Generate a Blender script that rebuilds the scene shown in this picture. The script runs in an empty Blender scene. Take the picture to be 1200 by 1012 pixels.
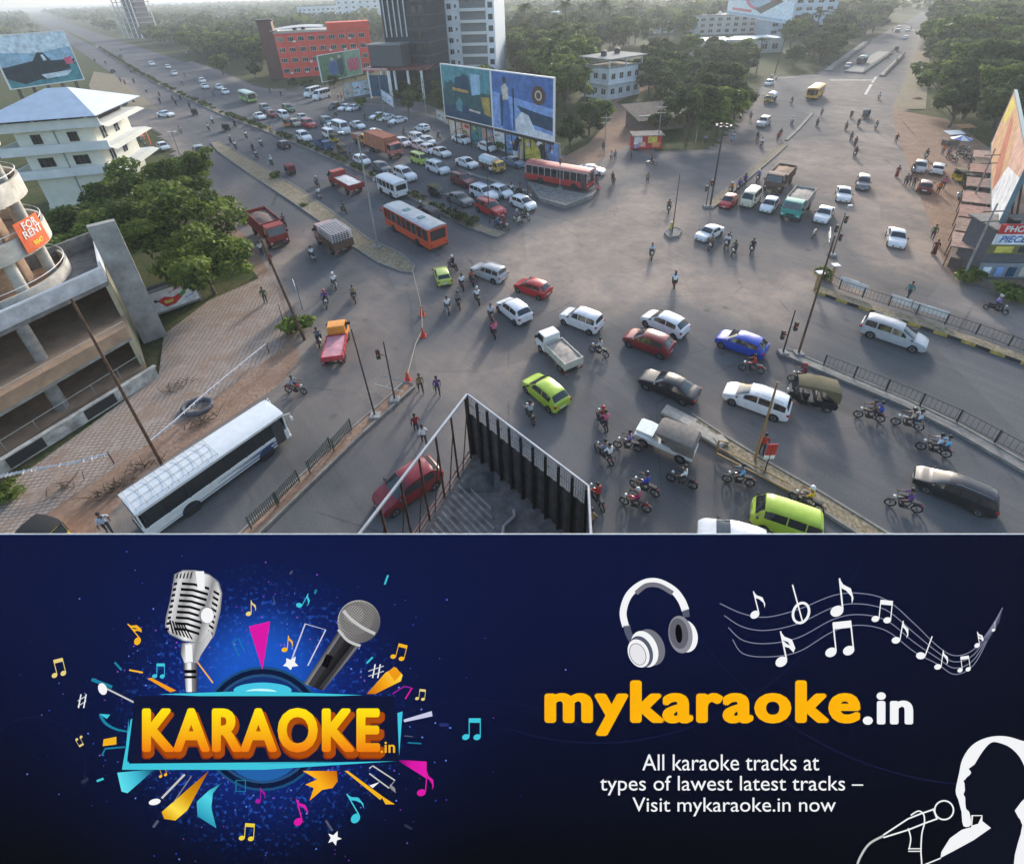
import bpy, math, random
import numpy as np
from mathutils import Vector, Matrix
R = math.radians
rng = random.Random(7)
SC = bpy.context.scene
COL = SC.collection
# ---------------------------------------------------------------- camera, sky, sun, exposure
CAM_H = 26.0
PPX, PPY = 600.0, 312.0
NADX, NADY, HOR = 640.0, 1365.0, 327.0
_b = math.hypot(NADX-PPX, NADY-PPY)
FPX = math.sqrt(HOR*_b)
PITCH = math.atan(HOR/FPX)
dx_, dy_ = (NADX-PPX)/_b, (NADY-PPY)/_b          # image direction of "down"
ex_, ey_ = dy_, -dx_
FWD = Vector((0, math.cos(PITCH), -math.sin(PITCH)))
RT = Vector((1, 0, 0))
DN = Vector((0, -math.sin(PITCH), -math.cos(PITCH)))
IX = RT*ex_ + DN*dx_
IY = RT*ey_ + DN*dy_
CAMP = Vector((0, 0, CAM_H))
cam = bpy.data.objects.new('camera', bpy.data.cameras.new('camera'))
COL.objects.link(cam); SC.camera = cam
Mx = Matrix((( IX.x, -IY.x, -FWD.x), (IX.y, -IY.y, -FWD.y), (IX.z, -IY.z, -FWD.z))).to_4x4()
Mx.translation = CAMP
cam.matrix_world = Mx
cam.data.sensor_width = 36; cam.data.lens = FPX/1200*36
cam.data.shift_y = -(506-PPY)/1200
cam.data.clip_start = 0.2; cam.data.clip_end = 9000
SUN_EL, SUN_AZ = 19.0, 20.0      # azimuth: degrees from +Y towards +X
w = bpy.data.worlds.new('World'); SC.world = w; w.use_nodes = True
wn = w.node_tree; bgn = wn.nodes['Background']
sky = wn.nodes.new('ShaderNodeTexSky'); sky.sky_type = 'NISHITA'; sky.sun_disc = False
sky.sun_elevation = R(SUN_EL); sky.sun_rotation = R(SUN_AZ); sky.dust_density = 1.6; sky.air_density = 1.0; sky.altitude = 20
wn.links.new(sky.outputs[0], bgn.inputs[0]); bgn.inputs[1].default_value = 0.15
sl = bpy.data.lights.new('sun', 'SUN'); sl.energy = 1.8; sl.angle = R(7); sl.color = (1.0, .94, .87)
so = bpy.data.objects.new('sun', sl); COL.objects.link(so)
sdir = Vector((math.sin(R(SUN_AZ))*math.cos(R(SUN_EL)), math.cos(R(SUN_AZ))*math.cos(R(SUN_EL)), math.sin(R(SUN_EL))))
so.rotation_euler = sdir.to_track_quat('Z', 'Y').to_euler(); so.location = (0, 0, 90)
SC.view_settings.view_transform = 'Standard'; SC.view_settings.look = 'None'
SC.view_settings.gamma = 1; SC.view_settings.use_curve_mapping = False
EXPO = 1.22
SC.view_settings.exposure = EXPO

def G(px, py, z=0.0):
    """the point of the horizontal plane at height z seen at photo pixel (px, py)"""
    u, v = px-PPX, py-PPY
    r = FWD*FPX + IX*u + IY*v
    t = (z-CAM_H)/r.z
    return Vector((r.x*t, r.y*t, z))
def proj(p):
    q = Vector(p)-CAMP; k = q.dot(FWD)
    if k < .01: return (-9999, -9999)
    return (PPX+q.dot(IX)/k*FPX, PPY+q.dot(IY)/k*FPX)
MD = Vector((-.646, .763, 0)).normalized()     # along the main road, towards far left
CD = Vector((.647, .762, 0)).normalized()      # along the cross road, towards far right

# ---------------------------------------------------------------- materials
MATS = {}
def mat(name, col, rough=.75, metal=0.0, var=.18, scale=2.0, bump=0.0, objcol=False, coat=0.0, world=True, spec=.5, alpha=None):
    if name in MATS: return MATS[name]
    m = bpy.data.materials.new(name); m.use_nodes = True
    nt = m.node_tree; p = nt.nodes['Principled BSDF']
    p.inputs['Roughness'].default_value = rough; p.inputs['Metallic'].default_value = metal
    p.inputs['Coat Weight'].default_value = coat; p.inputs['Specular IOR Level'].default_value = spec
    tc = nt.nodes.new('ShaderNodeNewGeometry' if world else 'ShaderNodeTexCoord')
    n = nt.nodes.new('ShaderNodeTexNoise'); n.inputs['Scale'].default_value = scale; n.inputs['Detail'].default_value = 6
    n.inputs['Roughness'].default_value = .65
    nt.links.new(tc.outputs['Position' if world else 'Object'], n.inputs['Vector'])
    mr = nt.nodes.new('ShaderNodeMapRange'); mr.inputs['From Min'].default_value = .3; mr.inputs['From Max'].default_value = .7
    mr.inputs['To Min'].default_value = 1-var; mr.inputs['To Max'].default_value = 1+var
    nt.links.new(n.outputs[0], mr.inputs[0])
    mx = nt.nodes.new('ShaderNodeMix'); mx.data_type = 'RGBA'; mx.blend_type = 'MULTIPLY'; mx.inputs[0].default_value = 1
    if objcol:
        oi = nt.nodes.new('ShaderNodeObjectInfo'); nt.links.new(oi.outputs['Color'], mx.inputs[6])
    else:
        mx.inputs[6].default_value = (*col, 1)
    nt.links.new(mr.outputs[0], mx.inputs[7])
    nt.links.new(mx.outputs[2], p.inputs['Base Color'])
    if bump:
        bp = nt.nodes.new('ShaderNodeBump'); bp.inputs['Strength'].default_value = bump; bp.inputs['Distance'].default_value = .05
        n2 = nt.nodes.new('ShaderNodeTexNoise'); n2.inputs['Scale'].default_value = scale*6; n2.inputs['Detail'].default_value = 4
        nt.links.new(tc.outputs['Position' if world else 'Object'], n2.inputs['Vector'])
        nt.links.new(n2.outputs[0], bp.inputs['Height']); nt.links.new(bp.outputs[0], p.inputs['Normal'])
    MATS[name] = m
    return m
def emit(name, col, k=1.0):
    if name in MATS: return MATS[name]
    m = bpy.data.materials.new(name); m.use_nodes = True; nt = m.node_tree
    nt.nodes.remove(nt.nodes['Principled BSDF'])
    e = nt.nodes.new('ShaderNodeEmission'); e.inputs[0].default_value = (*col, 1); e.inputs[1].default_value = k*2**(-EXPO)
    nt.links.new(e.outputs[0], nt.nodes['Material Output'].inputs[0])
    MATS[name] = m
    return m
def srgb(h):
    c = [int(h[i:i+2], 16)/255 for i in (0, 2, 4)]
    return tuple(x/12.92 if x <= .04045 else ((x+.055)/1.055)**2.4 for x in c)

paint = mat('vehicle_paint', (1, 1, 1), .32, objcol=True, coat=.4, var=.12, scale=2.5, world=False)
matte = mat('cloth_any', (1, 1, 1), .9, objcol=True, var=.15, scale=8, world=False)
glass = mat('dark_glass', (.018, .022, .025), .08, var=.1, coat=.3, world=False, spec=.8)
tyre = mat('tyre_rubber', (.02, .02, .02), .9, world=False)
rimm = mat('wheel_metal', (.35, .35, .36), .4, .7, world=False)
blackp = mat('black_plastic', (.025, .025, .027), .6, world=False)
chrome = mat('bare_metal', (.45, .45, .46), .35, .85, world=False)
lampw = mat('lamp_glass', (.75, .75, .72), .15, world=False, coat=.5)
lampr = mat('red_lamp', (.45, .015, .01), .25, world=False, coat=.5)
lampo = mat('amber_lamp', (.7, .22, .02), .3, world=False)
plate = mat('number_plate', (.75, .74, .68), .6, world=False)
platey = mat('yellow_plate', (.75, .5, .03), .6, world=False)
skin = mat('skin', (.19, .095, .055), .6, world=False)
hairm = mat('hair', (.012, .010, .009), .6, world=False)
trous = mat('dark_trousers', (.045, .045, .055), .9, world=False)
shoem = mat('shoe_leather', (.03, .022, .018), .6, world=False)
whitep = mat('white_enamel', (.72, .72, .70), .45, var=.08, world=False)
conc = mat('weathered_concrete', (.27, .26, .24), .9, var=.35, scale=1.3, bump=.3)
concd = mat('stained_concrete', (.16, .155, .145), .9, var=.45, scale=1.6, bump=.3)
steel = mat('galvanised_steel', (.33, .34, .35), .5, .5)
dsteel = mat('dark_steel', (.06, .058, .055), .6, .3)
rust = mat('rusty_steel', (.12, .065, .04), .8, .2, var=.4)
brown_floor = mat('brown_dusty_floor', (.36, .24, .155), .95, var=.3, scale=.7, bump=.2)
cream = mat('cream_wall', (.66, .65, .56), .85, var=.08, scale=.8)
white_wall = mat('white_wall', (.70, .71, .70), .8, var=.12, scale=.5)
rail_green = mat('green_grey_paint', (.10, .12, .11), .6, .2)

# ---------------------------------------------------------------- mesh helpers
class MB:
    def __init__(s): s.v = []; s.f = []; s.m = []
    def face(s, pts, m=0):
        i = len(s.v); s.v += [tuple(p) for p in pts]; s.f.append(tuple(range(i, i+len(pts)))); s.m.append(m)
    def grid(s, rows, m=0, close=False):
        i = len(s.v); n = len(rows[0])
        for r in rows: s.v += [tuple(p) for p in r]
        for a in range(len(rows)-1):
            for b in range(n if close else n-1):
                c = (b+1) % n
                s.f.append((i+a*n+b, i+a*n+c, i+(a+1)*n+c, i+(a+1)*n+b)); s.m.append(m)
    def box(s, x0, x1, y0, y1, z0, z1, m=0, bev=0.0):
        if bev:
            b = bev
            rows = []
            for z, k in ((z0, b), (z0+b, 0), (z1-b, 0), (z1, b)):
                rows.append([(x0+b, y0+k, z), (x1-b, y0+k, z), (x1-k, y0+b, z), (x1-k, y1-b, z), (x1-b, y1-k, z), (x0+b, y1-k, z), (x0+k, y1-b, z), (x0+k, y0+b, z)])
            s.grid(rows, m, True)
            s.face(rows[-1], m); s.face(rows[0][::-1], m)
            return
        i = len(s.v)
        s.v += [(x0, y0, z0), (x1, y0, z0), (x1, y1, z0), (x0, y1, z0), (x0, y0, z1), (x1, y0, z1), (x1, y1, z1), (x0, y1, z1)]
        for q in ((3, 2, 1, 0), (4, 5, 6, 7), (0, 1, 5, 4), (1, 2, 6, 5), (2, 3, 7, 6), (3, 0, 4, 7)):
            s.f.append(tuple(i+k for k in q)); s.m.append(m)
    def prism(s, poly, z0, z1, m=0, mt=None, bottom=False):
        a = sum(poly[i][0]*poly[(i+1) % len(poly)][1]-poly[(i+1) % len(poly)][0]*poly[i][1] for i in range(len(poly)))
        if a < 0: poly = poly[::-1]
        lo = [(p[0], p[1], z0) for p in poly]; hi = [(p[0], p[1], z1) for p in poly]
        s.grid([lo, hi], m, True); s.face(hi, m if mt is None else mt)
        if bottom: s.face(lo[::-1], m)
    def tube(s, pts, r, n=6, m=0, r2=None, caps=True):
        pts = [Vector(p) for p in pts]; rows = []
        up = None
        for k, p in enumerate(pts):
            d = (pts[min(k+1, len(pts)-1)]-pts[max(k-1, 0)])
            if d.length < 1e-9: d = Vector((0, 0, 1))
            d.normalize()
            if up is None: up = Vector((0, 0, 1)) if abs(d.z) < .9 else Vector((1, 0, 0))
            a = d.cross(up).normalized(); b = a.cross(d).normalized(); up = b if abs(d.dot(b)) < .9 else up
            rr = r if r2 is None else r+(r2-r)*k/max(1, len(pts)-1)
            rows.append([p+(a*math.cos(t)+b*math.sin(t))*rr for t in [2*math.pi*j/n for j in range(n)]])
        s.grid(rows, m, True)
        if caps: s.face(rows[-1], m); s.face(rows[0][::-1], m)
    def ball(s, c, r, m=0, n=10, k=6, sc=(1, 1, 1), z0=-90, z1=90):
        rows = []
        for i in range(k+1):
            ph = R(z0+(z1-z0)*i/k)
            rows.append([(c[0]+r*sc[0]*math.cos(ph)*math.cos(t), c[1]+r*sc[1]*math.cos(ph)*math.sin(t), c[2]+r*sc[2]*math.sin(ph)) for t in [2*math.pi*j/n for j in range(n)]])
        s.grid(rows, m, True)
    def wheel(s, c, r, wd, m=0, n=16):
        rows = []
        for y, q in ((-wd/2, .55), (-wd/2, .9), (-wd/2+.02, 1), (wd/2-.02, 1), (wd/2, .9), (wd/2, .55)):
            rows.append([(c[0]+r*q*math.cos(t), c[1]+y, c[2]+r*q*math.sin(t)) for t in [2*math.pi*j/n for j in range(n)]])
        s.grid(rows, m, True)
    def disc(s, c, r, y, m=0, n=14, flip=False):
        pts = [(c[0]+r*math.cos(t), y, c[2]+r*math.sin(t)) for t in [2*math.pi*j/n for j in range(n)]]
        s.face(pts[::-1] if flip else pts, m)
    def build(s, name, mats, parent=None, smooth=35):
        me = bpy.data.meshes.new(name); me.from_pydata(s.v, [], s.f)
        if not isinstance(mats, (list, tuple)): mats = [mats]
        for q in mats: me.materials.append(q)
        if len(mats) > 1: me.polygons.foreach_set('material_index', s.m)
        if smooth:
            import bmesh
            bm = bmesh.new(); bm.from_mesh(me); bmesh.ops.remove_doubles(bm, verts=bm.verts, dist=1e-5); bm.to_mesh(me); bm.free()
            me.polygons.foreach_set('use_smooth', [True]*len(me.polygons)); me.set_sharp_from_angle(angle=R(smooth))
        me.update()
        o = bpy.data.objects.new(name, me); COL.objects.link(o)
        if parent: o.parent = parent
        return o
def tag(o, label=None, cat=None, group=None, kind=None):
    if label: o['label'] = label
    if cat: o['category'] = cat
    if group: o['group'] = group
    if kind: o['kind'] = kind
    return o
def thing(name, label=None, cat=None, loc=(0, 0, 0), rz=0.0, group=None):
    o = bpy.data.objects.new(name, None); COL.objects.link(o); o.location = loc; o.rotation_euler = (0, 0, rz)
    o.empty_display_size = .3
    return tag(o, label, cat, group)
KC = {}
def clone(o, parent=None):
    if o.name not in KC: KC[o.name] = list(o.children)
    c = o.copy(); COL.objects.link(c); c.parent = parent
    for ch in KC[o.name]: clone(ch, c)
    return c
PROTO = {}
def inst(key, maker):
    """first time: the source itself; afterwards copies of it"""
    if key not in PROTO:
        PROTO[key] = maker(); return PROTO[key]
    return clone(PROTO[key])
def recolor(o, col):
    o.color = (*col, 1)
    for c in o.children: recolor(c, col)
def structure(o): o['kind'] = 'structure'; return o
# ---------------------------------------------------------------- vehicles (all face +x, wheels on z = 0)
def interp(tab, x):
    if x <= tab[0][0]: return tab[0][1]
    for (a, p), (b, q) in zip(tab, tab[1:]):
        if x <= b: return p+(q-p)*(x-a)/(b-a) if b > a else q
    return tab[-1][1]
# top profile in fractions of the length from the rear (-.5) to the front (.5); windows given as ranges
CARS = {
 'hatchback': dict(L=3.7, W=1.62, H=1.50, top=[(-.5, .80), (-.488, 1.0), (-.46, 1.06), (-.36, 1.42), (-.25, 1.49), (-.02, 1.50), (.08, 1.45), (.27, .98), (.44, .80), (.49, .66), (.5, .55)],
    belt=.92, rear=(-.455, -.365), wind=(.095, .262), sides=[(-.345, -.13), (-.11, .15)], wh=(-.33, .33), wr=.29),
 'sedan': dict(L=4.4, W=1.70, H=1.46, top=[(-.5, .72), (-.492, .93), (-.46, 1.0), (-.35, 1.02), (-.22, 1.38), (-.12, 1.45), (.0, 1.46), (.07, 1.41), (.22, .98), (.42, .84), (.485, .70), (.5, .55)],
    belt=.90, rear=(-.345, -.225), wind=(.08, .213), sides=[(-.26, -.085), (-.065, .13)], wh=(-.31, .33), wr=.31),
 'suv': dict(L=4.45, W=1.78, H=1.75, top=[(-.5, .9), (-.492, 1.1), (-.475, 1.18), (-.43, 1.66), (-.36, 1.74), (-.05, 1.75), (.06, 1.68), (.21, 1.16), (.43, .98), (.485, .82), (.5, .6)],
    belt=1.08, rear=(-.47, -.435), wind=(.073, .203), sides=[(-.43, -.27), (-.25, -.06), (-.04, .12)], wh=(-.31, .32), wr=.35),
 'mpv': dict(L=4.6, W=1.76, H=1.74, top=[(-.5, .85), (-.492, 1.08), (-.475, 1.14), (-.43, 1.63), (-.36, 1.72), (-.05, 1.74), (.1, 1.65), (.31, 1.08), (.44, .90), (.49, .76), (.5, .55)],
    belt=1.02, rear=(-.47, -.435), wind=(.115, .302), sides=[(-.43, -.26), (-.24, -.04), (-.02, .18)], wh=(-.30, .32), wr=.32),
 'wagon': dict(L=3.55, W=1.52, H=1.68, top=[(-.5, .85), (-.492, 1.06), (-.482, 1.12), (-.455, 1.55), (-.40, 1.66), (0, 1.68), (.10, 1.60), (.26, 1.08), (.44, .93), (.49, .78), (.5, .55)],
    belt=1.0, rear=(-.48, -.458), wind=(.115, .253), sides=[(-.43, -.24), (-.22, -.03), (-.01, .15)], wh=(-.33, .34), wr=.28),
 'van': dict(L=3.5, W=1.5, H=1.82, top=[(-.5, .85), (-.495, 1.05), (-.488, 1.12), (-.465, 1.66), (-.42, 1.79), (0, 1.82), (.26, 1.80), (.33, 1.70), (.455, 1.08), (.49, .92), (.5, .6)],
    belt=1.05, rear=(-.486, -.467), wind=(.34, .452), sides=[(-.45, -.26), (-.24, .0), (.02, .33)], wh=(-.32, .28), wr=.28),
 'minibus': dict(L=5.2, W=1.95, H=2.45, top=[(-.5, 1.0), (-.496, 1.3), (-.49, 1.38), (-.475, 2.25), (-.44, 2.42), (0, 2.45), (.24, 2.42), (.30, 2.3), (.40, 1.45), (.475, 1.15), (.495, .95), (.5, .6)],
    belt=1.32, rear=(-.488, -.477), wind=(.31, .395), sides=[(-.46, -.32), (-.30, -.13), (-.11, .06), (.08, .27)], wh=(-.31, .34), wr=.34),
}
def make_car(kind, glassm=None, two=None):
    S = CARS[kind]; L, W, H = S['L'], S['W'], S['H']; B = S['belt']; top = S['top']; hw = W/2
    glassm = glassm or glass
    def wid(t):
        return hw*interp([(-.5, .86), (-.46, .96), (-.3, 1), (.25, 1), (.42, .95), (.49, .82), (.5, .78)], t)
    def sec(t):
        T = interp(top, t); b = min(B, T-.03); k = max(0, min(1, (T-b)/.42)); h = wid(t)
        wr = h*(.93-.15*k); zb = interp([(-.5, .34), (-.44, .2), (.44, .2), (.5, .3)], t)
        return [(h*.9, zb), (h, zb+.12), (h*1.0, .58 if T > .7 else T-.14), (h*.965, b), (wr, T-.06*k-.015), (wr-.14, T-.008), (0, T+.02*k)]
    def P(t, j, s, off=0):
        q = sec(t)
        a = int(math.floor(j)); f = j-a
        a2 = min(a+1, 6)
        y = q[a][0]*(1-f)+q[a2][0]*f; z = q[a][1]*(1-f)+q[a2][1]*f
        return Vector((t*L, s*y, z))
    root = thing(kind)
    ts = sorted(set([x for x, _ in top]+[-.48, -.4, -.3, -.2, -.1, .15, .2, .35, .4, .46, .495]))
    b = MB(); rows = []
    for t in ts:
        q = sec(t); rows.append([(t*L, -y, z) for y, z in q[:-1]]+[(t*L, 0, q[-1][1])]+[(t*L, y, z) for y, z in q[-2::-1]])
    b.grid(rows); b.face(rows[0]); b.face(rows[-1][::-1])
    b.build('body', paint, root, 30)
    # glass
    def patch(t0, t1, j0, j1, s, name, both=False, n=5):
        g = MB(); rr = []
        for i in range(n):
            t = t0+(t1-t0)*i/(n-1)
            if both: js = [(j0+(6-j0)*u/3, -1) for u in range(4)]+[(6-(6-j0)*u/3, 1) for u in range(1, 4)]
            else: js = [(j0+(j1-j0)*u/3, s) for u in range(4)]
            rr.append([P(t, j, sd) for j, sd in js])
        # push outwards
        out = []
        for a in range(len(rr)):
            ro = []
            for c in range(len(rr[0])):
                du = rr[min(a+1, len(rr)-1)][c]-rr[max(a-1, 0)][c]; dv = rr[a][min(c+1, len(rr[0])-1)]-rr[a][max(c-1, 0)]
                nn = du.cross(dv)
                if nn.length > 1e-9: nn.normalize()
                cen = Vector((rr[a][c].x, 0, H*.45))
                if nn.dot(rr[a][c]-cen) < 0: nn = -nn
                ro.append(rr[a][c]+nn*.012)
            out.append(ro)
        g.grid(out); g.build(name, glassm, root, 40)
    patch(S['wind'][0], S['wind'][1], 4.25, 6, 0, 'windscreen', True)
    patch(S['rear'][0], S['rear'][1], 4.25, 6, 0, 'rear_window', True)
    for a, c in S['sides']:
        for s in (-1, 1): patch(a, c, 3.1, 3.86, s, 'side_window')
    # trim
    tr = MB()
    for s in (-1, 1):
        for t in S['wh']:
            c = (t*L, 0, S['wr']+.01); ar = MB(); ar.disc(c, S['wr']*1.2, s*(wid(t)+.004), flip=s > 0); ar.build('wheel_arch', blackp, root, 0)
    xf = L/2
    tr.box(xf-.06, xf+.012, -hw*.5, hw*.5, .36, .50); tr.build('grille', blackp, root, 0)
    tr = MB(); tr.box(-xf-.012, -xf+.06, -hw*.6, hw*.6, .32, .42); tr.build('rear_bumper', blackp, root, 0)
    for t in S['wh']:
        for s in (-1, 1):
            wbl = MB(); wbl.wheel((0, 0, 0), S['wr'], .2); wo = wbl.build('wheel', tyre, root); wo.location = (t*L, s*(wid(t)-.075), S['wr'])
            rm = MB(); rm.wheel((0, 0, 0), S['wr']*.6, .17); rm.disc((0, 0, 0), S['wr']*.5, .07); rm.disc((0, 0, 0), S['wr']*.5, -.07, flip=True); rm.build('rim', rimm, wo)
    for s in (-1, 1):
        t = .478; q = sec(t); z = interp(top, .465)-.14
        g = MB(); y1 = q[3][0]+.008; y0 = y1-.34
        xA = L*.497
        g.grid([[(xA+.01, s*y0, z-.06), (xA-.02, s*(y1-.03), z-.05), (xA-.22, s*(y1+.015), z)], [(xA-.075, s*y0, z+.07), (xA-.10, s*(y1-.03), z+.08), (xA-.27, s*(y1+.005), z+.12)]])
        g.build('headlight', lampw, root)
        g = MB(); zt = min(B, 1.0); g.box(-L*.5-.006, -L*.46, s*(hw*.86)-.13, s*(hw*.86)+.06, zt-.22, zt-.02, bev=.02); g.build('tail_light', lampr, root)
        g = MB(); tm = S['wind'][1]-.03; g.box(tm*L-.06, tm*L+.08, min(s*(hw-.02), s*(hw+.17)), max(s*(hw-.02), s*(hw+.17)), B+.02, B+.16, bev=.03); g.build('wing_mirror', blackp, root)
    g = MB(); g.face([(xf+.016, -.25, .38), (xf+.016, .25, .38), (xf+.016, .25, .49), (xf+.016, -.25, .49)]); g.build('number_plate', plate, root, 0)
    g = MB(); g.face([(-xf-.016, .25, .52), (-xf-.016, -.25, .52), (-xf-.01, -.25, .64), (-xf-.01, .25, .64)]); g.build('number_plate', plate, root, 0)
    if kind in ('suv', 'mpv'):
        for s in (-1, 1):
            g = MB(); g.tube([(-.38*L, s*hw*.68, H-.02), (-.34*L, s*hw*.68, H+.05), (.0, s*hw*.68, H+.05), (.04*L, s*hw*.68, H-.03)], .02, 5); g.build('roof_rail', chrome, root)
    return root

def add_wheels(root, L, W, r, xs, wd=.24, dual=False):
    for x in xs:
        for s in (-1, 1):
            b = MB(); b.wheel((0, 0, 0), r, wd); o = b.build('wheel', tyre, root); o.location = (x, s*(W/2-wd/2-.02), r)
            q = MB(); q.wheel((0, 0, 0), r*.58, wd*.8); q.disc((0, 0, 0), r*.5, wd*.3); q.disc((0, 0, 0), r*.5, -wd*.3, flip=True); q.build('rim', rimm, o)
def lamps(root, x, W, z, front=True, r=.1, m=None):
    for s in (-1, 1):
        g = MB(); sx = 1 if front else -1
        g.box(min(x, x+sx*.03), max(x, x+sx*.03), s*(W/2-.22)-r, s*(W/2-.22)+r, z-r, z+r, bev=.02)
        g.build('headlight' if front else 'tail_light', m or (lampw if front else lampr), root)
def make_bus(L, W, H, body, roofm, lower=None, nwin=7, rack=False, nose=0.0, glazed=False, stripes=None, ac=False):
    root = thing('bus'); x0, x1 = -L/2, L/2; zf = .45; zb = 1.35; zt = H-.42; lower = lower or body
    b = MB()
    b.box(x0, x1, -W/2, W/2, zf, zb, 0, bev=.05)
    # pillars between window bays
    n = nwin; bay = (L-.9)/n; xs = x0+.25
    for s in (-1, 1):
        y = s*(W/2-.04)
        for k in range(n+1):
            px = xs+k*bay; b.box(px-.05, px+.05, y-.035, y+.035, zb, zt, 2 if rack else 1)
        b.box(x1-.14, x1-.03, y-.035, y+.035, zb, zt, 1)
    b.box(x0+.02, x0+.1, -W/2+.03, W/2-.03, zb, zt, 1)
    b.box(x0+.01, x1-.02, -W/2+.005, W/2-.005, zt, zt+.22, 1, bev=.02)
    b.build('body', [lower, body, blackp], root, 25)
    rf = MB(); rows = []
    for t in range(9):
        a = -1+2*t/8; rows.append([(x0+.0, a*(W/2+.02), zt+.22+.2*(1-a*a)**.5), (x0+.3, a*(W/2+.03), zt+.23+.2*(1-a*a)**.5), (x1-.3, a*(W/2+.03), zt+.23+.2*(1-a*a)**.5), (x1+.0, a*(W/2), zt+.2+.17*(1-a*a)**.5)])
    rf.grid(rows); rf.face([r[0] for r in rows]); rf.face([r[-1] for r in rows][::-1])
    ro = rf.build('roof', roofm, root, 40)
    if ac:
        for xx in (-L*.18, L*.14):
            g = MB(); g.box(xx-.35, xx+.35, -.4, .4, zt+.41, zt+.5, bev=.03); g.build('roof_hatch', mat('hatch_teal', (.08, .2, .22), .6), ro)
    if rack:
        g = MB(); ry = W/2-.15; zz = zt+.47
        for yy in (-ry, -ry*.33, ry*.33, ry): g.tube([(x0+.2, yy, zz), (x0+L*.52, yy, zz)], .014, 5)
        for k in range(9):
            xx = x0+.2+(L*.52-.2)*k/8; g.tube([(xx, -ry, zz), (xx, ry, zz)], .012, 5); g.tube([(xx, -ry, zt+.25), (xx, -ry, zz)], .018, 4); g.tube([(xx, ry, zt+.25), (xx, ry, zz)], .018, 4)
        g.build('roof_rack', steel, root)
    for s in (-1, 1):
        for k in range(n):
            g = MB(); a, c = xs+k*bay+.05, xs+(k+1)*bay-.05; y = s*(W/2-.05)
            g.box(a, c, y-.012, y+.012, zb, zt); g.build('side_window', glass, root, 0)
    g = MB(); g.grid([[(x1-.03, -W/2+.06, zb-.15), (x1+.04, 0, zb-.15), (x1-.03, W/2-.06, zb-.15)], [(x1-.12, -W/2+.1, zt+.02), (x1-.04, 0, zt+.02), (x1-.12, W/2-.1, zt+.02)]]); g.build('windscreen', glass, root)
    g = MB(); g.box(x0-.012, x0+.02, -W/2+.25, W/2-.25, zb+.1, zt-.05); g.build('rear_window', glass, root, 0)
    g = MB(); g.box(x1-.02, x1+.08, -W/2+.05, W/2-.05, .38, .62, bev=.03); g.build('bumper', blackp if not rack else body, root)
    g = MB(); g.box(x0-.07, x0+.02, -W/2+.05, W/2-.05, .40, .58, bev=.03); g.build('bumper', dsteel, root)
    g = MB(); g.box(x1-1.05, x1-.35, -W/2-.012, -W/2+.02, .5, zt-.05); g.build('door', mat('door_dark', (.06, .06, .065), .4), root, 0)
    if stripes:
        g = MB()
        for s in (-1, 1):
            y = s*(W/2+.006)
            for zz, hh, xa, xb in ((.98, .03, x0+L*.45, x1-1.4), (.86, .04, x0+L*.6, x1-.8), (.62, .02, x0+.4, x1-1.0)):
                q = [(xa, y, zz), (xb, y, zz), (xb+.3, y, zz+hh+.12), (xa, y, zz+hh)]
                g.face(q if s < 0 else q[::-1])
        g.build('side_stripe', stripes, root, 0)
    add_wheels(root, L, W, .48, (x0+L*.26, x1-L*.2), .28)
    for s in (-1, 1):
        for x in (x0+L*.26, x1-L*.2): ar = MB(); ar.disc((x, 0, .48), .56, s*(W/2+.004), flip=s > 0); ar.build('wheel_arch', blackp, root, 0)
    lamps(root, x1+.04, W, .82, True, .12); lamps(root, x0, W, .85, False, .1)
    for s in (-1, 1):
        g = MB(); g.tube([(x1-.1, s*(W/2-.1), zt), (x1+.32, s*(W/2+.18), zt+.02), (x1+.36, s*(W/2+.2), zt-.32)], .035, 5); g.box(x1+.28, x1+.4, s*(W/2+.2)-.12, s*(W/2+.2)+.12, zt-.6, zt-.25, bev=.03); g.build('wing_mirror', body, root)
    return root
def cab(root, x0, x1, W, z0, z1, m, slope=.35):
    g = MB(); zm = z0+(z1-z0)*.5
    sec = [(x0, z0), (x1, z0), (x1+.02, zm), (x1-slope, z1-.06), (x1-slope-.15, z1), (x0+.05, z1), (x0, z1-.06)]
    L_ = [(x, -W/2, z) for x, z in sec]; R_ = [(x, W/2, z) for x, z in sec]
    Ln = [(x, -W/2+.09 if z > zm else -W/2, z) for x, z in sec]; Rn = [(x, W/2-.09 if z > zm else W/2, z) for x, z in sec]
    g.grid([Ln, Rn], 0, True); g.face(Ln); g.face(Rn[::-1]); c = g.build('cab', m, root, 25)
    g = MB(); a = zm+.06; b_ = z1-.12
    def xx(z): return x1+.02-(slope+.02)*(z-zm)/(z1-.06-zm)+.014
    g.face([(xx(a), -W/2+.14, a), (xx(a), W/2-.14, a), (xx(b_), W/2-.2, b_), (xx(b_), -W/2+.2, b_)]); g.build('windscreen', glass, root, 0)
    for s in (-1, 1):
        g = MB(); y = s*(W/2-.02)
        q = [(x0+.25, s*(W/2-.01), a), (x1-.15, s*(W/2-.01), a), (x1-slope-.08, s*(W/2-.078), b_), (x0+.25, s*(W/2-.078), b_)]
        g.face([(p[0], p[1]+s*.012, p[2]) for p in (q if s < 0 else q[::-1])]); g.build('side_window', glass, root, 0)
        g = MB(); g.box(x1-.3, x1-.2, min(s*W/2, s*(W/2+.22)), max(s*W/2, s*(W/2+.22)), a, a+.3, bev=.03); g.build('wing_mirror', blackp, root)
    g = MB(); g.box(x1-.05, x1+.1, -W/2, W/2, z0-.12, z0+.12, bev=.03); g.build('bumper', dsteel, root)
    lamps(root, x1+.02, W, z0+.3, True, .09)
    g = MB(); g.box(x1-.02, x1+.035, -W*.22, W*.22, z0+.18, z0+.42); g.build('grille', blackp, root, 0)
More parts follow.
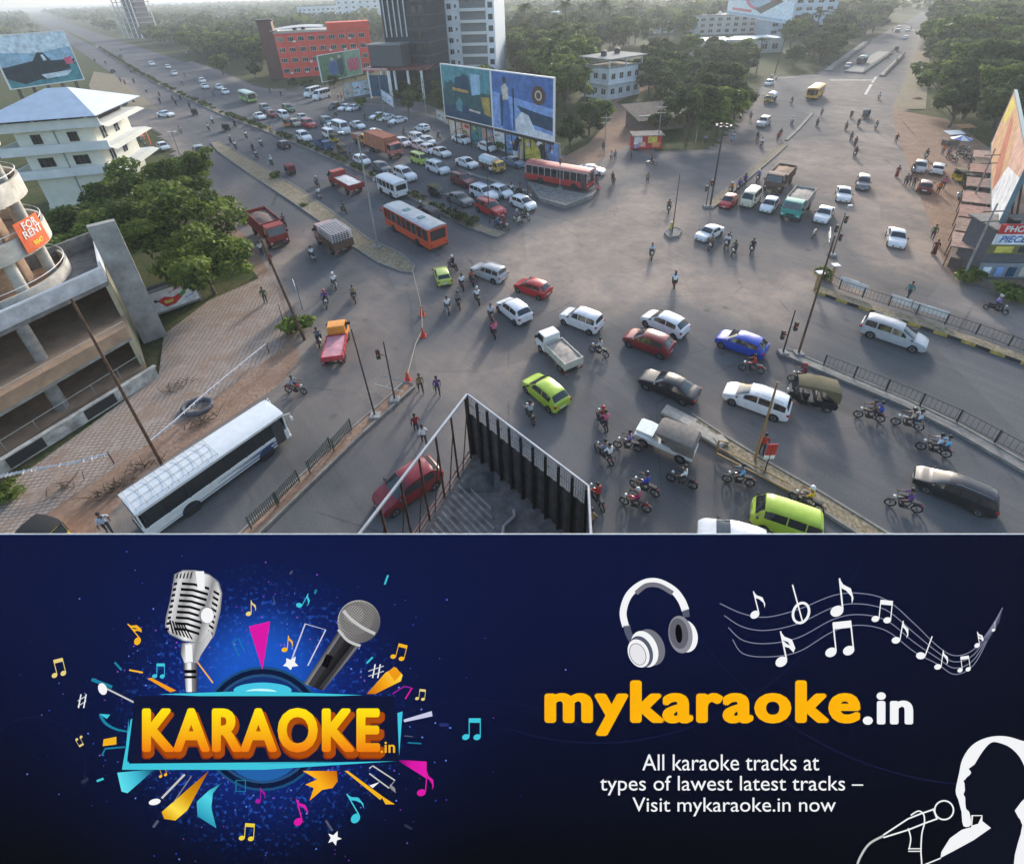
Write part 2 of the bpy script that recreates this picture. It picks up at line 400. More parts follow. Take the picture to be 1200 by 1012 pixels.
def chassis(root, x0, x1, z=.62):
    g = MB(); g.box(x0, x1, -.42, -.28, z-.12, z+.1); g.box(x0, x1, .28, .42, z-.12, z+.1); g.box(x0, x0+.1, -.9, .9, z-.25, z-.12); g.build('chassis', dsteel, root, 0)
    lamps(root, x0, 2.0, z-.1, False, .08)
def make_truck(L, W, cabm, bedm, loadm=None, kind='open', zc=2.5, bedh=1.0, covm=None):
    root = thing('truck'); x1 = L/2; x0 = -L/2; cl = 1.75; big = L > 5.5
    r = .5 if big else .34; zf = 1.0 if big else .72
    cab(root, x1-cl if big else x1-1.35, x1, W*.94, zf*.62, zc, cabm, .3)
    xb = x1-(cl if big else 1.35)-.12
    chassis(root, x0+.1, x1-.3, zf-.2)
    g = MB(); y = W/2
    g.box(x0, xb, -y, y, zf, zf+.1)
    if kind in ('open', 'load', 'cage', 'tarp'):
        t = .05
        for a in ((x0, xb, -y, -y+t), (x0, xb, y-t, y), (x0, x0+t, -y+t, y-t), (xb-t, xb, -y+t, y-t)): g.box(*a, zf+.1, zf+.1+bedh)
        nn = int((xb-x0)/.6)
        for k in range(nn+1):
            xx = x0+(xb-x0-.06)*k/nn
            for s in (-1, 1): g.box(xx, xx+.06, min(s*y, s*(y+.045)), max(s*y, s*(y+.045)), zf, zf+.1+bedh)
        g.build('cargo_bed', bedm, root, 25)
    elif kind == 'container':
        g.build('bed_frame', dsteel, root, 0)
        c = MB(); zt = zf+.1+bedh; n = int((xb-x0)/.28)
        for s in (-1, 1):
            rows = []
            for k in range(2*n+1):
                xx = x0+.1+(xb-x0-.2)*k/(2*n); yy = s*(y-(.0 if k % 2 else .04)); rows.append([(xx, yy, zf+.12), (xx, yy, zt-.1)])
            c.grid(rows if s > 0 else [q[::-1] for q in rows])
        c.box(x0+.05, xb-.05, -y+.05, y-.05, zf+.1, zt-.06)
        for zz in (zf+.1, zt-.12):
            for s in (-1, 1): c.box(x0, xb, s*y-.06, s*y+.06, zz, zz+.14)
            c.box(x0, x0+.1, -y, y, zz, zz+.14); c.box(xb-.1, xb, -y, y, zz, zz+.14)
        for xx in (x0, xb-.12):
            for s in (-1, 1): c.box(xx, xx+.12, s*y-.07, s*y+.07, zf+.1, zt)
        n2 = n
        for k in range(n2): c.box(x0+.15+k*(xb-x0-.3)/n2, x0+.28+k*(xb-x0-.3)/n2, -y+.06, y-.06, zt-.06, zt-.02)
        c.build('container', bedm, root, 0)
    if kind == 'cage':
        c = MB(); zt = zf+bedh+1.1; ny, nx = 7, 12
        for k in range(nx+1):
            xx = x0+.05+(xb-x0-.1)*k/nx
            c.box(xx-.035, xx+.035, -y, y, zt, zt+.04)
            for s in (-1, 1): c.box(xx-.03, xx+.03, s*y-.02, s*y+.02, zf+bedh, zt)
        for k in range(ny+1):
            yy = -y+2*y*k/ny; c.box(x0+.02, xb-.02, yy-.03, yy+.03, zt+.04, zt+.07)
            for xx in (x0+.03, xb-.03): c.box(xx-.02, xx+.02, yy-.03, yy+.03, zf+bedh, zt)
        for k in range(1, 5):
            zz = zf+bedh+(zt-zf-bedh)*k/5
            for s in (-1, 1): c.box(x0, xb, s*y-.015, s*y+.03, zz, zz+.05)
            for xx in (x0+.03, xb-.03): c.box(xx-.03, xx+.03, -y, y, zz, zz+.05)
        c.build('cage', covm, root, 0)
        g = MB(); g.box(x0+.15, xb-.15, -y+.15, y-.15, zf+.1, zt-.15, bev=.1); g.build('covered_load', blackp, root)
    if kind == 'load' or loadm and kind == 'open':
        g = MB(); nx, ny = 10, 6; rows = []
        for i in range(nx+1):
            rows.append([(x0+.08+(xb-x0-.16)*i/nx, -y+.07+(2*y-.14)*j/ny, zf+.1+bedh*(.72+.2*math.sin(math.pi*i/nx)*math.sin(math.pi*j/ny)+.12*rng.random())) for j in range(ny+1)])
        g.grid(rows); g.build('load', loadm, root, 50)
    if kind == 'tarp':
        g = MB(); zt = zf+bedh+.75; rows = []
        for i in range(9):
            xx = x0-.03+(xb-x0+.06)*i/8; sag = -.06 if i % 2 else 0
            rows.append([(xx, -y-.05, zf+bedh-.3), (xx, -y-.04, zt-.35+sag), (xx, -y*.5, zt-.05+sag), (xx, 0, zt+sag), (xx, y*.5, zt-.05+sag), (xx, y+.04, zt-.35+sag), (xx, y+.05, zf+bedh-.3)])
        g.grid(rows); g.face(rows[0]); g.face(rows[-1][::-1]); g.build('tarpaulin', covm, root, 30)
    add_wheels(root, L, W, r, [x1-(.95 if big else .7)]+([x0+1.3, x0+2.4] if L > 8 else [x0+(1.4 if big else .75)]), .3 if big else .2)
    return root
def make_auto(covm):
    root = thing('auto_rickshaw')
    g = MB(); sec = [(-1.25, .32), (.55, .3), (1.05, .45), (1.2, .8), (.95, 1.0), (.55, .62), (-.1, .58), (-.2, .8), (-1.2, .85), (-1.3, .6)]
    for s in (-1, 1):
        pass
    L_ = [(x, -(.62 if x < .6 else .3 if x > 1.0 else .48), z) for x, z in sec]; R_ = [(x, -y, z) for x, y, z in L_]
    g.grid([L_, R_], 0, True); g.face(L_); g.face(R_[::-1]); g.build('body', paint, root, 25)
    g = MB(); rows = []
    for x, zt, wy in ((-1.32, 1.45, .60), (-1.2, 1.66, .64), (-.4, 1.74, .66), (.4, 1.72, .62), (.85, 1.6, .5)):
        rows.append([(x, -wy, zt-.22 if x > -1 else .85), (x, -wy*.93, zt-.07), (x, -wy*.5, zt), (x, wy*.5, zt), (x, wy*.93, zt-.07), (x, wy, zt-.22 if x > -1 else .85)])
    g.grid(rows); g.face(rows[0]); g.build('canopy', covm, root, 45)
    g = MB(); g.face([(1.08, -.36, .98), (1.08, .36, .98), (.87, .42, 1.58), (.87, -.42, 1.58)]); g.build('windscreen', glass, root, 0)
    g = MB()
    for s in (-1, 1): g.tube([(.98, s*.45, .9), (.84, s*.49, 1.55)], .025, 5); g.tube([(-.1, s*.6, .6), (-.1, s*.62, 1.62)], .025, 5)
    g.build('frame', dsteel, root)
    g = MB(); g.box(-1.0, -.45, -.52, .52, .86, 1.0, bev=.04); g.box(-1.15, -1.0, -.52, .52, .9, 1.35, bev=.04); g.box(.1, .45, -.25, .25, .62, .85, bev=.04); g.build('seat', blackp, root)
    for x, y in ((.98, 0), (-.85, .52), (-.85, -.52)):
        b = MB(); b.wheel((0, 0, 0), .24, .11); o = b.build('wheel', tyre, root); o.location = (x, y, .24)
        q = MB(); q.disc((0, 0, 0), .13, .06); q.disc((0, 0, 0), .13, -.06, flip=True); q.build('rim', rimm, o)
    g = MB(); g.ball((1.2, 0, .72), .09, n=8, k=4); g.build('headlight', lampw, root)
    return root
def make_jeep():
    root = thing('jeep')
    g = MB(); g.box(-2.0, 2.0, -.78, .78, .5, .92, bev=.05); g.box(.75, 1.95, -.55, .55, .92, 1.12, bev=.05); g.build('body', whitep, root)
    g = MB(); g.box(.7, 1.98, -.60, .60, 1.12, 1.17, bev=.02); g.build('bonnet', mat('pale_hood', (.62, .70, .66), .4), root)
    for s in (-1, 1):
        g = MB(); rows = [[(1.95, s*.52, .98), (1.95, s*.84, .98)], [(1.3, s*.52, 1.02), (1.3, s*.86, 1.02)], [(.7, s*.52, .95), (.7, s*.86, .95)], [(.45, s*.6, .62), (.45, s*.86, .62)]]; g.grid(rows if s < 0 else [r[::-1] for r in rows]); g.build('mudguard', whitep, root)
    g = MB(); rows = []
    for x, zt, wy in ((-2.05, 1.75, .84), (-1.9, 2.0, .86), (-.7, 2.05, .88), (.45, 2.0, .84), (.6, 1.9, .8)):
        lo = .95 if x < -.2 else 1.75
        rows.append([(x, -wy, lo), (x, -wy, zt-.12), (x, -wy*.6, zt), (x, 0, zt+.03), (x, wy*.6, zt), (x, wy, zt-.12), (x, wy, lo)])
    g.grid(rows); g.build('canvas_top', mat('grey_canvas', (.17, .155, .14), .95, var=.25, scale=3, world=False, bump=.3), root, 40)
    g = MB(); g.face([(.72, -.66, 1.15), (.72, .66, 1.15), (.58, .66, 1.8), (.58, -.66, 1.8)]); g.build('windscreen', glass, root, 0)
    g = MB()
    for s in (-1, 1): g.tube([(.74, s*.7, 1.12), (.58, s*.7, 1.85)], .03, 5); g.tube([(-1.95, s*.78, .9), (-1.95, s*.8, 1.85)], .03, 5)
    g.tube([(.58, -.7, 1.84), (.58, .7, 1.84)], .03, 5); g.build('frame', dsteel, root)
    g = MB(); g.box(-.3, .2, -.6, .6, .92, 1.12, bev=.04); g.box(-1.8, -.6, -.75, -.4, .92, 1.12, bev=.04); g.box(-1.8, -.6, .4, .75, .92, 1.12, bev=.04); g.build('seat', blackp, root)
    g = MB(); g.box(1.95, 2.0, -.4, .4, .62, 1.08); g.build('grille', blackp, root, 0)
    g = MB(); g.box(1.98, 2.15, -.8, .8, .45, .6, bev=.03); g.build('bumper', dsteel, root)
    lamps(root, 1.99, 1.5, .82, True, .09); add_wheels(root, 4, 1.7, .38, (-1.25, 1.3), .22)
    return root
def make_backhoe():
    root = thing('backhoe_loader'); ym = mat('digger_yellow', (.62, .33, .02), .5, var=.2)
    g = MB(); g.box(-1.6, 1.9, -.6, .6, .8, 1.6, bev=.1); g.build('body', ym, root)
    g = MB(); g.box(-1.0, .5, -.8, .8, 1.6, 2.75, bev=.1); c = g.build('cab', ym, root)
    g = MB(); g.box(-.8, .35, -.82, .82, 1.8, 2.5); g.box(-1.02, .52, -.6, .6, 1.8, 2.5); g.build('window', glass, c, 0)
    g = MB(); g.box(-1.1, .65, -.9, .9, 2.75, 2.85, bev=.03); g.build('roof', ym, c)
    g = MB()
    for s in (-1, 1): g.tube([(.6, s*.8, 1.5), (2.4, s*.8, .7)], .1, 6)
    g.build('loader_arm', ym, root)
    g = MB(); g.box(2.3, 3.0, -1.1, 1.1, .2, .9, bev=.1); g.build('bucket', dsteel, root)
    g = MB(); g.tube([(-1.6, 0, 1.2), (-2.3, 0, 2.9), (-3.4, 0, 1.9), (-3.3, 0, 1.1)], .13, 6); g.build('digger_arm', ym, root)
    g = MB(); g.box(-3.6, -3.0, -.3, .3, .6, 1.15, bev=.1); g.build('bucket', dsteel, root)
    add_wheels(root, 3, 2.0, .62, (-1.0,), .4); add_wheels(root, 3, 1.9, .42, (1.3,), .3)
    return root
def make_bike(scooter=False):
    root = thing('scooter' if scooter else 'motorcycle')
    r = .24 if scooter else .30; xf = .62
    for x in (-xf, xf):
        b = MB(); rows = []
        for k in range(16):
            t = 2*math.pi*k/16; rows.append([((r-.045+.045*math.cos(a))*math.cos(t), .05*math.sin(a), (r-.045+.045*math.cos(a))*math.sin(t)) for a in [2*math.pi*j/6 for j in range(6)]])
        rows.append(rows[0]); b.grid(rows, 0, True); o = b.build('wheel', tyre, root); o.location = (x, 0, r)
        q = MB(); q.disc((0, 0, 0), .07, .05); q.disc((0, 0, 0), .07, -.05, flip=True)
        for k in range(5):
            t = 2*math.pi*k/5; q.tube([(0, 0, 0), ((r-.06)*math.cos(t), 0, (r-.06)*math.sin(t))], .012, 4)
        q.build('rim', rimm, o)
    g = MB()
    if scooter:
        g.box(-.62, -.05, -.19, .19, .30, .66, bev=.08); g.box(-.1, .32, -.18, .18, .22, .30, bev=.03); g.box(.28, .42, -.22, .22, .28, .85, bev=.05); g.box(.5, .78, -.07, .07, .45, .56, bev=.03)
        g.build('body', paint, root)
        g = MB(); g.box(-.75, -.02, -.14, .14, .66, .76, bev=.04); g.build('seat', blackp, root)
        hx = .38
    else:
        g.box(-.18, .22, -.14, .14, .22, .52, bev=.05); g.tube([(-.62, .1, .3), (.1, .13, .28)], .035, 6); g.tube([(-.3, 0, .72), (.42, 0, .78), (.2, 0, .3), (-.2, 0, .3), (-.3, 0, .72)], .03, 5); g.build('engine', dsteel, root)
        g = MB(); g.ball((.18, 0, .80), .2, sc=(1.35, .75, .62), n=10, k=6); g.box(-.72, -.35, -.09, .09, .58, .70, bev=.03); g.build('fuel_tank', paint, root)
        g = MB(); g.box(-.72, -.02, -.13, .13, .74, .83, bev=.04); g.build('seat', blackp, root)
        g = MB(); g.box(.42, .84, -.06, .06, .58, .63, bev=.02); g.box(-.95, -.6, -.07, .07, .58, .62, bev=.02); g.build('mudguard', blackp, root)
        hx = .44
    g = MB()
    for s in (-1, 1): g.tube([(xf, s*.08, r), (hx, s*.08, .92)], .022, 5)
    g.build('front_fork', chrome, root)
    g = MB(); g.tube([(hx-.16, -.36, 1.0), (hx-.02, -.2, 1.02), (hx, 0, .98), (hx-.02, .2, 1.02), (hx-.16, .36, 1.0)], .018, 5); g.build('handlebar', blackp, root)
    g = MB(); g.ball((hx+.12, 0, .86), .09, n=8, k=4); g.build('headlight', lampw, root)
    g = MB(); g.box(-.80, -.75, -.05, .05, .62, .70); g.build('tail_light', lampr, root, 0)
    return root
# ---------------------------------------------------------------- people
def finish_skin(name, verts, edges, radii, kinds, mats, root_i=0, sub=1):
    me = bpy.data.meshes.new(name); me.from_pydata(verts, edges, []); o = bpy.data.objects.new(name, me); COL.objects.link(o)
    sk = o.modifiers.new('s', 'SKIN'); sk.use_smooth_shade = True
    for i, v in enumerate(me.skin_vertices[0].data):
        v.radius = (radii[i], radii[i]); v.use_root = (i == root_i)
    sb = o.modifiers.new('b', 'SUBSURF'); sb.levels = sub; sb.render_levels = sub
    dg = bpy.context.evaluated_depsgraph_get(); m2 = bpy.data.meshes.new_from_object(o.evaluated_get(dg)); m2.name = name
    bpy.data.objects.remove(o)
    for m in mats: m2.materials.append(m)
    V = np.array([v[:] for v in verts]); A = V[[e[0] for e in edges]]; Bq = V[[e[1] for e in edges]]
    n = len(m2.vertices); co = np.empty(n*3); m2.vertices.foreach_get('co', co); co = co.reshape(-1, 3)
    idx = []
    for p in m2.polygons:
        c = co[list(p.vertices)].mean(0); d = Bq-A; t = np.clip(((c-A)*d).sum(1)/(d*d).sum(1), 0, 1); q = A+d*t[:, None]
        idx.append(kinds[int(np.argmin(((q-c)**2).sum(1)))])
    m2.polygons.foreach_set('material_index', idx); m2.update()
    o = bpy.data.objects.new('person', m2); COL.objects.link(o)
    return o
def make_person(pose, helmet=False, skirt=False):
    V, E, Rd, K = [], [], [], []
    def chain(start, pts, kind):
        prev = start
        for p, r in pts:
            V.append(p); Rd.append(r); i = len(V)-1
            if prev is not None: E.append((prev, i)); K.append(kind if isinstance(kind, int) else kind[0])
            prev = i
        return prev
    SK, SH, TR, SO = 0, 1, 2, 3
    if pose in ('ride', 'pillion'):
        px, pz = (-.18, .93) if pose == 'ride' else (-.55, .96)
        lean = .10
        V.append((px, 0, pz)); Rd.append(.135)
        ch = chain(0, [((px+.03, 0, pz+.18), .125), ((px+lean, 0, pz+.36), .15)], SH)
        hip = [((px+.06, s*.11, pz-.02), (px+.42, s*.22, pz-.10), (px+.22, s*.20, pz-.50), (px+.40, s*.20, pz-.58)) for s in (-1, 1)]
        hand = [((px+lean-.01, s*.2, pz+.40), (px+lean+.16, s*.30, pz+.18), (px+.50, s*.34, pz+.12) if pose == 'ride' else (px+.34, s*.16, pz+.12)) for s in (-1, 1)]
    else:
        pz = .92; px = 0; lean = .02; k = .22 if pose == 'walk' else .03
        V.append((0, 0, pz)); Rd.append(.13)
        ch = chain(0, [((.0, 0, pz+.2), .12), ((lean, 0, pz+.42), .145)], SH)
        hip = [((0, s*.1, pz-.06), (s*k*.8, s*.11, .48), (s*k-.06*(s < 0), s*.11, .09), (s*k+.14, s*.12, .05)) for s in (-1, 1)]
        hand = [((lean, s*.2, pz+.46), (-s*k*.5, s*.27, pz+.18), (-s*k*.6+.1, s*.26, pz-.04)) for s in (-1, 1)]
    nk = chain(ch, [((px+lean+.02, 0, V[ch][2]+.17), .055)], SK)
    hz = V[nk][2]
    hd = chain(nk, [((px+lean+.03, 0, hz+.07), .075), ((px+lean+.035, 0, hz+.16), .095), ((px+lean+.03, 0, hz+.24), .07)], SK)
    V.append((px+lean+.14, 0, hz+.12)); Rd.append(.018); E.append((nk+2, len(V)-1)); K.append(SK)     # nose
    for s, h in zip((-1, 1), hip):
        a = chain(0, [(h[0], .10), (h[1], .075), (h[2], .05)], TR); chain(a, [(h[3], .045)], SO)
    for s, h in zip((-1, 1), hand):
        a = chain(ch, [(h[0], .065), (h[1], .048)], SH); a = chain(a, [(h[2], .034)], SK)
        b = Vector(h[2]); d = (b-Vector(h[1])).normalized(); side = Vector((0, 1, 0)).cross(d).normalized()
        palm = b+d*.07; a = chain(a, [(tuple(palm), .036)], SK)
        for q in range(4):
            off = side*((q-1.5)*.02); tip = palm+off+d*(.075-.008*abs(q-1.4))+Vector((0, 0, -.02)); chain(a, [(tuple(palm+off+d*.035), .011), (tuple(tip), .009)], SK)
        chain(a, [(tuple(palm-side*.05+d*.01), .011)], SK)
    o = finish_skin('person', V, E, Rd, K, [skin, matte, trous, shoem])
    g = MB()
    c = (px+lean+.025, 0, hz+.165)
    if helmet:
        g.ball((c[0], 0, c[2]+.02), .145, n=12, k=7, z0=-40); g.build('helmet', paint, o)
    else:
        g.ball((c[0]-.02, 0, c[2]+.035), .112, n=12, k=6, z0=-35, sc=(1.05, .95, 1.0)); g.build('hair', hairm, o)
    if skirt:
        g = MB(); rows = []
        for z, r in ((pz+.02, .17), (.6, .19), (.3, .22), (.12, .26)):
            rows.append([(r*math.cos(t)*(.8), r*math.sin(t), z) for t in [2*math.pi*j/12 for j in range(12)]])
        g.grid(rows, 0, True); g.build('long_skirt', matte, o)
    return o
# ---------------------------------------------------------------- ground and roads
def W2(pts): return [G(*p) for p in pts]
def pip(P, poly):
    x, y = P[:, 0], P[:, 1]; ins = np.zeros(len(P), bool); n = len(poly)
    for i in range(n):
        x1, y1 = poly[i][:2]; x2, y2 = poly[(i+1) % n][:2]
        c = ((y1 > y) != (y2 > y)) & (x < (x2-x1)*(y-y1)/((y2-y1) if y2 != y1 else 1e-9)+x1); ins ^= c
    return ins
def edist(P, poly, closed=True):
    d = np.full(len(P), 1e9); n = len(poly)
    for i in range(n if closed else n-1):
        a = np.array(poly[i][:2]); b = np.array(poly[(i+1) % n][:2]); ab = b-a; t = np.clip(((P-a)@ab)/max(1e-9, ab@ab), 0, 1)
        d = np.minimum(d, np.hypot(*(P-a-t[:, None]*ab).T))
    return d
def ground_mat(name, cols, sc=(.02, .35, 3.0), rough=.95, bump=.25):
    m = bpy.data.materials.new(name); m.use_nodes = True; nt = m.node_tree; p = nt.nodes['Principled BSDF']; p.inputs['Roughness'].default_value = rough
    p.inputs['Specular IOR Level'].default_value = .08
    g = nt.nodes.new('ShaderNodeNewGeometry'); prev = None
    for k, s in enumerate(sc):
        n = nt.nodes.new('ShaderNodeTexNoise'); n.inputs['Scale'].default_value = s; n.inputs['Detail'].default_value = 8; n.inputs['Roughness'].default_value = .65
        nt.links.new(g.outputs['Position'], n.inputs['Vector'])
        mr = nt.nodes.new('ShaderNodeMapRange'); mr.inputs['From Min'].default_value = .40; mr.inputs['From Max'].default_value = .62; nt.links.new(n.outputs[0], mr.inputs[0])
        mx = nt.nodes.new('ShaderNodeMix'); mx.data_type = 'RGBA'; nt.links.new(mr.outputs[0], mx.inputs[0])
        if prev is None: mx.inputs[6].default_value = (*cols[0], 1)
        else: nt.links.new(prev.outputs[2], mx.inputs[6])
        mx.inputs[7].default_value = (*cols[k+1], 1); prev = mx
    nt.links.new(prev.outputs[2], p.inputs['Base Color'])
    bp = nt.nodes.new('ShaderNodeBump'); bp.inputs['Strength'].default_value = bump; bp.inputs['Distance'].default_value = .1
    nt.links.new(n.outputs[0], bp.inputs['Height']); nt.links.new(bp.outputs[0], p.inputs['Normal'])
    return m
grass_m = ground_mat('grass_ground', [(.055, .075, .022), (.085, .095, .035), (.14, .11, .06), (.045, .065, .02)])
dirt_m = ground_mat('red_dirt', [(.34, .20, .13), (.28, .175, .12), (.40, .28, .20), (.22, .15, .11)], (.08, .5, 4.0))
sand_m = ground_mat('sandy_verge', [(.36, .29, .20), (.27, .20, .13), (.40, .33, .24), (.16, .14, .08)], (.25, 1.1, 5.0))
# asphalt: grey, with dusty and painted sunlit areas, worn tracks and patches as attributes of the mesh
am = bpy.data.materials.new('dusty_asphalt'); am.use_nodes = True; nt = am.node_tree; pr = nt.nodes['Principled BSDF']
def nd(t, **k):
    n = nt.nodes.new(t)
    for a, b in k.items(): setattr(n, a, b)
    return n
geo = nd('ShaderNodeNewGeometry')
def noise(s, d=8, r=.65, vec=None):
    n = nd('ShaderNodeTexNoise'); n.inputs['Scale'].default_value = s; n.inputs['Detail'].default_value = d; n.inputs['Roughness'].default_value = r
    nt.links.new(vec or geo.outputs['Position'], n.inputs['Vector']); return n.outputs[0]
def mrange(x, a, b, c=0, d=1):
    n = nd('ShaderNodeMapRange'); n.inputs[1].default_value = a; n.inputs[2].default_value = b; n.inputs[3].default_value = c; n.inputs[4].default_value = d; nt.links.new(x, n.inputs[0]); return n.outputs[0]
def mix(f, a, b, bt='MIX'):
    n = nd('ShaderNodeMix', data_type='RGBA', blend_type=bt)
    for i, v in ((0, f), (6, a), (7, b)):
        if isinstance(v, (int, float)): n.inputs[i].default_value = v
        elif isinstance(v, tuple): n.inputs[i].default_value = (*v, 1)
        else: nt.links.new(v, n.inputs[i])
    return n.outputs[2]
def mth(op, a, b):
    n = nd('ShaderNodeMath', operation=op)
    for i, v in enumerate((a, b)):
        if isinstance(v, (int, float)): n.inputs[i].default_value = v
        else: nt.links.new(v, n.inputs[i])
    return n.outputs[0]
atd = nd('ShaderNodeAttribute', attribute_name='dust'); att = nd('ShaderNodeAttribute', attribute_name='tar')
vr = nd('ShaderNodeVectorRotate', rotation_type='Z_AXIS'); vr.inputs['Angle'].default_value = -R(130); nt.links.new(geo.outputs['Position'], vr.inputs[0])
mp = nd('ShaderNodeMapping'); mp.inputs['Scale'].default_value = (.05, 1.0, 1.0); nt.links.new(vr.outputs[0], mp.inputs[0])
streak = noise(.8, 6, .6, mp.outputs[0])
base = mix(mrange(noise(.07), .35, .65), (.108, .109, .112), (.142, .141, .141))
base = mix(mrange(noise(.6), .35, .65), base, (.122, .122, .123))
base = mix(mth('MULTIPLY', mrange(streak, .45, .75), .55), base, (.18, .17, .16))
dust_sun_f = mth('MULTIPLY', mth('MINIMUM', mth('MULTIPLY', atd.outputs['Fac'], mrange(noise(.35), .3, .65, .6, 1.45)), 1.0), .92)
base = mix(dust_sun_f, base, mix(mrange(noise(1.2), .35, .65), (.42, .325, .25), (.35, .285, .235)))
base = mix(mth('MULTIPLY', att.outputs['Fac'], .7), base, (.05, .05, .052))
vo = nd('ShaderNodeTexVoronoi', feature='DISTANCE_TO_EDGE'); vo.inputs['Scale'].default_value = .09
vn = nd('ShaderNodeMix', data_type='VECTOR'); nt.links.new(geo.outputs['Position'], vo.inputs['Vector'])
crack = mrange(vo.outputs['Distance'], 0.0, .006, .55, 0)
base = mix(mth('MULTIPLY', crack, mrange(noise(.15), .45, .6)), base, (.045, .045, .045))
vp = nd('ShaderNodeTexVoronoi'); vp.inputs['Scale'].default_value = .12; nt.links.new(vr.outputs[0], vp.inputs['Vector']); sc_ = nd('ShaderNodeSeparateColor'); nt.links.new(vp.outputs['Color'], sc_.inputs[0])
base = mix(.8, base, mrange(sc_.outputs[0], 0, 1, .86, 1.1), 'MULTIPLY')
oil = nd('ShaderNodeTexVoronoi'); oil.inputs['Scale'].default_value = .55; nt.links.new(geo.outputs['Position'], oil.inputs['Vector'])
base = mix(mth('MULTIPLY', mth('MULTIPLY', mrange(oil.outputs['Distance'], .05, .22, 1, 0), mrange(noise(.2), .5, .62)), .5), base, (.04, .04, .042))
base = mix(mth('MULTIPLY', mrange(noise(2.2, 8, .75, mp.outputs[0]), .55, .7), .3), base, (.06, .06, .062))
base = mix(.5, base, mrange(noise(9, 4), .3, .7, .75, 1.25), 'MULTIPLY')
base = mix(.35, base, mrange(noise(14, 3), .3, .7, .7, 1.3), 'MULTIPLY')
nt.links.new(base, pr.inputs['Base Color']); pr.inputs['Roughness'].default_value = .95; pr.inputs['Specular IOR Level'].default_value = .08
bp = nd('ShaderNodeBump'); bp.inputs['Strength'].default_value = .2; bp.inputs['Distance'].default_value = .02; nt.links.new(noise(20, 4), bp.inputs['Height']); nt.links.new(bp.outputs[0], pr.inputs['Normal'])

g = MB(); S_ = 7000
g.face([(-S_, -200, -.12), (S_, -200, -.12), (S_, S_, -.12), (-S_, S_, -.12)])
structure(g.build('ground', grass_m, None, 0))
# road outline (pixels, near part) then far strips in world directions
ROADP = [(86, 50), (131, 84), (185, 126), (150, 128), (120, 122), (100, 126), (110, 142), (150, 145), (190, 152), (215, 180), (240, 225), (298, 290), (325, 335), (343, 395), (330, 440), (160, 556), (95, 640), (150, 760), (1400, 760), (1400, 340), (1150, 333), (1110, 300), (1085, 240), (1060, 190), (1048, 140), (1062, 100), (1072, 60), (1078, 40), (1058, 28), (1000, 62), (962, 88), (905, 92), (870, 150), (840, 178), (765, 182), (742, 165), (700, 192), (640, 182), (560, 152), (520, 138), (450, 122), (395, 118), (340, 106), (300, 104), (250, 82), (180, 58), (118, 40)]
RW = [G(*p) for p in ROADP]
xs = np.arange(-150, 262, 1.6); ys = np.arange(6, 330, 1.6)
nx, ny = len(xs), len(ys)
XX, YY = np.meshgrid(xs, ys); P2 = np.stack([XX.ravel(), YY.ravel()], 1)
ins = pip(P2, RW); ed = edist(P2, RW); keepv = ins | (ed < 2.6)
DUST_SUN = [(640, 330, 13, 5, .75), (560, 430, 7, 4, .5), (730, 330, 11, 4, .6), (850, 330, 10, 6, .55), (760, 240, 8, 8, .4), (980, 190, 16, 16, .75), (1060, 230, 12, 14, .8), (1090, 290, 8, 6, 1.0), (930, 300, 9, 5, .35), (440, 350, 2.2, 8, .6), (440, 460, 5, 4, .4), (700, 200, 8, 6, .6), (1000, 100, 14, 20, .6), (320, 320, 2, 12, .9), (250, 240, 3, 14, .6), (355, 420, 4, 5, .8), (480, 330, 5, 3, .5), (560, 490, 3, 4, .35), (960, 335, 5, 4, .8), (900, 500, 6, 3, .4), (180, 140, 9, 9, .5), (900, 350, 16, 4, .35)]  # pale blobs: dusty ground, and in mid junction the sunlit tone as colour
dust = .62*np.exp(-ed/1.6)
for px, py, rx, ry, k in DUST_SUN:
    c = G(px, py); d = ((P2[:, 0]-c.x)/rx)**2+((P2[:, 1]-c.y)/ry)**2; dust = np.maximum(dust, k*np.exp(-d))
DUST_SUN_POLY = [([(470, 322), (590, 283), (700, 246), (740, 215), (800, 205), (828, 246), (812, 300), (860, 318), (955, 330), (935, 400), (860, 372), (790, 352), (700, 372), (640, 345), (560, 318), (500, 330)], .75, 2.2), ([(975, 150), (1046, 130), (1110, 300), (1150, 335), (1060, 332), (1000, 310), (990, 260), (1010, 200), (960, 190)], .62, 3.0), ([(428, 320), (470, 325), (468, 380), (478, 450), (440, 440), (425, 380)], .5, 1.6), ([(960, 95), (1030, 95), (1046, 128), (1010, 150), (960, 150)], .5, 3.0), ([(1075, 340), (1200, 350), (1400, 380), (1400, 440), (1200, 405)], .45, 1.2)]  # first polygon paints the sunlit junction centre together with its dusty film
for pl, k, sf in DUST_SUN_POLY:
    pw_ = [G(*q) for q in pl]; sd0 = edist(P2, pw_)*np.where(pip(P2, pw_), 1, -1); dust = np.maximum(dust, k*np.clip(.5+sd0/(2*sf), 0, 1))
tar = np.zeros(len(P2))
for a, b_, wd in (((1040, 150), (870, 168), .9), ((1190, 360), (1000, 330), .6), ((300, 520), (440, 590), .7), ((700, 470), (900, 610), 1.0)):
    tar = np.maximum(tar, np.exp(-(edist(P2, [G(*a), G(*b_)], False)/wd)**2)*.5)
cell = (keepv.reshape(ny, nx)); faces = []
idm = -np.ones(nx*ny, int); used = np.where(keepv)[0]; idm[used] = np.arange(len(used))
for j in range(ny-1):
    r = cell[j] & cell[j+1]
    for i in np.where(r[:-1] & r[1:])[0]:
        a = j*nx+i; faces.append((idm[a], idm[a+1], idm[a+nx+1], idm[a+nx]))
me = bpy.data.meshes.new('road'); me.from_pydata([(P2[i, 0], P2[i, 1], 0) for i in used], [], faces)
me.materials.append(am)
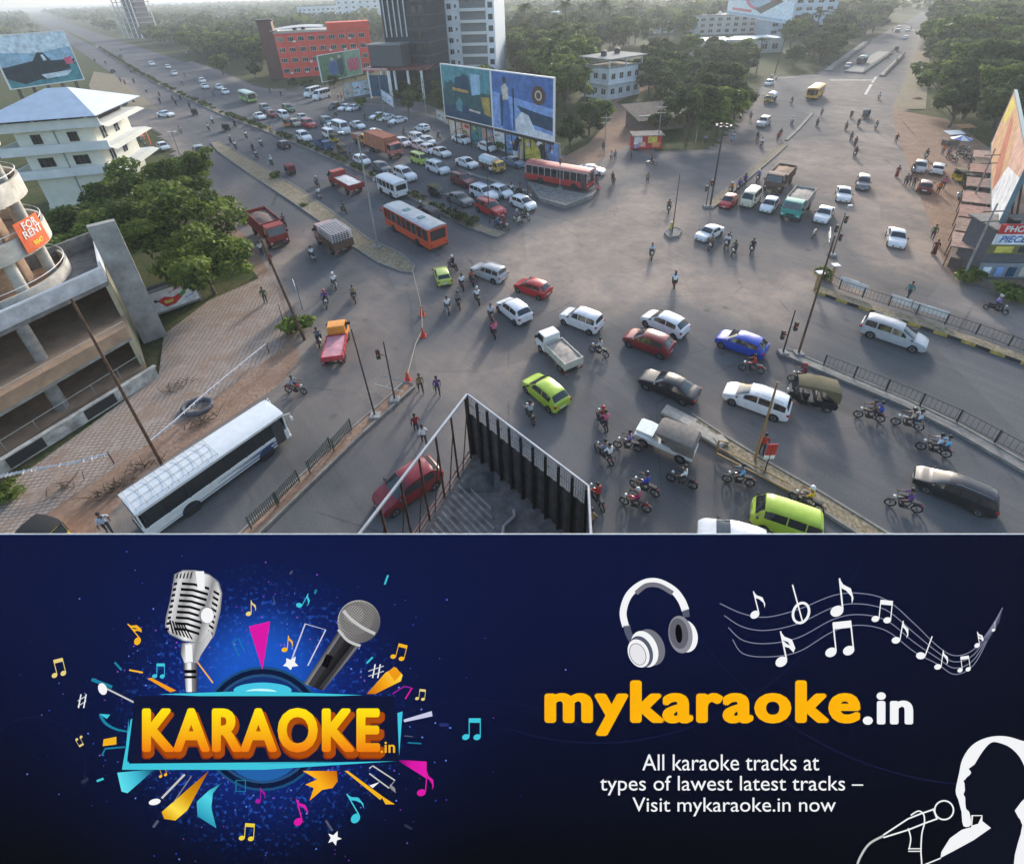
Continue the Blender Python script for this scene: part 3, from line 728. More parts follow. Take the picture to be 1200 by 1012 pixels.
for nm, arr in (('dust', dust), ('tar', tar)):
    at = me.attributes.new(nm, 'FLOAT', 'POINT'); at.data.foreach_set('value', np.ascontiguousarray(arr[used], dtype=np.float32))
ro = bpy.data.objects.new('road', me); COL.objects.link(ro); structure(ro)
def sheet(name, pts, m, z, world=False, kind='structure'):
    P = [Vector(p) for p in pts] if world else W2(pts)
    g = MB(); a = sum(P[i].x*P[(i+1) % len(P)].y-P[(i+1) % len(P)].x*P[i].y for i in range(len(P)))
    if a < 0: P = P[::-1]
    g.face([(p.x, p.y, z) for p in P]); o = g.build(name, m, None, 0); o['kind'] = kind; return o
# far stretch of both roads
a, b_ = G(90, 50), G(132, 40); a2, b2 = G(107, 62), G(150, 47)
p0 = G(165, 111); p1 = G(228, 77)
sheet('road', [p0, p1, p1+MD*1500, p0+MD*1500], am, -.03, True)
c0 = G(1074, 60); c1 = G(1040, 40)
sheet('road', [c0-CD*30, c1-CD*30, c1+CD*190, c0+CD*190], am, -.03, True)
# verges, dirt shoulders and the lane
sheet('dirt_shoulder', [(345, 395), (352, 425), (322, 455), (165, 558), (100, 640), (60, 700), (-60, 700), (-60, 640), (20, 618), (135, 545), (250, 462), (322, 412), (330, 395)], dirt_m, .012)
sheet('dirt_verge', [(240, 222), (300, 292), (326, 338), (347, 398), (330, 400), (312, 345), (286, 300), (228, 228), (208, 186), (216, 182)], dirt_m, .010)
sheet('dirt_verge', [(1046, 130), (1080, 168), (1110, 200), (1140, 250), (1140, 322), (1160, 338), (1110, 320), (1082, 240), (1064, 192), (1050, 160)], dirt_m, .010)
sheet('dirt_verge', [(1140, 322), (1200, 336), (1400, 372), (1400, 240), (1200, 200), (1110, 140), (1046, 128), (1080, 168), (1120, 215), (1135, 270)], dirt_m, .014)
sheet('dirt_lane', [(640, 196), (700, 190), (742, 166), (762, 186), (760, 150), (722, 120), (706, 122), (716, 140), (690, 168)], dirt_m, .010)
sheet('dirt_lane', [(706, 122), (722, 120), (745, 110), (780, 96), (770, 92), (735, 104)], dirt_m, .008)
sheet('dirt_verge', [(1046, 128), (1062, 98), (1066, 104), (1056, 140)], sand_m, .012)
sheet('dirt_verge', [(112, 121), (150, 126), (186, 129), (178, 122), (132, 87), (110, 84), (104, 100)], sand_m, .009)
sheet('dirt_verge', [(1046, 128), (1075, 60), (1090, 60), (1085, 128)], sand_m, .016)
sheet('forecourt', [(330, 106), (400, 119), (470, 124), (520, 139), (545, 147), (530, 135), (470, 110), (400, 100), (360, 100)], ground_mat('oily_forecourt', [(.13, .12, .11), (.18, .165, .145), (.10, .095, .09), (.2, .17, .14)]), .006)
# faint worn paint
pm = mat('worn_road_paint', (.42, .41, .38), .8, var=.5, scale=1.5)
for a, b_ in (((1014, 111), (1021, 99)), ((1022, 97), (1027, 90))):
    a, b_ = G(*a), G(*b_); n = Vector((CD.y, -CD.x, 0))*.3; sheet('road_paint', [a-n, a+n, b_+n, b_-n], pm, .004, True)
for a, b_, wd in (((973, 94), (1025, 94), .6),):
    a, b_ = G(*a), G(*b_); d = (b_-a).normalized(); n = Vector((d.y, -d.x, 0))*wd; sheet('road_paint', [a-n, a+n, b_+n, b_-n], pm, .004, True)
# paved yard: small dark-jointed blocks
ym = bpy.data.materials.new('yard_pavers'); ym.use_nodes = True; nt = ym.node_tree; pr = nt.nodes['Principled BSDF']; geo = nd('ShaderNodeNewGeometry')
wn_ = nd('ShaderNodeTexNoise'); wn_.inputs['Scale'].default_value = .35; nt.links.new(geo.outputs['Position'], wn_.inputs['Vector']); wv = nd('ShaderNodeVectorMath', operation='MULTIPLY_ADD'); nt.links.new(wn_.outputs['Color'], wv.inputs[0]); wv.inputs[1].default_value = (.5, .5, 0); nt.links.new(geo.outputs['Position'], wv.inputs[2])
vr = nd('ShaderNodeVectorRotate', rotation_type='Z_AXIS'); vr.inputs['Angle'].default_value = -R(8); nt.links.new(wv.outputs[0], vr.inputs[0])
bk = nd('ShaderNodeTexBrick'); bk.offset = 0.0; bk.inputs['Scale'].default_value = 1; bk.inputs['Brick Width'].default_value = .36; bk.inputs['Row Height'].default_value = .26; bk.inputs['Mortar Size'].default_value = .035; bk.inputs['Mortar Smooth'].default_value = .3
bk.inputs['Color1'].default_value = (.40, .32, .26, 1); bk.inputs['Color2'].default_value = (.35, .29, .24, 1); bk.inputs['Mortar'].default_value = (.16, .13, .115, 1)
nt.links.new(vr.outputs[0], bk.inputs['Vector'])
c = mix(mrange(noise(.25), .4, .7), bk.outputs[0], mix(.35, bk.outputs[0], (.30, .20, .14))); c = mix(mth('MULTIPLY', mrange(noise(.5), .5, .62), .85), c, (.27, .19, .14)); c = mix(mth('MULTIPLY', mrange(noise(.9), .52, .7), .6), c, (.42, .36, .31)); c = mix(.5, c, mrange(noise(6), .3, .7, .7, 1.3), 'MULTIPLY')
nt.links.new(c, pr.inputs['Base Color']); pr.inputs['Roughness'].default_value = .95; pr.inputs['Specular IOR Level'].default_value = .1
sheet('paved_yard', [(186, 440), (192, 392), (245, 352), (318, 320), (340, 388), (326, 412), (258, 462), (136, 546), (0, 640), (-80, 700), (-80, 560), (0, 575)], ym, .018)
sheet('grass_plot', [(-60, 330), (120, 260), (215, 182), (228, 228), (286, 300), (312, 340), (245, 352), (192, 392), (60, 420)], grass_m, .016)
def leaf_mats():
    return [mat('leaf_dark', (.06, .09, .02), .6, var=.4, scale=.6, spec=.12), mat('leaf_mid', (.13, .18, .035), .55, var=.35, scale=.6, spec=.12), mat('leaf_light', (.23, .28, .055), .5, var=.3, scale=.6, spec=.12)]
def leafify(L):
    for m in L:
        nt = m.node_tree; p = nt.nodes['Principled BSDF']; t = nt.nodes.new('ShaderNodeBsdfTranslucent'); mx = nt.nodes.new('ShaderNodeMixShader'); mx.inputs[0].default_value = .38
        nt.links.new(p.inputs['Base Color'].links[0].from_socket, t.inputs[0]); nt.links.new(p.outputs[0], mx.inputs[1]); nt.links.new(t.outputs[0], mx.inputs[2]); nt.links.new(mx.outputs[0], nt.nodes['Material Output'].inputs[0])
    return L
LM = leafify(leaf_mats()); bark = mat('bark', (.10, .08, .06), .95, var=.3)
LM2 = leafify([mat('leaf_dusty_dark', (.058, .078, .032), .8, var=.4, scale=.5, spec=.12), mat('leaf_dusty_mid', (.095, .125, .046), .8, var=.35, scale=.5, spec=.12), mat('leaf_olive', (.145, .165, .06), .75, var=.3, scale=.5, spec=.12)])
# ---------------------------------------------------------------- kerbs, islands, railings
kerb_m = mat('kerb_concrete', (.23, .215, .19), .9, var=.3, scale=2, bump=.2)
kerb_y = mat('kerb_yellow', (.42, .31, .07), .85, var=.35, scale=3); kerb_b = mat('kerb_black', (.035, .034, .033), .85, var=.3, scale=3)
def island(px, h, topm, label, kw=.18, rim=None):
    P = W2(px); a = sum(P[i].x*P[(i+1) % len(P)].y-P[(i+1) % len(P)].x*P[i].y for i in range(len(P)))
    if a < 0: P = P[::-1]
    n = len(P); inn = []
    for i in range(n):
        d1 = (P[i]-P[i-1]).normalized(); d2 = (P[(i+1) % n]-P[i]).normalized(); nn = Vector((-(d1.y+d2.y), d1.x+d2.x, 0))
        nn = nn.normalized() if nn.length > .01 else Vector((-d1.y, d1.x, 0)); inn.append(P[i]+nn*kw)
    g = MB()
    g.grid([[(p.x, p.y, 0) for p in P], [(p.x, p.y, h) for p in P], [(p.x, p.y, h) for p in inn], [(p.x, p.y, h-.05) for p in inn]], 0, True)
    o = g.build('kerb', rim or kerb_m, None, 20); structure(o)
    t = MB(); t.face([(p.x, p.y, h-.05) for p in inn]); structure(t.build('traffic_island', topm, None, 0))
    return o
def band(pts, wl, wr):
    """polygon along a world polyline"""
    L_, R_ = [], []
    for i, p in enumerate(pts):
        d = (pts[min(i+1, len(pts)-1)]-pts[max(i-1, 0)]).normalized(); n = Vector((-d.y, d.x, 0)); L_.append(p+n*wl); R_.append(p-n*wr)
    return L_, R_
def median(px, wd, h, topm, world=None):
    P = world or W2(px); L_, R_ = band(P, wd/2, wd/2); Li, Ri = band(P, wd/2-.15, wd/2-.15)
    g = MB(); g.grid([[(p.x, p.y, 0) for p in R_], [(p.x, p.y, h) for p in R_], [(p.x, p.y, h) for p in Ri], [(p.x, p.y, h-.06) for p in Ri]])
    g.grid([[(p.x, p.y, h-.06) for p in Li], [(p.x, p.y, h) for p in Li], [(p.x, p.y, h) for p in L_], [(p.x, p.y, 0) for p in L_]])
    for q, s in ((0, 1), (-1, -1)):
        f = [(L_[q].x, L_[q].y, 0), (L_[q].x, L_[q].y, h), (R_[q].x, R_[q].y, h), (R_[q].x, R_[q].y, 0)]; g.face(f if s < 0 else f[::-1])
    structure(g.build('kerb', kerb_m, None, 0))
    t = MB(); t.grid([[(p.x, p.y, h-.05) for p in Ri], [(p.x, p.y, h-.05) for p in Li]]); structure(t.build('median_strip', topm, None, 0))
def resample(P, step):
    out = [P[0].copy()]; acc = 0
    for a, b in zip(P, P[1:]):
        L = (b-a).length; t = step-acc
        while t <= L: out.append(a+(b-a)*t/L); t += step
        acc = (acc+L) % step
    return out
def painted_median(px, wd, h):
    P = resample(W2(px), .9); L_, R_ = band(P, wd/2, wd/2)
    g = MB()
    for i in range(len(P)-1):
        m = i % 2
        a, b, c, d = R_[i], R_[i+1], L_[i+1], L_[i]
        g.face([(a.x, a.y, 0), (b.x, b.y, 0), (b.x, b.y, h), (a.x, a.y, h)], m); g.face([(c.x, c.y, 0), (d.x, d.y, 0), (d.x, d.y, h), (c.x, c.y, h)], m)
        g.face([(a.x, a.y, h), (b.x, b.y, h), (c.x, c.y, h), (d.x, d.y, h)], 2)
    a, d = R_[0], L_[0]; g.face([(d.x, d.y, 0), (a.x, a.y, 0), (a.x, a.y, h), (d.x, d.y, h)], 0)
    structure(g.build('kerb', [kerb_y, kerb_b, sand_m], None, 0))
def railing(px, h, label, m=dsteel, z0=.15, post=2.0, step=.28, world=None, group=None, rails=2, broken=False):
    P = world or W2(px); root = thing('railing', label, 'railing', tuple(P[0]), 0, group); o = P[0]
    Q = [p-o for p in P]; posts = resample(Q, post)+[Q[-1]]
    for p in posts[:60]:
        g = MB(); g.box(p.x-.04, p.x+.04, p.y-.04, p.y+.04, z0, z0+h+.08); g.build('post', m, root, 0)
    g = MB()
    for k in range(rails):
        zz = z0+h-(h-.15)*k/max(1, rails-1); g.tube([(p.x, p.y, zz) for p in Q], .028, 5)
    g.build('rail', m, root)
    g = MB()
    for i, p in enumerate(resample(Q, step)):
        if broken and rng.random() < .3: continue
        dx = rng.uniform(-.03, .03) if broken else 0
        g.tube([(p.x, p.y, z0+.15), (p.x+dx, p.y+dx, z0+h)], .014, 4, caps=False)
    g.build('pickets', m, root, 0)
    return root
# near sandy island between service lane and main carriageway
island([(247, 168), (256, 166), (300, 191), (352, 222), (395, 252), (432, 280), (470, 297), (487, 312), (484, 321), (470, 319), (443, 309), (415, 291), (384, 267), (340, 236), (296, 207), (255, 178)], .18, sand_m, '')
# main median with its low hedge
mm = W2([(587, 277), (545, 262), (500, 239), (460, 216), (420, 197), (380, 178)])
m2 = [mm[-1]+MD*t for t in (40, 90, 160, 260, 420, 700)]
# follow the photographed line
MEDPX = [(587, 277), (548, 263), (505, 241), (462, 219), (430, 203), (398, 188), (360, 172), (330, 160), (300, 148), (262, 134), (225, 117), (190, 100), (160, 84), (135, 68), (112, 54)]
MEDW = W2(MEDPX); median(None, 1.5, .22, sand_m, MEDW)
median(None, 3.0, .2, grass_m, [MEDW[-1]+MD*t for t in (2, 200, 500)])
# jam divider on the right side of the queue
median([(545, 203), (580, 213), (622, 226)], .7, .2, kerb_m)
island([(619, 217), (650, 225), (686, 232), (700, 226), (694, 233), (662, 245), (632, 236)], .55, concd, '', .25)
# cross road median, its lower part and the broken upper part
median([(829, 244), (850, 228), (880, 203), (905, 182), (918, 170)], 1.3, .22, sand_m)
median([(921, 165), (935, 152), (952, 133)], .5, .2, kerb_m)
# painted median with railing at the right
painted_median([(957, 341), (985, 351), (1030, 366), (1080, 382), (1140, 402), (1200, 424), (1280, 454)], 1.0, .3)
railing([(962, 330), (985, 344), (1030, 359), (1080, 375), (1140, 395), (1200, 417), (1270, 444)], 1.0, 'dark railing on the yellow and black kerb beside the silver people carrier', dsteel, .3)
median([(916, 412), (945, 425), (1000, 448), (1060, 473), (1120, 503), (1200, 549), (1290, 604)], 1.0, .22, kerb_m)
railing([(964, 431), (1010, 449), (1060, 470), (1120, 497), (1200, 541), (1260, 574)], 1.0, 'dark picket railing on the kerb above the row of waiting motorcycles', dsteel, .22)
# long broken island through the lower right
median([(805, 492), (845, 519), (900, 553), (960, 588), (1030, 632), (1110, 680)], 1.3, .22, sand_m)
# median of the lower left arm
median([(480, 452), (452, 477), (418, 507), (375, 548), (300, 620), (250, 670)], 1.1, .22, dirt_m)
for k, (a, b_) in enumerate((((470, 462), (441, 487)), ((413, 506), (392, 530)), ((389, 528), (364, 556)), ((352, 566), (328, 592)), ((326, 594), (296, 622)))):
    if k == 0: continue
    a, b_ = G(*a), G(*b_); root = thing('barrier_panel', ['', 'green picket barrier panel nearest the two lamp posts', 'tilted green picket barrier panel, second from the lamp posts', 'long green picket barrier panel beside the white bus', 'lowest green picket barrier panel above the dark screen'][k], 'barrier', tuple(a)); d = b_-a
    g = MB(); g.box(-.04, .04, -.04, .04, .2, 1.3); g.build('post', rail_green, root, 0)
    g = MB(); g.box(d.x-.04, d.x+.04, d.y-.04, d.y+.04, .2, 1.3); g.build('post', rail_green, root, 0)
    g = MB(); g.tube([(0, 0, 1.22), (d.x, d.y, 1.22)], .03, 5); g.tube([(0, 0, .4), (d.x, d.y, .4)], .03, 5); g.build('rail', rail_green, root)
    g = MB()
    for q in range(int(d.length/.12)): t = (q+.5)*.12/d.length; g.box(d.x*t-.02, d.x*t+.02, d.y*t-.02, d.y*t+.02, .4, 1.22)
    g.build('pickets', rail_green, root, 0)
# toll-like islands far up the cross road
dk = mat('striped_kerb', (.1, .095, .09), .9)
for a, b_, wd, lb in (((970, 84), (1016, 50), 2.5, 0), ((1000, 86), (1037, 62), 5.0, 1), ((1033, 90), (1057, 66), 1.2, 2)):
    median([a, b_], wd, .5, kerb_m)
    P = W2([a, b_]); L_, R_ = band(P, wd/2, wd/2)
    railing(None, .9, ['low dark rail on the left far traffic island', 'low dark rail on the middle far traffic island', 'low dark rail on the right far traffic island'][lb], dk, .5, 3, .8, [R_[0], R_[1]], 'rails on the far islands')
# ---------------------------------------------------------------- poles
def pole(name, label, cat, px, h, r=.09, m=dsteel, arms=(), group=None, lean=(0, 0), base=True):
    p = G(*px); root = thing(name, label, cat, tuple(p), 0, group)
    g = MB(); g.tube([(0, 0, 0), (lean[0]*.5, lean[1]*.5, h*.5), (lean[0], lean[1], h)], r, 8, r2=r*.6); g.build('pole', m, root)
    if base: g = MB(); g.box(-.35, .35, -.35, .35, 0, .3, bev=.05); g.build('base', conc, root)
    for (ax, ay, ln) in arms:
        d = Vector((ax, ay, 0)).normalized()*ln; g = MB(); g.tube([(lean[0], lean[1], h-.1), (lean[0]+d.x*.6, lean[1]+d.y*.6, h+.25), (lean[0]+d.x, lean[1]+d.y, h+.3)], .04, 5); g.build('arm', m, root)
        g = MB(); c = (lean[0]+d.x, lean[1]+d.y); g.box(c[0]-.28, c[0]+.28, c[1]-.14, c[1]+.14, h+.22, h+.36, bev=.04); g.build('lamp_head', whitep, root)
    return root
pole('lamp_post', 'tall grey double lamp post on the sandy island between truck and orange bus', 'lamp post', (443, 291), 13.3, .13, steel, ((1, .3, 1.6), (-1, -.3, 1.6)))
pole('utility_pole', 'tall bare leaning pole in the paved yard left of the white bus', 'pole', (192, 548), 12.8, .10, rust, base=False)
r_ = pole('floodlight_mast', 'tall mast with a ring of floodlights at the head of the cross road median', 'mast', (832, 243), 10.6, .13, dsteel)
for k in range(8):
    t = 2*math.pi*k/8; g = MB(); c, s = math.cos(t), math.sin(t); g.tube([(0, 0, 10.2), (c*.5, s*.5, 10.5), (c*.85, s*.85, 10.5)], .03, 4); g.box(c*.85-.16, c*.85+.16, s*.85-.16, s*.85+.16, 10.35, 10.65, bev=.03); g.build('floodlight', dsteel, r_)
pole('lamp_post', 'slim bare post on the small round island in the middle of the crossing', 'post', (787, 277), 7.6, .07, dsteel, base=False)
island([(778, 275), (783, 270), (793, 269), (799, 272), (795, 279), (784, 281)], .35, concd, '', .12)
g = MB(); p = G(786, 271); g.tube([(0, 0, 0), (0, 0, .9)], .16, 8, r2=.1); o = g.build('bollard', mat('bollard_yellow', (.5, .42, .06), .6), None); o.location = p; o.location.z = .3; tag(o, 'short yellow bollard beside the slim post on the round island', 'bollard')
def signal(px, h, label, heads, m=dsteel):
    root = pole('traffic_light', label, 'traffic light', px, h, .07, m)
    for ax, ay, z in heads:
        g = MB(); g.tube([(0, 0, z), (ax, ay, z)], .03, 4); g.box(ax-.13, ax+.13, ay-.11, ay+.11, z-.4, z+.4, bev=.03)
        o = g.build('signal_head', blackp, root)
        for k in range(3): q = MB(); q.ball((ax, ay-.11, z-.26+.26*k), .075, n=8, k=4); q.build('lens', [mat('lens_green', (.02, .12, .06), .3), lampo, lampr][k], o)
    return root
signal((827, 243), 4.0, 'traffic light beside the floodlight mast left of the red hatchback', ((-.3, 0, 2.6), (.3, 0, 3.3)))
signal((917, 415), 4.2, 'pair of dark signal heads at the foot of the tall right post', ((-.4, 0, 1.9), (.5, .1, 2.6)))
pole('lamp_post', 'tall thin dark post rising from the right median by the rickshaw', 'post', (935, 416), 10.4, .09, rust)
signal((975, 300), 5.0, 'traffic light with dark heads at the tip of the upper right barrier', ((.3, 0, 2.2), (-.4, 0, 3.2), (.3, 0, 4.2)))
pole('lamp_post', 'slim dark post at the left end of the lower left median', 'post', (440, 489), 7.2, .07, dsteel, lean=(-.5, .6))
signal((463, 470), 5.4, 'white topped traffic light with louvred head on the lower left median', ((-.6, .2, 4.2),))
pole('utility_pole', 'leaning rusty pole wrapped in leaves beside the blue roadside poster', 'pole', (357, 398), 9.5, .13, rust, base=False, lean=(-1.2, .2))
pole('utility_pole', 'yellow brown pole on the broken island beside the red sign', 'pole', (884, 540), 6.4, .09, mat('ochre_paint', (.30, .2, .08), .7), base=False)
pole('utility_pole', 'thin dark rod standing in the paved yard behind the leafy pole', 'pole', (337, 392), 3.2, .04, dsteel, base=False)
signal((656, 222), 6.0, 'traffic light standing on the concrete island in front of the red bus', ((0, -.2, 4.3),), steel)
for px, py, h, t in ((574, 262, 8, 'thin dark post at the near tip of the main median'), (529, 250, 5, 'short dark post on the main median beside the black sedan'), (482, 470-60, 0, ''),):
    if h: pole('lamp_post', t, 'post', (px, py), h, .06, dsteel, base=False)
for px, py, h, ct in ((226, 262-12, 5, 'small double-headed street lamp left of the red truck'), (277, 272, 3.2, 'small double-headed street lamp near the red truck'), (213, 188, 5, 'small lamp at the roadside above the big tree')):
    r_ = pole('street_lamp', ct, 'street lamp', (px, py), h, .05, dsteel, ((1, 0, .5), (-1, 0, .5)), base=False)
for k, (px, py) in enumerate(((450, 132), (500, 140), (770, 175), (815, 168), (708, 182), (1133, 250), (1126, 330))):
    r_ = pole('utility_pole', ['concrete utility pole beside the three parked white cars', 'concrete utility pole left of the paired hoardings', 'thin concrete pole beside the red kiosk', 'thin concrete pole in front of the roadside trees', 'pole at the mouth of the dirt lane', 'wooden pole between the pink tin roofs and the orange hoarding', 'wooden pole at the lower corner of the photocopy shop'][k], 'pole', (px, py), [9, 9, 8, 8, 7, 8, 8][k], .11, conc, base=False)
    for z in (.9, .78):
        g = MB(); h = [9, 9, 8, 8, 7, 8, 8][k]*z; g.box(-.9, .9, -.05, .05, h, h+.09); g.build('crossarm', dsteel, r_, 0)
# red sign on a post beside the ochre pole
p = G(895, 556); root = thing('sign_post', 'small red sign on a thin post on the broken island', 'sign', tuple(p)); g = MB(); g.tube([(0, 0, 0), (0, 0, 2.2)], .04, 5); g.build('post', dsteel, root)
g = MB(); g.box(-.3, .3, -.03, .03, 1.7, 2.6, bev=.01); g.build('sign_board', mat('sign_red', (.45, .03, .03), .5), root)
g = MB(); g.box(-.3, .3, -.03, .03, 1.4, 1.68); g.build('sign_board', whitep, root, 0)
# rope with red cones across the slip lane
conem = mat('cone_red', (.55, .06, .03), .6)
RP = [(484, 322), (490, 345), (495, 368), (496, 392), (488, 412), (479, 444)]
for i, (px, py) in enumerate(((495, 369), (496, 394), (478, 446))):
    g = MB(); g.tube([(0, 0, .04), (0, 0, .95)], .22, 10, r2=.03); g.box(-.28, .28, -.28, .28, 0, .05); o = g.build('traffic_cone', conem, None); o.location = G(px, py); tag(o, ['red cone highest up the roped line beside the lime car', 'red cone in the middle of the roped line', 'red cone at the foot of the rope near the two walkers'][i], 'cone', 'red cones on the rope')
g = MB(); g.tube([tuple(G(*q)+Vector((0, 0, .75-.2*(i % 2)))) for i, q in enumerate(RP)], .035, 5); o = g.build('rope', mat('rope_fibre', (.38, .34, .26), .9), None); tag(o, 'pale rope strung between red cones across the slip lane', 'rope')
# rubble, stone slabs on broken island
rb = mat('broken_concrete', (.36, .33, .28), .9, var=.3)
for k, (px, py, sx, sy, rz) in enumerate(((795, 492, 2.2, 1.0, -.7), (812, 503, 1.8, .7, -.75), (826, 513, 2.4, .8, -.8), (843, 520, .8, .8, .2))):
    g = MB(); g.box(-sx/2, sx/2, -sy/2, sy/2, 0, .22, bev=.05); o = g.build('concrete_slab', rb, None, 20); p = G(px, py); o.location = (p.x, p.y, .2); o.rotation_euler = (rng.uniform(-.05, .05), .04, rz); tag(o, ['pale broken slab right behind the jeep canvas', 'pale broken slab second from the jeep on the island', 'long pale broken slab third from the jeep', 'small square slab farthest from the jeep on the island'][k], 'slab', 'broken slabs on the island')
r_ = thing('leaning_gate', 'ochre gate frame leaning on the broken island by the waiting motorcycle', 'barrier', tuple(G(838, 536)), -.75)
g = MB(); g.tube([(0, 0, .2), (0, 0, 1.5), (.5, 0, 1.7)], .06, 6); g.tube([(0, 0, .4), (4.2, 0, .5)], .07, 6); g.tube([(0, .5, .4), (4.0, .5, .5)], .05, 6); g.build('frame', mat('ochre_paint', (.30, .2, .08)), r_)
# fallen metal frame by lower left lights, end board and pieces at right railing tip
r_ = thing('broken_railing', 'fallen pale metal frame beside the lower left traffic light', 'railing', tuple(G(455, 462)), -.5)
g = MB(); g.tube([(-1.2, 0, .5), (1.6, 0, .9), (1.6, 1.0, .9), (-1.2, 1.0, .5), (-1.2, 0, .5)], .04, 5); g.tube([(-.2, 0, .6), (-.2, 1, .6)], .03, 4); g.tube([(.7, 0, .75), (.7, 1, .75)], .03, 4); g.build('frame', steel, r_)
for k, (px, py, c) in enumerate(((955, 340, whitep), (973, 331, whitep))):
    r_ = thing('marker_post', ['white topped marker post at the tip of the painted median', 'second white topped marker post behind the tip of the painted median'][k], 'post', tuple(G(px, py))); g = MB(); g.tube([(0, 0, 0), (0, 0, 1.9)], .14, 8); g.build('post', mat('ochre_paint', (.3, .2, .08)), r_); g = MB(); g.box(-.35, .35, -.3, .3, 1.9, 2.0, bev=.03); g.build('cap', whitep, r_)
for k, (px, py) in enumerate(((992, 340), (1003, 345), (1052, 362), (1078, 371), (1094, 376))):
    r_ = thing('notice_board', 'white board fixed to the dark railing, number %s from its left tip' % ['one', 'two', 'three', 'four', 'five'][k], 'board', tuple(G(px, py)+Vector((0, 0, .5))), R(-48)); g = MB(); g.box(-.75, .75, -.02, .02, .1, .75, bev=.01); g.build('board', whitep, r_)
r_ = thing('barrier_panel', 'pale folding barrier behind the parked motorcycle at the upper right line', 'barrier', tuple(G(970, 283)), R(60))
g = MB(); g.box(-1.6, 1.6, -.04, .04, .5, .62); g.box(-1.6, 1.6, -.04, .04, 1.0, 1.15); g.build('rail', steel, r_, 0)
g = MB(); g.tube([(-1.5, -.4, 0), (-1.5, 0, 1.15), (-1.5, .4, 0)], .035, 5); g.tube([(1.5, -.4, 0), (1.5, 0, 1.15), (1.5, .4, 0)], .035, 5); g.build('leg', steel, r_)
pole('lamp_post', 'short pole with a white cap right of the white sedan at the line', 'post', (985, 268), 2.6, .06, steel, ((1, 0, .3),), base=False)
# ---------------------------------------------------------------- buildings
def frame_of(A, B):
    d = (B-A); return math.atan2(d.y, d.x), d.length
def add_window(root, x, z, ww, wh, side='f', D=0, W=0, fm=None, pm_=None, cache={}, bars=1, sill=False):
    key = (ww, wh, (fm or whitep).name, (pm_ or glass).name, bars)
    if key not in cache:
        g = MB(); t = .07
        for a in ((-ww/2, ww/2, -.05, .06, -wh/2, -wh/2+t), (-ww/2, ww/2, -.05, .06, wh/2-t, wh/2), (-ww/2, -ww/2+t, -.05, .06, -wh/2+t, wh/2-t), (ww/2-t, ww/2, -.05, .06, -wh/2+t, wh/2-t)): g.box(*a)
        for k in range(bars): xx = -ww/2+ww*(k+1)/(bars+1); g.box(xx-.03, xx+.03, -.04, .05, -wh/2+t, wh/2-t)
        f = g.build('window', fm or whitep, None, 0)
        p = MB(); p.box(-ww/2+.03, ww/2-.03, -.02, .03, -wh/2+.03, wh/2-.03); pn = p.build('pane', pm_ or glass, f, 0)
        cache[key] = f
    else: f = clone(cache[key])
    f.parent = root
    f.location, f.rotation_euler = {'f': ((x, 0, z), (0, 0, 0)), 'b': ((x, D, z), (0, 0, math.pi)), 'r': ((W, x, z), (0, 0, math.pi/2)), 'l': ((0, x, z), (0, 0, -math.pi/2))}[side]
    return f
def block(name, label, A, rz, W, D, H, wallm, roofm=None, parapet=.6, floors=0, bandm=None, cat='building', z0=0, bo=.25):
    root = thing(name, label, cat, (A.x, A.y, 0), rz)
    g = MB(); g.box(0, W, 0, D, z0, H); g.build('wall', wallm, root, 0)
    g = MB(); g.box(-.12, W+.12, -.12, D+.12, H, H+.12)
    if parapet:
        for a in ((-.12, W+.12, -.12, .08), (-.12, W+.12, D-.08, D+.12), (-.12, .08, .08, D-.08), (W-.08, W+.12, .08, D-.08)): g.box(*a, H+.12, H+parapet)
    g.build('roof', roofm or conc, root, 0)
    if floors:
        g = MB()
        for k in range(1, floors):
            z = H*k/floors; g.box(-bo, W+bo, -bo, D+bo, z-.14, z+.14)
        g.build('floor_band', bandm or wallm, root, 0)
    return root
# white three storey house with the hipped tin roof
A = G(62, 247); B = G(146, 238); rz, W = frame_of(A, B)
wb = thing('white_house', 'white three storey building with a pale hipped sheet roof at the left edge', 'building', tuple(A), rz)
D_ = 11.0; fl = [0, 5.0, 8.3, 11.4]
g = MB(); g.box(0, W, 0, D_, 0, 11.4); g.box(-.1, W*.97, -.14, 0, 0, .9); g.build('wall', cream, wb, 0)
g = MB()
for z in fl[1:]: g.box(-2.2, W+1.6, -.9, D_+.8, z-.1, z+.15); g.box(-2.2, W+1.6, -.9, -.75, z+.15, z+1.1); g.box(-2.2, -2.05, -.75, D_+.8, z+.15, z+1.1)
g.build('balcony_slab', white_wall, wb, 0)
for z in fl[1:]:
    g = MB(); g.face([(W+1.6, -.9, z+.15), (W+2.5, -1.0, z-.2), (W+2.5, D_+.8, z-.2), (W+1.6, D_+.8, z+.15)]); g.build('sunshade', cream, wb, 0)
g = MB(); zr = 12.9; e = 2.0
c = [(-e-1, -e, zr), (W+e, -e, zr), (W+e, D_+e, zr), (-e-1, D_+e, zr)]; r1 = (W*.32, D_/2, zr+2.9); r2 = (W*.62, D_/2, zr+2.9)
for q in ([c[0], c[1], r2, r1], [c[1], c[2], r2], [c[2], c[3], r1, r2], [c[3], c[0], r1]): g.face(q)
for q in ([c[0], c[3], c[2], c[1]],): g.face([(p[0], p[1], p[2]-.08) for p in q])
tin = mat('pale_sheet_roof', (.60, .65, .70), .45, .2, var=.12, scale=.6)
g.build('roof', tin, wb, 0)
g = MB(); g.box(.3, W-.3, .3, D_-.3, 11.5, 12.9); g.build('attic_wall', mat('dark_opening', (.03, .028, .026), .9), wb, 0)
g = MB()
for x in (0, W/3, 2*W/3, W): g.box(x-.15, x+.15, -.7, -.4, 11.5, 12.95)
g.build('pillar', cream, wb, 0)
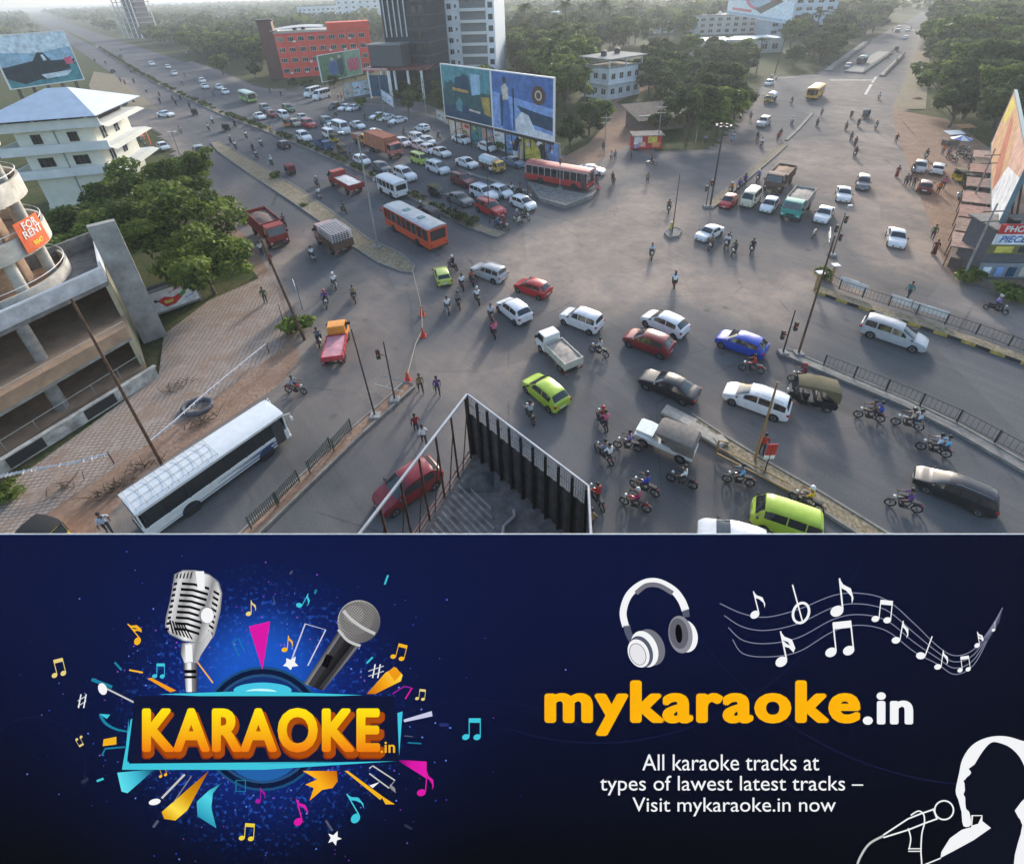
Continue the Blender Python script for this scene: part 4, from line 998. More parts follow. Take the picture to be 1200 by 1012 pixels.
bluepane = mat('window_dark', (.03, .035, .04), .2)
for x, z, ww, wh in ((W*.25, 10.1, 1.2, 1.3), (W*.72, 10.1, 1.2, 1.3), (W*.24, 6.9, 1.9, 1.3), (W*.70, 6.9, 1.9, 1.3), (W*.75, 1.2, 2.2, .9), (W*.42, 1.0, .8, .5)): add_window(wb, x, z, ww, wh, bars=2, fm=mat('frame_brown', (.1, .06, .04), .6))
for y in (2.5, 6.5):
    for z in (10, 6.9): add_window(wb, y, z, 1.6, 1.9, 'r', W=W)
g = MB(); g.tube([(W*.5, -.06, .9), (W*.5, -.06, 11.4)], .07, 6); g.tube([(W*.95, -.06, .9), (W*.95, -.06, 5)], .05, 6); g.build('drain_pipe', steel, wb)
# ---- hoardings: a poster board with frame, posts and art built of flat shapes
def art(name, m): return mat(name, m, .55, var=.38, scale=1.1, spec=.3)
def hoarding(name, label, TL, TR, hgt, legs, shapes, bg, frame=whitep, skirt=0, z_top=None, thick=.25, cat='billboard', lean=0, back=True, text=()):
    """TL, TR: world points of the upper corners (z = top); art in unit coordinates, y down"""
    d = Vector((TR.x-TL.x, TR.y-TL.y, 0)); Wd = d.length; rz = math.atan2(d.y, d.x); zt = TL.z; zb = zt-hgt
    root = thing(name, label, cat, (TL.x, TL.y, 0), rz)
    g = MB(); g.box(0, Wd, 0, thick, zb, zt); p = g.build('board', bg, root, 0)
    g = MB(); t = .18
    for a in ((-t, Wd+t, zt, zt+t), (-t, Wd+t, zb-t, zb), (-t, 0, zb, zt), (Wd, Wd+t, zb, zt)): g.box(a[0], a[1], -.06, thick+.04, a[2], a[3])
    g.build('frame', frame, root, 0)
    if skirt: g = MB(); g.box(0, Wd, .06, thick-.02, zb-skirt, zb-t-.01); g.build('skirt_panel', mat('dark_brown_panel', (.05, .04, .03), .8), root, 0)
    if legs:
        for k in range(legs):
            x = Wd*(k+.5)/legs
            g = MB(); g.tube([(x, thick+.2, 0), (x, thick+.2, zt-.3)], .14, 6); g.tube([(x, thick+2.2, 0), (x, thick+.3, zb+hgt*.7)], .09, 5)
            for q in range(1, 5): zz = zb*q/5+.3*q; g.tube([(x, thick+.2, zz), (x, thick+2.2-2*zz/zt, zz)], .05, 4)
            g.build('leg', dsteel, root)
    for k, (m, pts) in enumerate(shapes):
        g = MB(); y = -.010-.004*k; g.face([(u*Wd, y, zt-v*hgt) for u, v in pts]); 
        f = g.f[0]; pp_ = [g.v[i] for i in f]; a = sum(pp_[i][0]*pp_[(i+1) % len(pp_)][2]-pp_[(i+1) % len(pp_)][0]*pp_[i][2] for i in range(len(pp_)))
        if a < 0: g.f[0] = f[::-1]
        g.build('poster_art', m, p, 0)
    for (s, u, v, hh, m, bold) in text:
        o = text_obj(s, hh*hgt, m, bold); o.parent = p; o.location = (u*Wd, -.03-.004*len(shapes), zt-v*hgt); o.rotation_euler = (math.pi/2, 0, 0)
    return root
def text_obj(s, size, m, bold=0.0, align='CENTER', name='lettering', sx=1.0, extr=0.0, shear=0, sp=1.0):
    cu = bpy.data.curves.new(name, 'FONT'); cu.body = s; cu.size = size; cu.align_x = align; cu.align_y = 'CENTER'; cu.offset = bold*size; cu.extrude = extr; cu.resolution_u = 4; cu.space_character = sp; cu.shear = shear
    t = bpy.data.objects.new(name, cu); COL.objects.link(t)
    me = bpy.data.meshes.new_from_object(t.evaluated_get(bpy.context.evaluated_depsgraph_get())); bpy.data.objects.remove(t)
    me.name = name; me.materials.clear(); me.materials.append(m)
    if sx != 1: me.transform(Matrix.Diagonal((sx, 1, 1, 1)))
    o = bpy.data.objects.new(name, me); COL.objects.link(o); return o
def ell(cx, cy, rx, ry, n=16, a0=0, a1=360): return [(cx+rx*math.cos(R(a0+(a1-a0)*k/n)), cy+ry*math.sin(R(a0+(a1-a0)*k/n))) for k in range(n+(a1-a0 < 360))]
def on_ray(px, py, z): return G(px, py, z)
# cyan billboard standing behind / on the roof of the white house
TL, TR = G(14, 105, 13), G(98, 93, 13); TL.z = TR.z = 21.5
cy, dk_, pk, lb = art('poster_sky', (.30, .48, .62)), art('poster_dark', (.035, .05, .06)), art('poster_pink', (.6, .12, .2)), art('poster_light', (.62, .74, .82))
navy = art('poster_navy', (.02, .065, .12)); teal = art('poster_teal', (.025, .10, .11)); tealb = art('poster_teal_light', (.08, .27, .31)); ochre = art('poster_ochre', (.45, .30, .08)); bluea = art('poster_blue', (.07, .16, .40)); bluel = art('poster_blue_light', (.22, .36, .66)); wh_ = art('poster_white', (.72, .73, .75)); ora = art('poster_orange', (.62, .27, .12)); red_ = art('poster_red', (.55, .04, .04)); gre = art('poster_green', (.08, .28, .10)); yel = art('poster_yellow', (.65, .55, .10)); pal = art('poster_pale', (.55, .50, .42)); pinkw = art('poster_salmon', (.62, .38, .30))
rng2 = random.Random(3)
def skyline(x0, x1, base, top, n, seed):
    r = random.Random(seed); pts = [(x0, base)]
    for k in range(n): x = x0+(x1-x0)*(k+.5)/n; pts.append((x, base+(top-base)*r.uniform(.45, 1)))
    return pts+[(x1, base)]
hoarding('billboard', 'huge pale blue billboard with a dark tail shape above the white building roof', TL, TR, 8.4, 5,
    [(lb, [(0, 0), (1, 0), (1, .3), (.5, .38), (0, .3)]), (tealb, [(0, .75), (1, .62), (1, 1), (0, 1)]), (dk_, [(.42, .52), (.52, .36), (.60, .38), (.66, .55), (1, .56), (.97, .62), (.9, .64), (.88, .74), (.7, .8), (.65, .92), (.4, .9), (.2, .95), (0, .8), (0, .6)]), (lb, [(.55, .42), (.585, .41), (.61, .53), (.56, .54)]), (pk, [(.84, .53), (.95, .5), (.96, .65), (.85, .66)]), (lb, [(.45, .8), (.9, .78), (.8, .88), (.5, .9)])], cy)
# ---- red building with a pale roof, dark corner tower
A = G(333, 92); B = A+(G(440, 84)-A)*1.0
redw = mat('red_facade', (.75, .075, .04), .7, var=.15, scale=.3)
rz, W = frame_of(A, B); H = 14.5
rb_ = block('red_building', 'red four storey building with white window bands and a curved pale roof', A, rz, W, 22, H, redw, mat('pale_roof', (.5, .5, .47), .8), .5)
g = MB(); rows = []
for k in range(9): x = -1+(W*.52+1)*k/8; z = H+.9+.9*math.sin(math.pi*k/10); rows.append([(x, -1.5, z), (x, 7, z+.4), (x, 14, z)])
g.grid(rows); g.build('curved_roof', mat('pale_roof', (.5, .5, .47), .8), rb_, 50)
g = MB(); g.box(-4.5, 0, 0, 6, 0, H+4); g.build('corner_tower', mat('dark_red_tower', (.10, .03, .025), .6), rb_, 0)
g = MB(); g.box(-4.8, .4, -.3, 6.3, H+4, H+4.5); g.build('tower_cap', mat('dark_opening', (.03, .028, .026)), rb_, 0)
g = MB(); g.box(W*.55, W+.2, -.6, 8, H+.12, H+2.6); g.build('upper_storey', redw, rb_, 0)
for k in range(4):
    z = 2.4+k*3.4
    for q in range(9): add_window(rb_, 1.6+q*W/9.3, z, 2.1, 1.5, fm=whitep, bars=2)
for q in range(5): add_window(rb_, 2+q*4.2, 6, 2.0, 1.5, 'r', W=W); add_window(rb_, 2+q*4.2, 11, 2.0, 1.5, 'r', W=W)
# ---- dark glass office with white fins
A = G(458, 116); B = G(520, 132); A = A+Vector((2, 6, 0)); rz = math.atan2(-.30, .95)
dg_ = mat('dark_cladding', (.022, .034, .048), .5, 0, var=.3, scale=.2, spec=.25)
db = block('glass_office', 'dark glazed office block with white vertical fins beside the pale apartment tower', G(452, 118)+Vector((0, 10, 0)), R(-14), 17, 14, 27, dg_, conc, .8, 8, mat('dark_band', (.035, .045, .055), .4), bo=.08)
for k in range(5): g = MB(); x = 1.2+k*1.9; g.box(x-.11, x+.11, -.55, -.1, 15, 27.5); g.build('fin', whitep, db, 0)
g = MB(); g.box(-3, 9, -6, -.3, 8.2, 13.5); g.build('annex', mat('dark_annex', (.07, .075, .085), .5), db, 0)
g = MB(); g.box(-3.5, 9.5, -6.6, -.2, 13.5, 13.8); g.build('annex_roof', mat('annex_grey', (.2, .21, .2), .7), db, 0)
g = MB(); g.box(-5, 17.6, -7.4, -.2, 7.4, 8.1); g.build('canopy', mat('maroon_canopy', (.13, .03, .03), .6), db, 0)
g = MB(); g.box(-5.2, 4, -7.7, -7.42, 7.5, 8.0); g.build('canopy_edge', mat('pink_edge', (.6, .35, .35), .6), db, 0)
g = MB()
pass
for k in range(5): x = -4+k*5; g = MB(); g.box(x-.3, x+.3, -7, -6.4, 0, 7.4); g.build('pillar', white_wall, db, 0)
g = MB(); g.box(3.5, 4.6, -7.3, -7.05, .4, 7.3); g.build('sign_panel', white_wall, db, 0)
g = MB(); g.box(-3.6, 3.2, -7.2, -7.0, .6, 6.2); g.build('sign_panel', navy, db, 0)
for k in range(8):
    for q in range(2): add_window(db, 12+q*2.7, 3+k*3.1, 1.9, 2.0, fm=mat('frame_dark', (.05, .06, .07), .4), bars=1)
# ---- white and blue apartment tower
ap = block('apartment_tower', 'tall white and pale blue apartment tower with grey balconies', G(499, 98), R(-10), 27, 18, 38, mat('apartment_white', (.80, .82, .85), .8, var=.05), conc, 1, 0)
paleb = mat('apartment_blue', (.48, .60, .78), .8)
g = MB(); g.box(-.25, 6.5, -.3, 12, 0, 38.3); g.build('blue_wing', paleb, ap, 0)
g = MB(); g.box(15, 24, -.35, -.02, 0, 38); g.build('grey_panel', mat('grey_screen', (.17, .18, .19), .6), ap, 0)
for k in range(12):
    z = 3+k*3.1
    g = MB(); g.box(14.8, 24.2, -1.1, -.05, z-1.45, z-1.2); g.box(14.8, 24.2, -1.1, -1.0, z-1.2, z-.6); g.build('balcony', whitep, ap, 0)
    add_window(ap, 11.2, z, 1.6, 1.5); add_window(ap, 13.4, z, .8, 1.0)
    f = add_window(ap, 4.6, z, 3.0, 1.9); f.location.y = -.3
    g = MB(); g.box(24.8, 26.4, -.05, .02, z-.7, z+.8); g.build('dark_opening', mat('window_dark', (.03, .035, .04)), ap, 0)
ap.scale = (.86, 1, 1); db.scale = (.78, 1, 1)
# ---- white hostels behind
for k, (px, py, w_, d_, h_, lb_) in enumerate(((352, 30, 42, 20, 16, 'long white block with rows of small windows behind the red building'), (398, 30, 60, 20, 22, 'taller white block with rows of windows behind the dark glass office'))):
    b = block('white_block', lb_, G(px, py), R(4), w_, d_, h_, white_wall, conc, .6)
    for i in range(4 if k == 0 else 5):
        for j in range(9): add_window(b, 2.5+j*(w_-4)/8.6, 2.5+i*(h_-2)/(4 if k == 0 else 5), 2.2, 1.5)
def tank(root, x, y, z, m=blackp):
    g = MB(); g.tube([(x, y, z), (x, y, z+1.1)], .75, 12); g.tube([(x, y, z+1.1), (x, y, z+1.35)], .72, 12, r2=.3); g.build('water_tank', m, root)
def aircon(root, x, z):
    g = MB(); g.box(x-.45, x+.45, -.42, -.03, z-.3, z+.3, bev=.03); g.build('air_conditioner', whitep, root)
for x, y in ((6, 14), (9, 14), (20, 12), (24, 15)): tank(rb_, x, y, 14.7)
for k in range(9): aircon(rb_, 3.1+(k*7.3) % 24, 1.6+3.4*(k % 4))
for k in range(8): aircon(ap, 8.6, 3.4+k*3.1)
for x in (3, 8, 14): tank(db, x, 8, 27.2, whitep)
# ---- unfinished tower by the highway
tw = thing('unfinished_tower', 'tall unfinished concrete tower with open floors far along the highway', 'building', tuple(G(146, 46)), R(-12))
tw.scale = (.72, 1, 1)
for k in range(11):
    g = MB(); x1 = 24 if k < 8 else 24-(k-7)*3; g.box(k*.15, x1, 0, 18, k*3.6, k*3.6+.4); g.build('floor_slab', mat('tower_slab', (.34, .33, .33), .9), tw, 0)
g = MB(); g.box(8, 22, 4, 15, 0, 37); g.build('core', mat('tower_core', (.12, .125, .14), .8), tw, 0)
g = MB()
for x in (.5, 6, 12, 18, 23.3):
    for y in (.4, 17): g.box(x-.3, x+.3, y-.3, y+.3, 0, 28)
g.build('column', white_wall, tw, 0)
# ---- small white house, blue roofed shop, far buildings right
b = block('white_villa', 'white two storey villa with a grey roof terrace among the trees', G(712, 118), R(36), 12, 9, 7.5, white_wall, conc, .5, 2, bo=.5)
for s_, n in (('f', 4), ('l', 3)):
    for q in range(n):
        for z in (2, 5.6): add_window(b, 1.6+q*2.9, z, 1.5, 1.5, s_)
g = MB(); g.box(-1, 13, -1, 10, 9.6, 9.9); g.build('roof_sheet', mat('grey_sheet', (.26, .26, .25), .9, var=.3, spec=.1), b, 0)
g = MB()
for x, y in ((0, 0), (6, 0), (12, 0), (0, 9), (12, 9)): g.box(x-.15, x+.15, y-.15, y+.15, 7.6, 9.6)
g.build('roof_post', white_wall, b, 0)
tank(b, 3, 5, 9.9); tank(b, 9, 6, 9.9)
b = block('low_shop_building', 'long low building with a pale blue roof behind the roadside trees', G(812, 66), R(3), 36, 14, 5, mat('shop_wall', (.45, .42, .38), .85), mat('pale_blue_roof', (.36, .5, .55), .6), .3)
for q in range(8): add_window(b, 3+q*4.2, 2.4, 2.4, 2.2)
b = block('shop_building', 'stepped white commercial building beneath the round-logo billboard', G(822, 46)+Vector((4, 20, 0)), R(0), 42, 22, 9, mat('shop_wall_two', (.55, .53, .5), .85), conc, .5, 3)
for z in (1.8, 4.6, 7.4):
    for q in range(9): add_window(b, 3+q*4.4, z, 2.4, 1.6)
[tank(b, 4+6*k, 12, 9.3, blackp if k % 2 else whitep) for k in range(6)]
b = block('blue_white_building', 'pale blue and white building at the top right behind the palms', G(912, 46)+Vector((0, 12, 0)), R(-6), 30, 18, 17, mat('blue_white_wall', (.5, .56, .64), .8), conc, .6, 5)
for z in (2, 5.3, 8.6, 12, 15.2):
    for q in range(6): add_window(b, 3+q*4.8, z, 2.8, 1.6)
b = block('small_white_shed', 'small white gabled shed far back beyond the trees', G(762, 40), R(10), 16, 10, 6, white_wall, whitep, .2)
b = block('far_warehouse', 'long pale warehouse roof at the top edge left of centre', G(600, 28), R(0), 60, 30, 7, white_wall, mat('pale_blue_roof', (.36, .5, .55)), .2)
TL, TR = on_ray(856, -12, 21), on_ray(934, -10, 21)
hoarding('billboard', 'pale blue billboard with a red ring and grey bars at the top edge', TL, TR, 11, 0, [(lb, [(0, .1), (1, .1), (1, .9), (0, .9)]), (pk, ell(.55, .35, .22, .36)), (cy, ell(.55, .35, .16, .27)), (dk_, [(.5, .68), (.8, .25), (.88, .33), (.6, .82)]), (pk, [(.1, .72), (.45, .72), (.45, .82), (.1, .82)])], cy)
# ---- paired hoardings over the traffic queue, poster wall and arch below
TL = G(522, 135, 5.2); TR = G(648, 165, 5.2); TL.z = TR.z = 14.2; Wd = (TR-TL).length
mid = TL+(TR-TL)*.49; mid2 = TL+(TR-TL)*.503
hoarding('billboard', 'dark teal film-like billboard, left of the pair above the traffic queue', TL, mid, 9.0, 3,
    [(tealb, [(0, 0), (1, 0), (1, .42), (0, .45)]), (cy, [(.62, .1), (.8, .1), (.8, .45), (.62, .5)]), (teal, skyline(.02, .62, .62, .08, 9, 4)), (navy, skyline(.25, .6, .6, .12, 5, 5)), (teal, [(0, .55), (.3, .48), (.65, .5), (1, .62), (1, .8), (0, .85)]), (ochre, [(.22, .40), (.55, .42), (.56, .47), (.22, .46)]), (ochre, [(.80, .50), (.97, .48), (.98, .85), (.86, .8)]), (navy, [(0, .78), (.5, .72), (1, .84), (1, 1), (0, 1)]), (tealb, [(.28, .7), (.36, .58), (.42, .66), (.40, .85), (.28, .84)]), (pal, [(.55, .76), (.78, .78), (.78, .82), (.55, .80)])], teal, skirt=.7)
TLb = Vector((mid2.x, mid2.y, 14.2))
hoarding('billboard', 'bright blue billboard with a round brown badge, right of the pair above the queue', TLb, TR, 9.0, 3,
    [(bluel, [(0, .35), (1, .48), (1, 1), (0, 1)]), (navy, [(.42, .52), (.7, .58), (1, .62), (1, .85), (.65, .8)]), (wh_, [(.4, .78), (.5, .62), (.62, .66), (.72, .88), (1, .92), (1, 1), (.4, 1)]), (navy, [(.14, .38), (.2, .38), (.22, .95), (.14, .95)]), (pal, [(.17, .24), (.24, .18), (.29, .26), (.28, .5), (.19, .48)]), (bluea, [(.2, .46), (.29, .46), (.34, 1), (.17, 1)]), (dk_, ell(.225, .13, .03, .06)), (dk_, [(.36, .25), (.385, .25), (.385, .96), (.36, .96)]), (mat('badge_brown', (.10, .05, .035), .5), ell(.78, .30, .105, .16)), (pal, ell(.78, .30, .055, .085)), (mat('badge_brown', (.10, .05, .035)), ell(.78, .30, .035, .055))], bluea, skirt=.7)
# poster wall under the hoardings
P0, P1 = G(528, 160), G(655, 199)
def pwall(a, b, h, nm, lab, panels, z0=.3, seed=1):
    d = b-a; L = d.length; rz = math.atan2(d.y, d.x); root = thing(nm, lab, 'poster wall', (a.x, a.y, 0), rz); r = random.Random(seed)
    g = MB(); g.box(0, L, 0, .2, 0, h); g.build('wall', conc, root, 0)
    x = .1
    n = len(panels)
    for k, mm_ in enumerate(panels):
        w_ = (L-.2)/n; p = MB(); p.box(x+.06, x+w_-.06, -.06, -.01, z0, h-.15); pn = p.build('poster', mm_, root, 0)
        for q in range(4):
            g = MB(); cx, cz = x+w_*r.uniform(.2, .8), r.uniform(z0+.5, h-.7); ww, hh = w_*r.uniform(.08, .22), r.uniform(.2, .6); g.face([(max(x+.1, cx-ww), -.065-.004*q, cz-hh*.5), (min(x+w_-.1, cx+ww), -.065-.004*q, cz-hh*.6), (min(x+w_-.1, cx+ww*.8), -.065-.004*q, cz+hh*.5), (max(x+.1, cx-ww*.9), -.065-.004*q, cz+hh*.6)])
            g.build('poster_art', r.choice([wh_, tealb, pinkw, yel, bluel, red_, pal, gre]), pn, 0)
        x += w_
    return root
pwall(P0, G(609, 184), 4.4, 'poster_wall', 'long wall of faded colourful posters under the paired hoardings', [pal, pinkw, tealb, pinkw, wh_, bluel], seed=2)
pwall(G(612, 186), P1, 4.2, 'poster_wall', 'yellow and blue poster wall behind the arch under the blue billboard', [yel, yel, bluel], seed=5)
p = G(604, 185); q = G(640, 196); d = q-p; root = thing('entrance_arch', 'black and white entrance arch under the blue billboard', 'arch', tuple(p), math.atan2(d.y, d.x)); L = d.length
g = MB(); rows = []
for k in range(19):
    t = math.pi*k/18; r1, r2_ = L/2, L/2-.7; rows.append([(L/2-r*math.cos(t), y, 1.4+r*.95*math.sin(t)) for r, y in ((r1, -.5), (r2_, -.5), (r2_, 0), (r1, 0))])
for i in range(18):
    for j in range(4):
        jj = (j+1) % 4; g.face([rows[i][j], rows[i][jj], rows[i+1][jj], rows[i+1][j]], i % 2 if i in (4, 5, 6, 7, 12, 13) else 0)
g.build('arch', [blackp, whitep], root, 0)
g = MB(); g.box(0, .7, -.5, 0, 0, 1.42); g.box(L-.7, L, -.5, 0, 0, 1.42); g.build('pillar', whitep, root, 0)
# other hoardings by the red building, boundary boards
TL, TR = G(372, 66, 9.5), G(420, 58, 9.5)
hoarding('billboard', 'poster of two figures on green and pink ground before the red building', TL, TR, 7.5, 3, [(art('poster_leaf', (.10, .24, .14)), [(0, 0), (.6, 0), (.6, 1), (0, 1)]), (pk, [(.66, .3), (.95, .3), (.95, .8), (.66, .8)]), (bluea, ell(.3, .55, .09, .38)), (navy, ell(.48, .5, .08, .42)), (pal, ell(.3, .2, .04, .08)), (pal, ell(.48, .15, .04, .08))], art('poster_mint', (.25, .42, .30)))
pwall(G(404, 118), G(447, 110), 4.5, 'poster_wall', 'pale blue boarded fence by the two parked white cars', [pal, lb, lb, wh_], .6, 7)
pwall(G(448, 118), G(462, 128), 3.0, 'poster_wall', 'short pale wall with faded sheets right of the boarded fence', [lb, wh_], .5, 9)
pwall(G(512, 140), G(540, 155), 2.2, 'poster_wall', 'low wall with torn pale posters left of the poster wall', [pal, ochre], .3, 11)
# kiosk with a printed front at the lane mouth
k_ = thing('kiosk', 'roadside kiosk wrapped in red and yellow print at the mouth of the dirt lane', 'kiosk', tuple(G(741, 176)), R(-2))
g = MB(); g.box(0, 5.0, 0, 2.2, .2, 2.6); g.build('body', red_, k_, 0)
g = MB(); g.box(-.3, 5.3, -.8, 2.5, 2.6, 2.72); g.build('roof', mat('kiosk_roof', (.22, .19, .17), .9, var=.4, spec=.1), k_, 0)
for q, (a, b_, c, d, m) in enumerate(((.2, 1.6, 1.0, 2.4, wh_), (1.0, 2.2, .6, 1.4, pinkw), (2.6, 4.2, 1.2, 2.3, yel), (3.4, 4.7, .5, 1.3, ora), (.3, 1.0, .4, .9, bluel))):
    g = MB(); g.box(a, b_, -.03-.01*q, -.004, c, d); g.build('print', m, k_, 0)
b = block('tin_shed', 'low tin roofed shed behind the red kiosk', G(752, 160)+Vector((0, 3, 0)), R(12), 10, 6, 3, mat('shed_wall', (.2, .17, .14)), None, 0)
g = MB(); g.face([(-1, -2, 2.7), (11, -2, 2.7), (11, 7, 4.2), (-1, 7, 4.2)]); g.face([(-1, 7, 4.12), (11, 7, 4.12), (11, -2, 2.62), (-1, -2, 2.62)]); g.build('tin_roof', mat('rusty_tin', (.15, .12, .10), .9, var=.4, spec=.1), b, 0)
# ---- left foreground: open concrete building with brown decks, fin wall and curved balconies
P0 = Vector((-31.7, 34.3, 0)); sd = Vector((-.40, -.9165, 0)); bk_ = Vector((-.62, .784, 0))
cb = thing('concrete_building', 'stained open-sided concrete building with brown decks in the left foreground', 'building', (0, 0, 0))
def slab(p0, ln, dp, z0, z1, name, m, off=0, parent=cb, off2=0):
    a = p0+bk_*off; b_ = a+sd*ln; c = b_+bk_*dp; d = a+bk_*dp
    g = MB(); g.prism([(a.x, a.y), (b_.x, b_.y), (c.x, c.y), (d.x, d.y)], z0, z1, bottom=True); return g.build(name, m, parent, 0)
Lc = 26
F0 = P0-bk_*3.0
slab(F0, Lc, 14, .1, .5, 'deck', brown_floor); slab(F0, Lc, 14, 3.3, 3.6, 'deck', brown_floor, -.2); slab(P0, Lc, 12, 6.6, 6.95, 'roof_deck', concd)
slab(P0, Lc, .18, 6.95, 8.1, 'parapet', mat('stained_white', (.50, .51, .53), .85, var=.3, scale=1.2), -.02); slab(P0, Lc, .3, 8.1, 8.2, 'parapet_cap', white_wall, -.06)
slab(P0, .2, 9, 6.95, 8.1, 'parapet', white_wall, .2); slab(P0, 12, .35, 6.95, 8.3, 'parapet', concd, 8.6)
slab(F0, Lc, .12, 3.6, 4.3, 'deck_edge', brown_floor, -.22); slab(F0, Lc, .5, 3.0, 3.3, 'beam', conc, -.1)
slab(P0, Lc, .2, .5, 6.6, 'back_wall', mat('brown_wall', (.28, .19, .13), .9, var=.3), 8)
slab(F0, .3, 11, .5, 3.3, 'end_wall', mat('yellowed_wall', (.36, .33, .22), .9, var=.2), 0); slab(P0, .3, 8, 3.6, 6.6, 'end_wall', mat('yellowed_wall', (.36, .33, .22)), .2)
for k in (6, 13.5, 20):
    p = F0+sd*k+bk_*1.2; g = MB(); g.tube([(p.x, p.y, .5), (p.x, p.y, 3.3)], .42, 14); g.build('column', conc, cb); g = MB(); q = p+bk_*2.2; g.tube([(q.x, q.y, 3.6), (q.x, q.y, 6.6)], .38, 14); g.build('column', conc, cb)
def rail_line(a, b_, z, h, n, parent, nm='handrail'):
    g = MB()
    g.tube([(a.x, a.y, z+h), (b_.x, b_.y, z+h)], .03, 5)
    for k in range(n+1): p = a+(b_-a)*k/n; g.tube([(p.x, p.y, z), (p.x, p.y, z+h)], .025, 4)
    g.build(nm, mat('pale_pipe', (.4, .38, .33), .6), parent)
rail_line(F0-bk_*.05, F0+sd*Lc-bk_*.05, .5, 1.0, 14, cb); rail_line(F0-bk_*.2, F0+sd*Lc-bk_*.2, 4.3, .5, 14, cb)
# fin
f0 = Vector((-31.6, 36.0, 0)); g = MB(); u = Vector((.62, -.784, 0)); a = f0+Vector((.1, -.9, 0)); q = [a, a+Vector((1.1, .75, 0)), a+Vector((1.1, .75, 0))+bk_*1.2, a+bk_*1.2]
q = [f0+Vector(v) for v in ((-.6, -.7, 0), (.75, .45, 0), (.35, .95, 0), (-1.0, -.2, 0))]
g.prism([(p.x, p.y) for p in q], 0, 11.1); g.build('fin_wall', mat('fin_concrete', (.30, .29, .27), .9, var=.4, scale=.7), cb, 0)
# low stained boundary wall with dark openings
wa, wb_ = G(186, 441), G(-30, 577); d = wb_-wa; rz = math.atan2(d.y, d.x); bw = thing('boundary_wall', 'low stained white boundary wall with dark openings along the paved yard', 'wall', (wa.x, wa.y, 0), rz)
g = MB(); g.box(0, d.length, -.12, .12, 0, 1.0); g.box(-.1, d.length, -.18, .18, 1.0, 1.08); g.build('wall', mat('mossy_white', (.42, .41, .37), .9, var=.5, scale=1.5), bw, 0)
for x0 in (3.1, 7.6): g = MB(); g.box(x0, x0+2.0, -.16, .16, .15, .95); g.build('opening', mat('dark_opening', (.03, .028, .026)), bw, 0)
# curved balcony building
rbC = Vector((-41.0, 33.0, 0)); cbld = thing('curved_building', 'cream building with stacked curved balconies and an orange rent sign at the left edge', 'building', tuple(rbC))
stw = mat('aged_cream', (.52, .49, .43), .85, var=.3, scale=1.2)
for k in range(4):
    z = 7.0+k*3.6; Rr = 6.0-(.1*k)
    n = 48
    def arc(r, z): return [(r*math.cos(t), r*math.sin(t), z) for t in [2*math.pi*j/n for j in range(n)]]
    g = MB(); g.grid([arc(Rr, z-.5 if k else z), arc(Rr, z+.95), arc(Rr-.18, z+.95), arc(Rr-.18, z+.1)], 0, True); g.build('balcony_wall', stw, cbld, 40)
    g = MB(); g.face(arc(Rr-.1, z+.1)); g.face(arc(Rr-.1, z-.48 if k else z)[::-1]); g.build('balcony_floor', brown_floor if k < 2 else concd, cbld, 0)
    g = MB(); g.tube(arc(Rr-.05, z+1.35)+[arc(Rr-.05, z+1.35)[0]], .03, 4); g.build('handrail', whitep, cbld)
g = MB(); rows = [[(3.6*math.cos(t), 3.6*math.sin(t), z) for t in [2*math.pi*j/32 for j in range(32)]] for z in (7, 21)]; g.grid(rows, 0, True); g.build('inner_wall', mat('brown_wall', (.28, .19, .13)), cbld, 40)
for t in (-50, -10, 30, 70):
    g = MB(); x, y = 4.9*math.cos(R(t)), 4.9*math.sin(R(t)); g.tube([(x, y, 7.1), (x, y, 20.9)], .38, 12); g.build('column', stw, cbld)
t0 = math.atan2(-.35, 1)
sg = thing('rent_sign', 'orange FOR RENT banner hanging on the curved balcony', 'banner', (0, 0, 0))
def bend(s, R0, t0_, z0):  # wrap a flat mesh (x, z) round the balcony
    for v in s.data.vertices:
        t = t0_+v.co.x/R0; v.co = Vector((rbC.x+(R0+.02-v.co.y)*math.cos(t), rbC.y+(R0+.02-v.co.y)*math.sin(t), z0+v.co.z))
g = MB(); g.grid([[(-1.25+2.5*i/10, 0, 0) for i in range(11)], [(-1.25+2.5*i/10, 0, 2.3) for i in range(11)]]); o = g.build('banner', mat('banner_orange', (.72, .13, .04), .6), sg); zs_ = 10.3; T0 = R(9)
bend(o, 6.1, T0, zs_)
for s_, z_ in (('FOR', 1.85), ('RENT', 1.25)):
    t = text_obj(s_, .78, whitep, .02, sx=1.0)
    for v in t.data.vertices: v.co = Vector((v.co.x, .03, v.co.y+z_))
    bend(t, 6.16, T0, zs_); t.parent = sg
t = text_obj('9847', .5, mat('sign_yellow', (.8, .6, .05)), .02)
for v in t.data.vertices: v.co = Vector((v.co.x, .03, v.co.y+.45))
bend(t, 6.16, T0, zs_); t.parent = sg
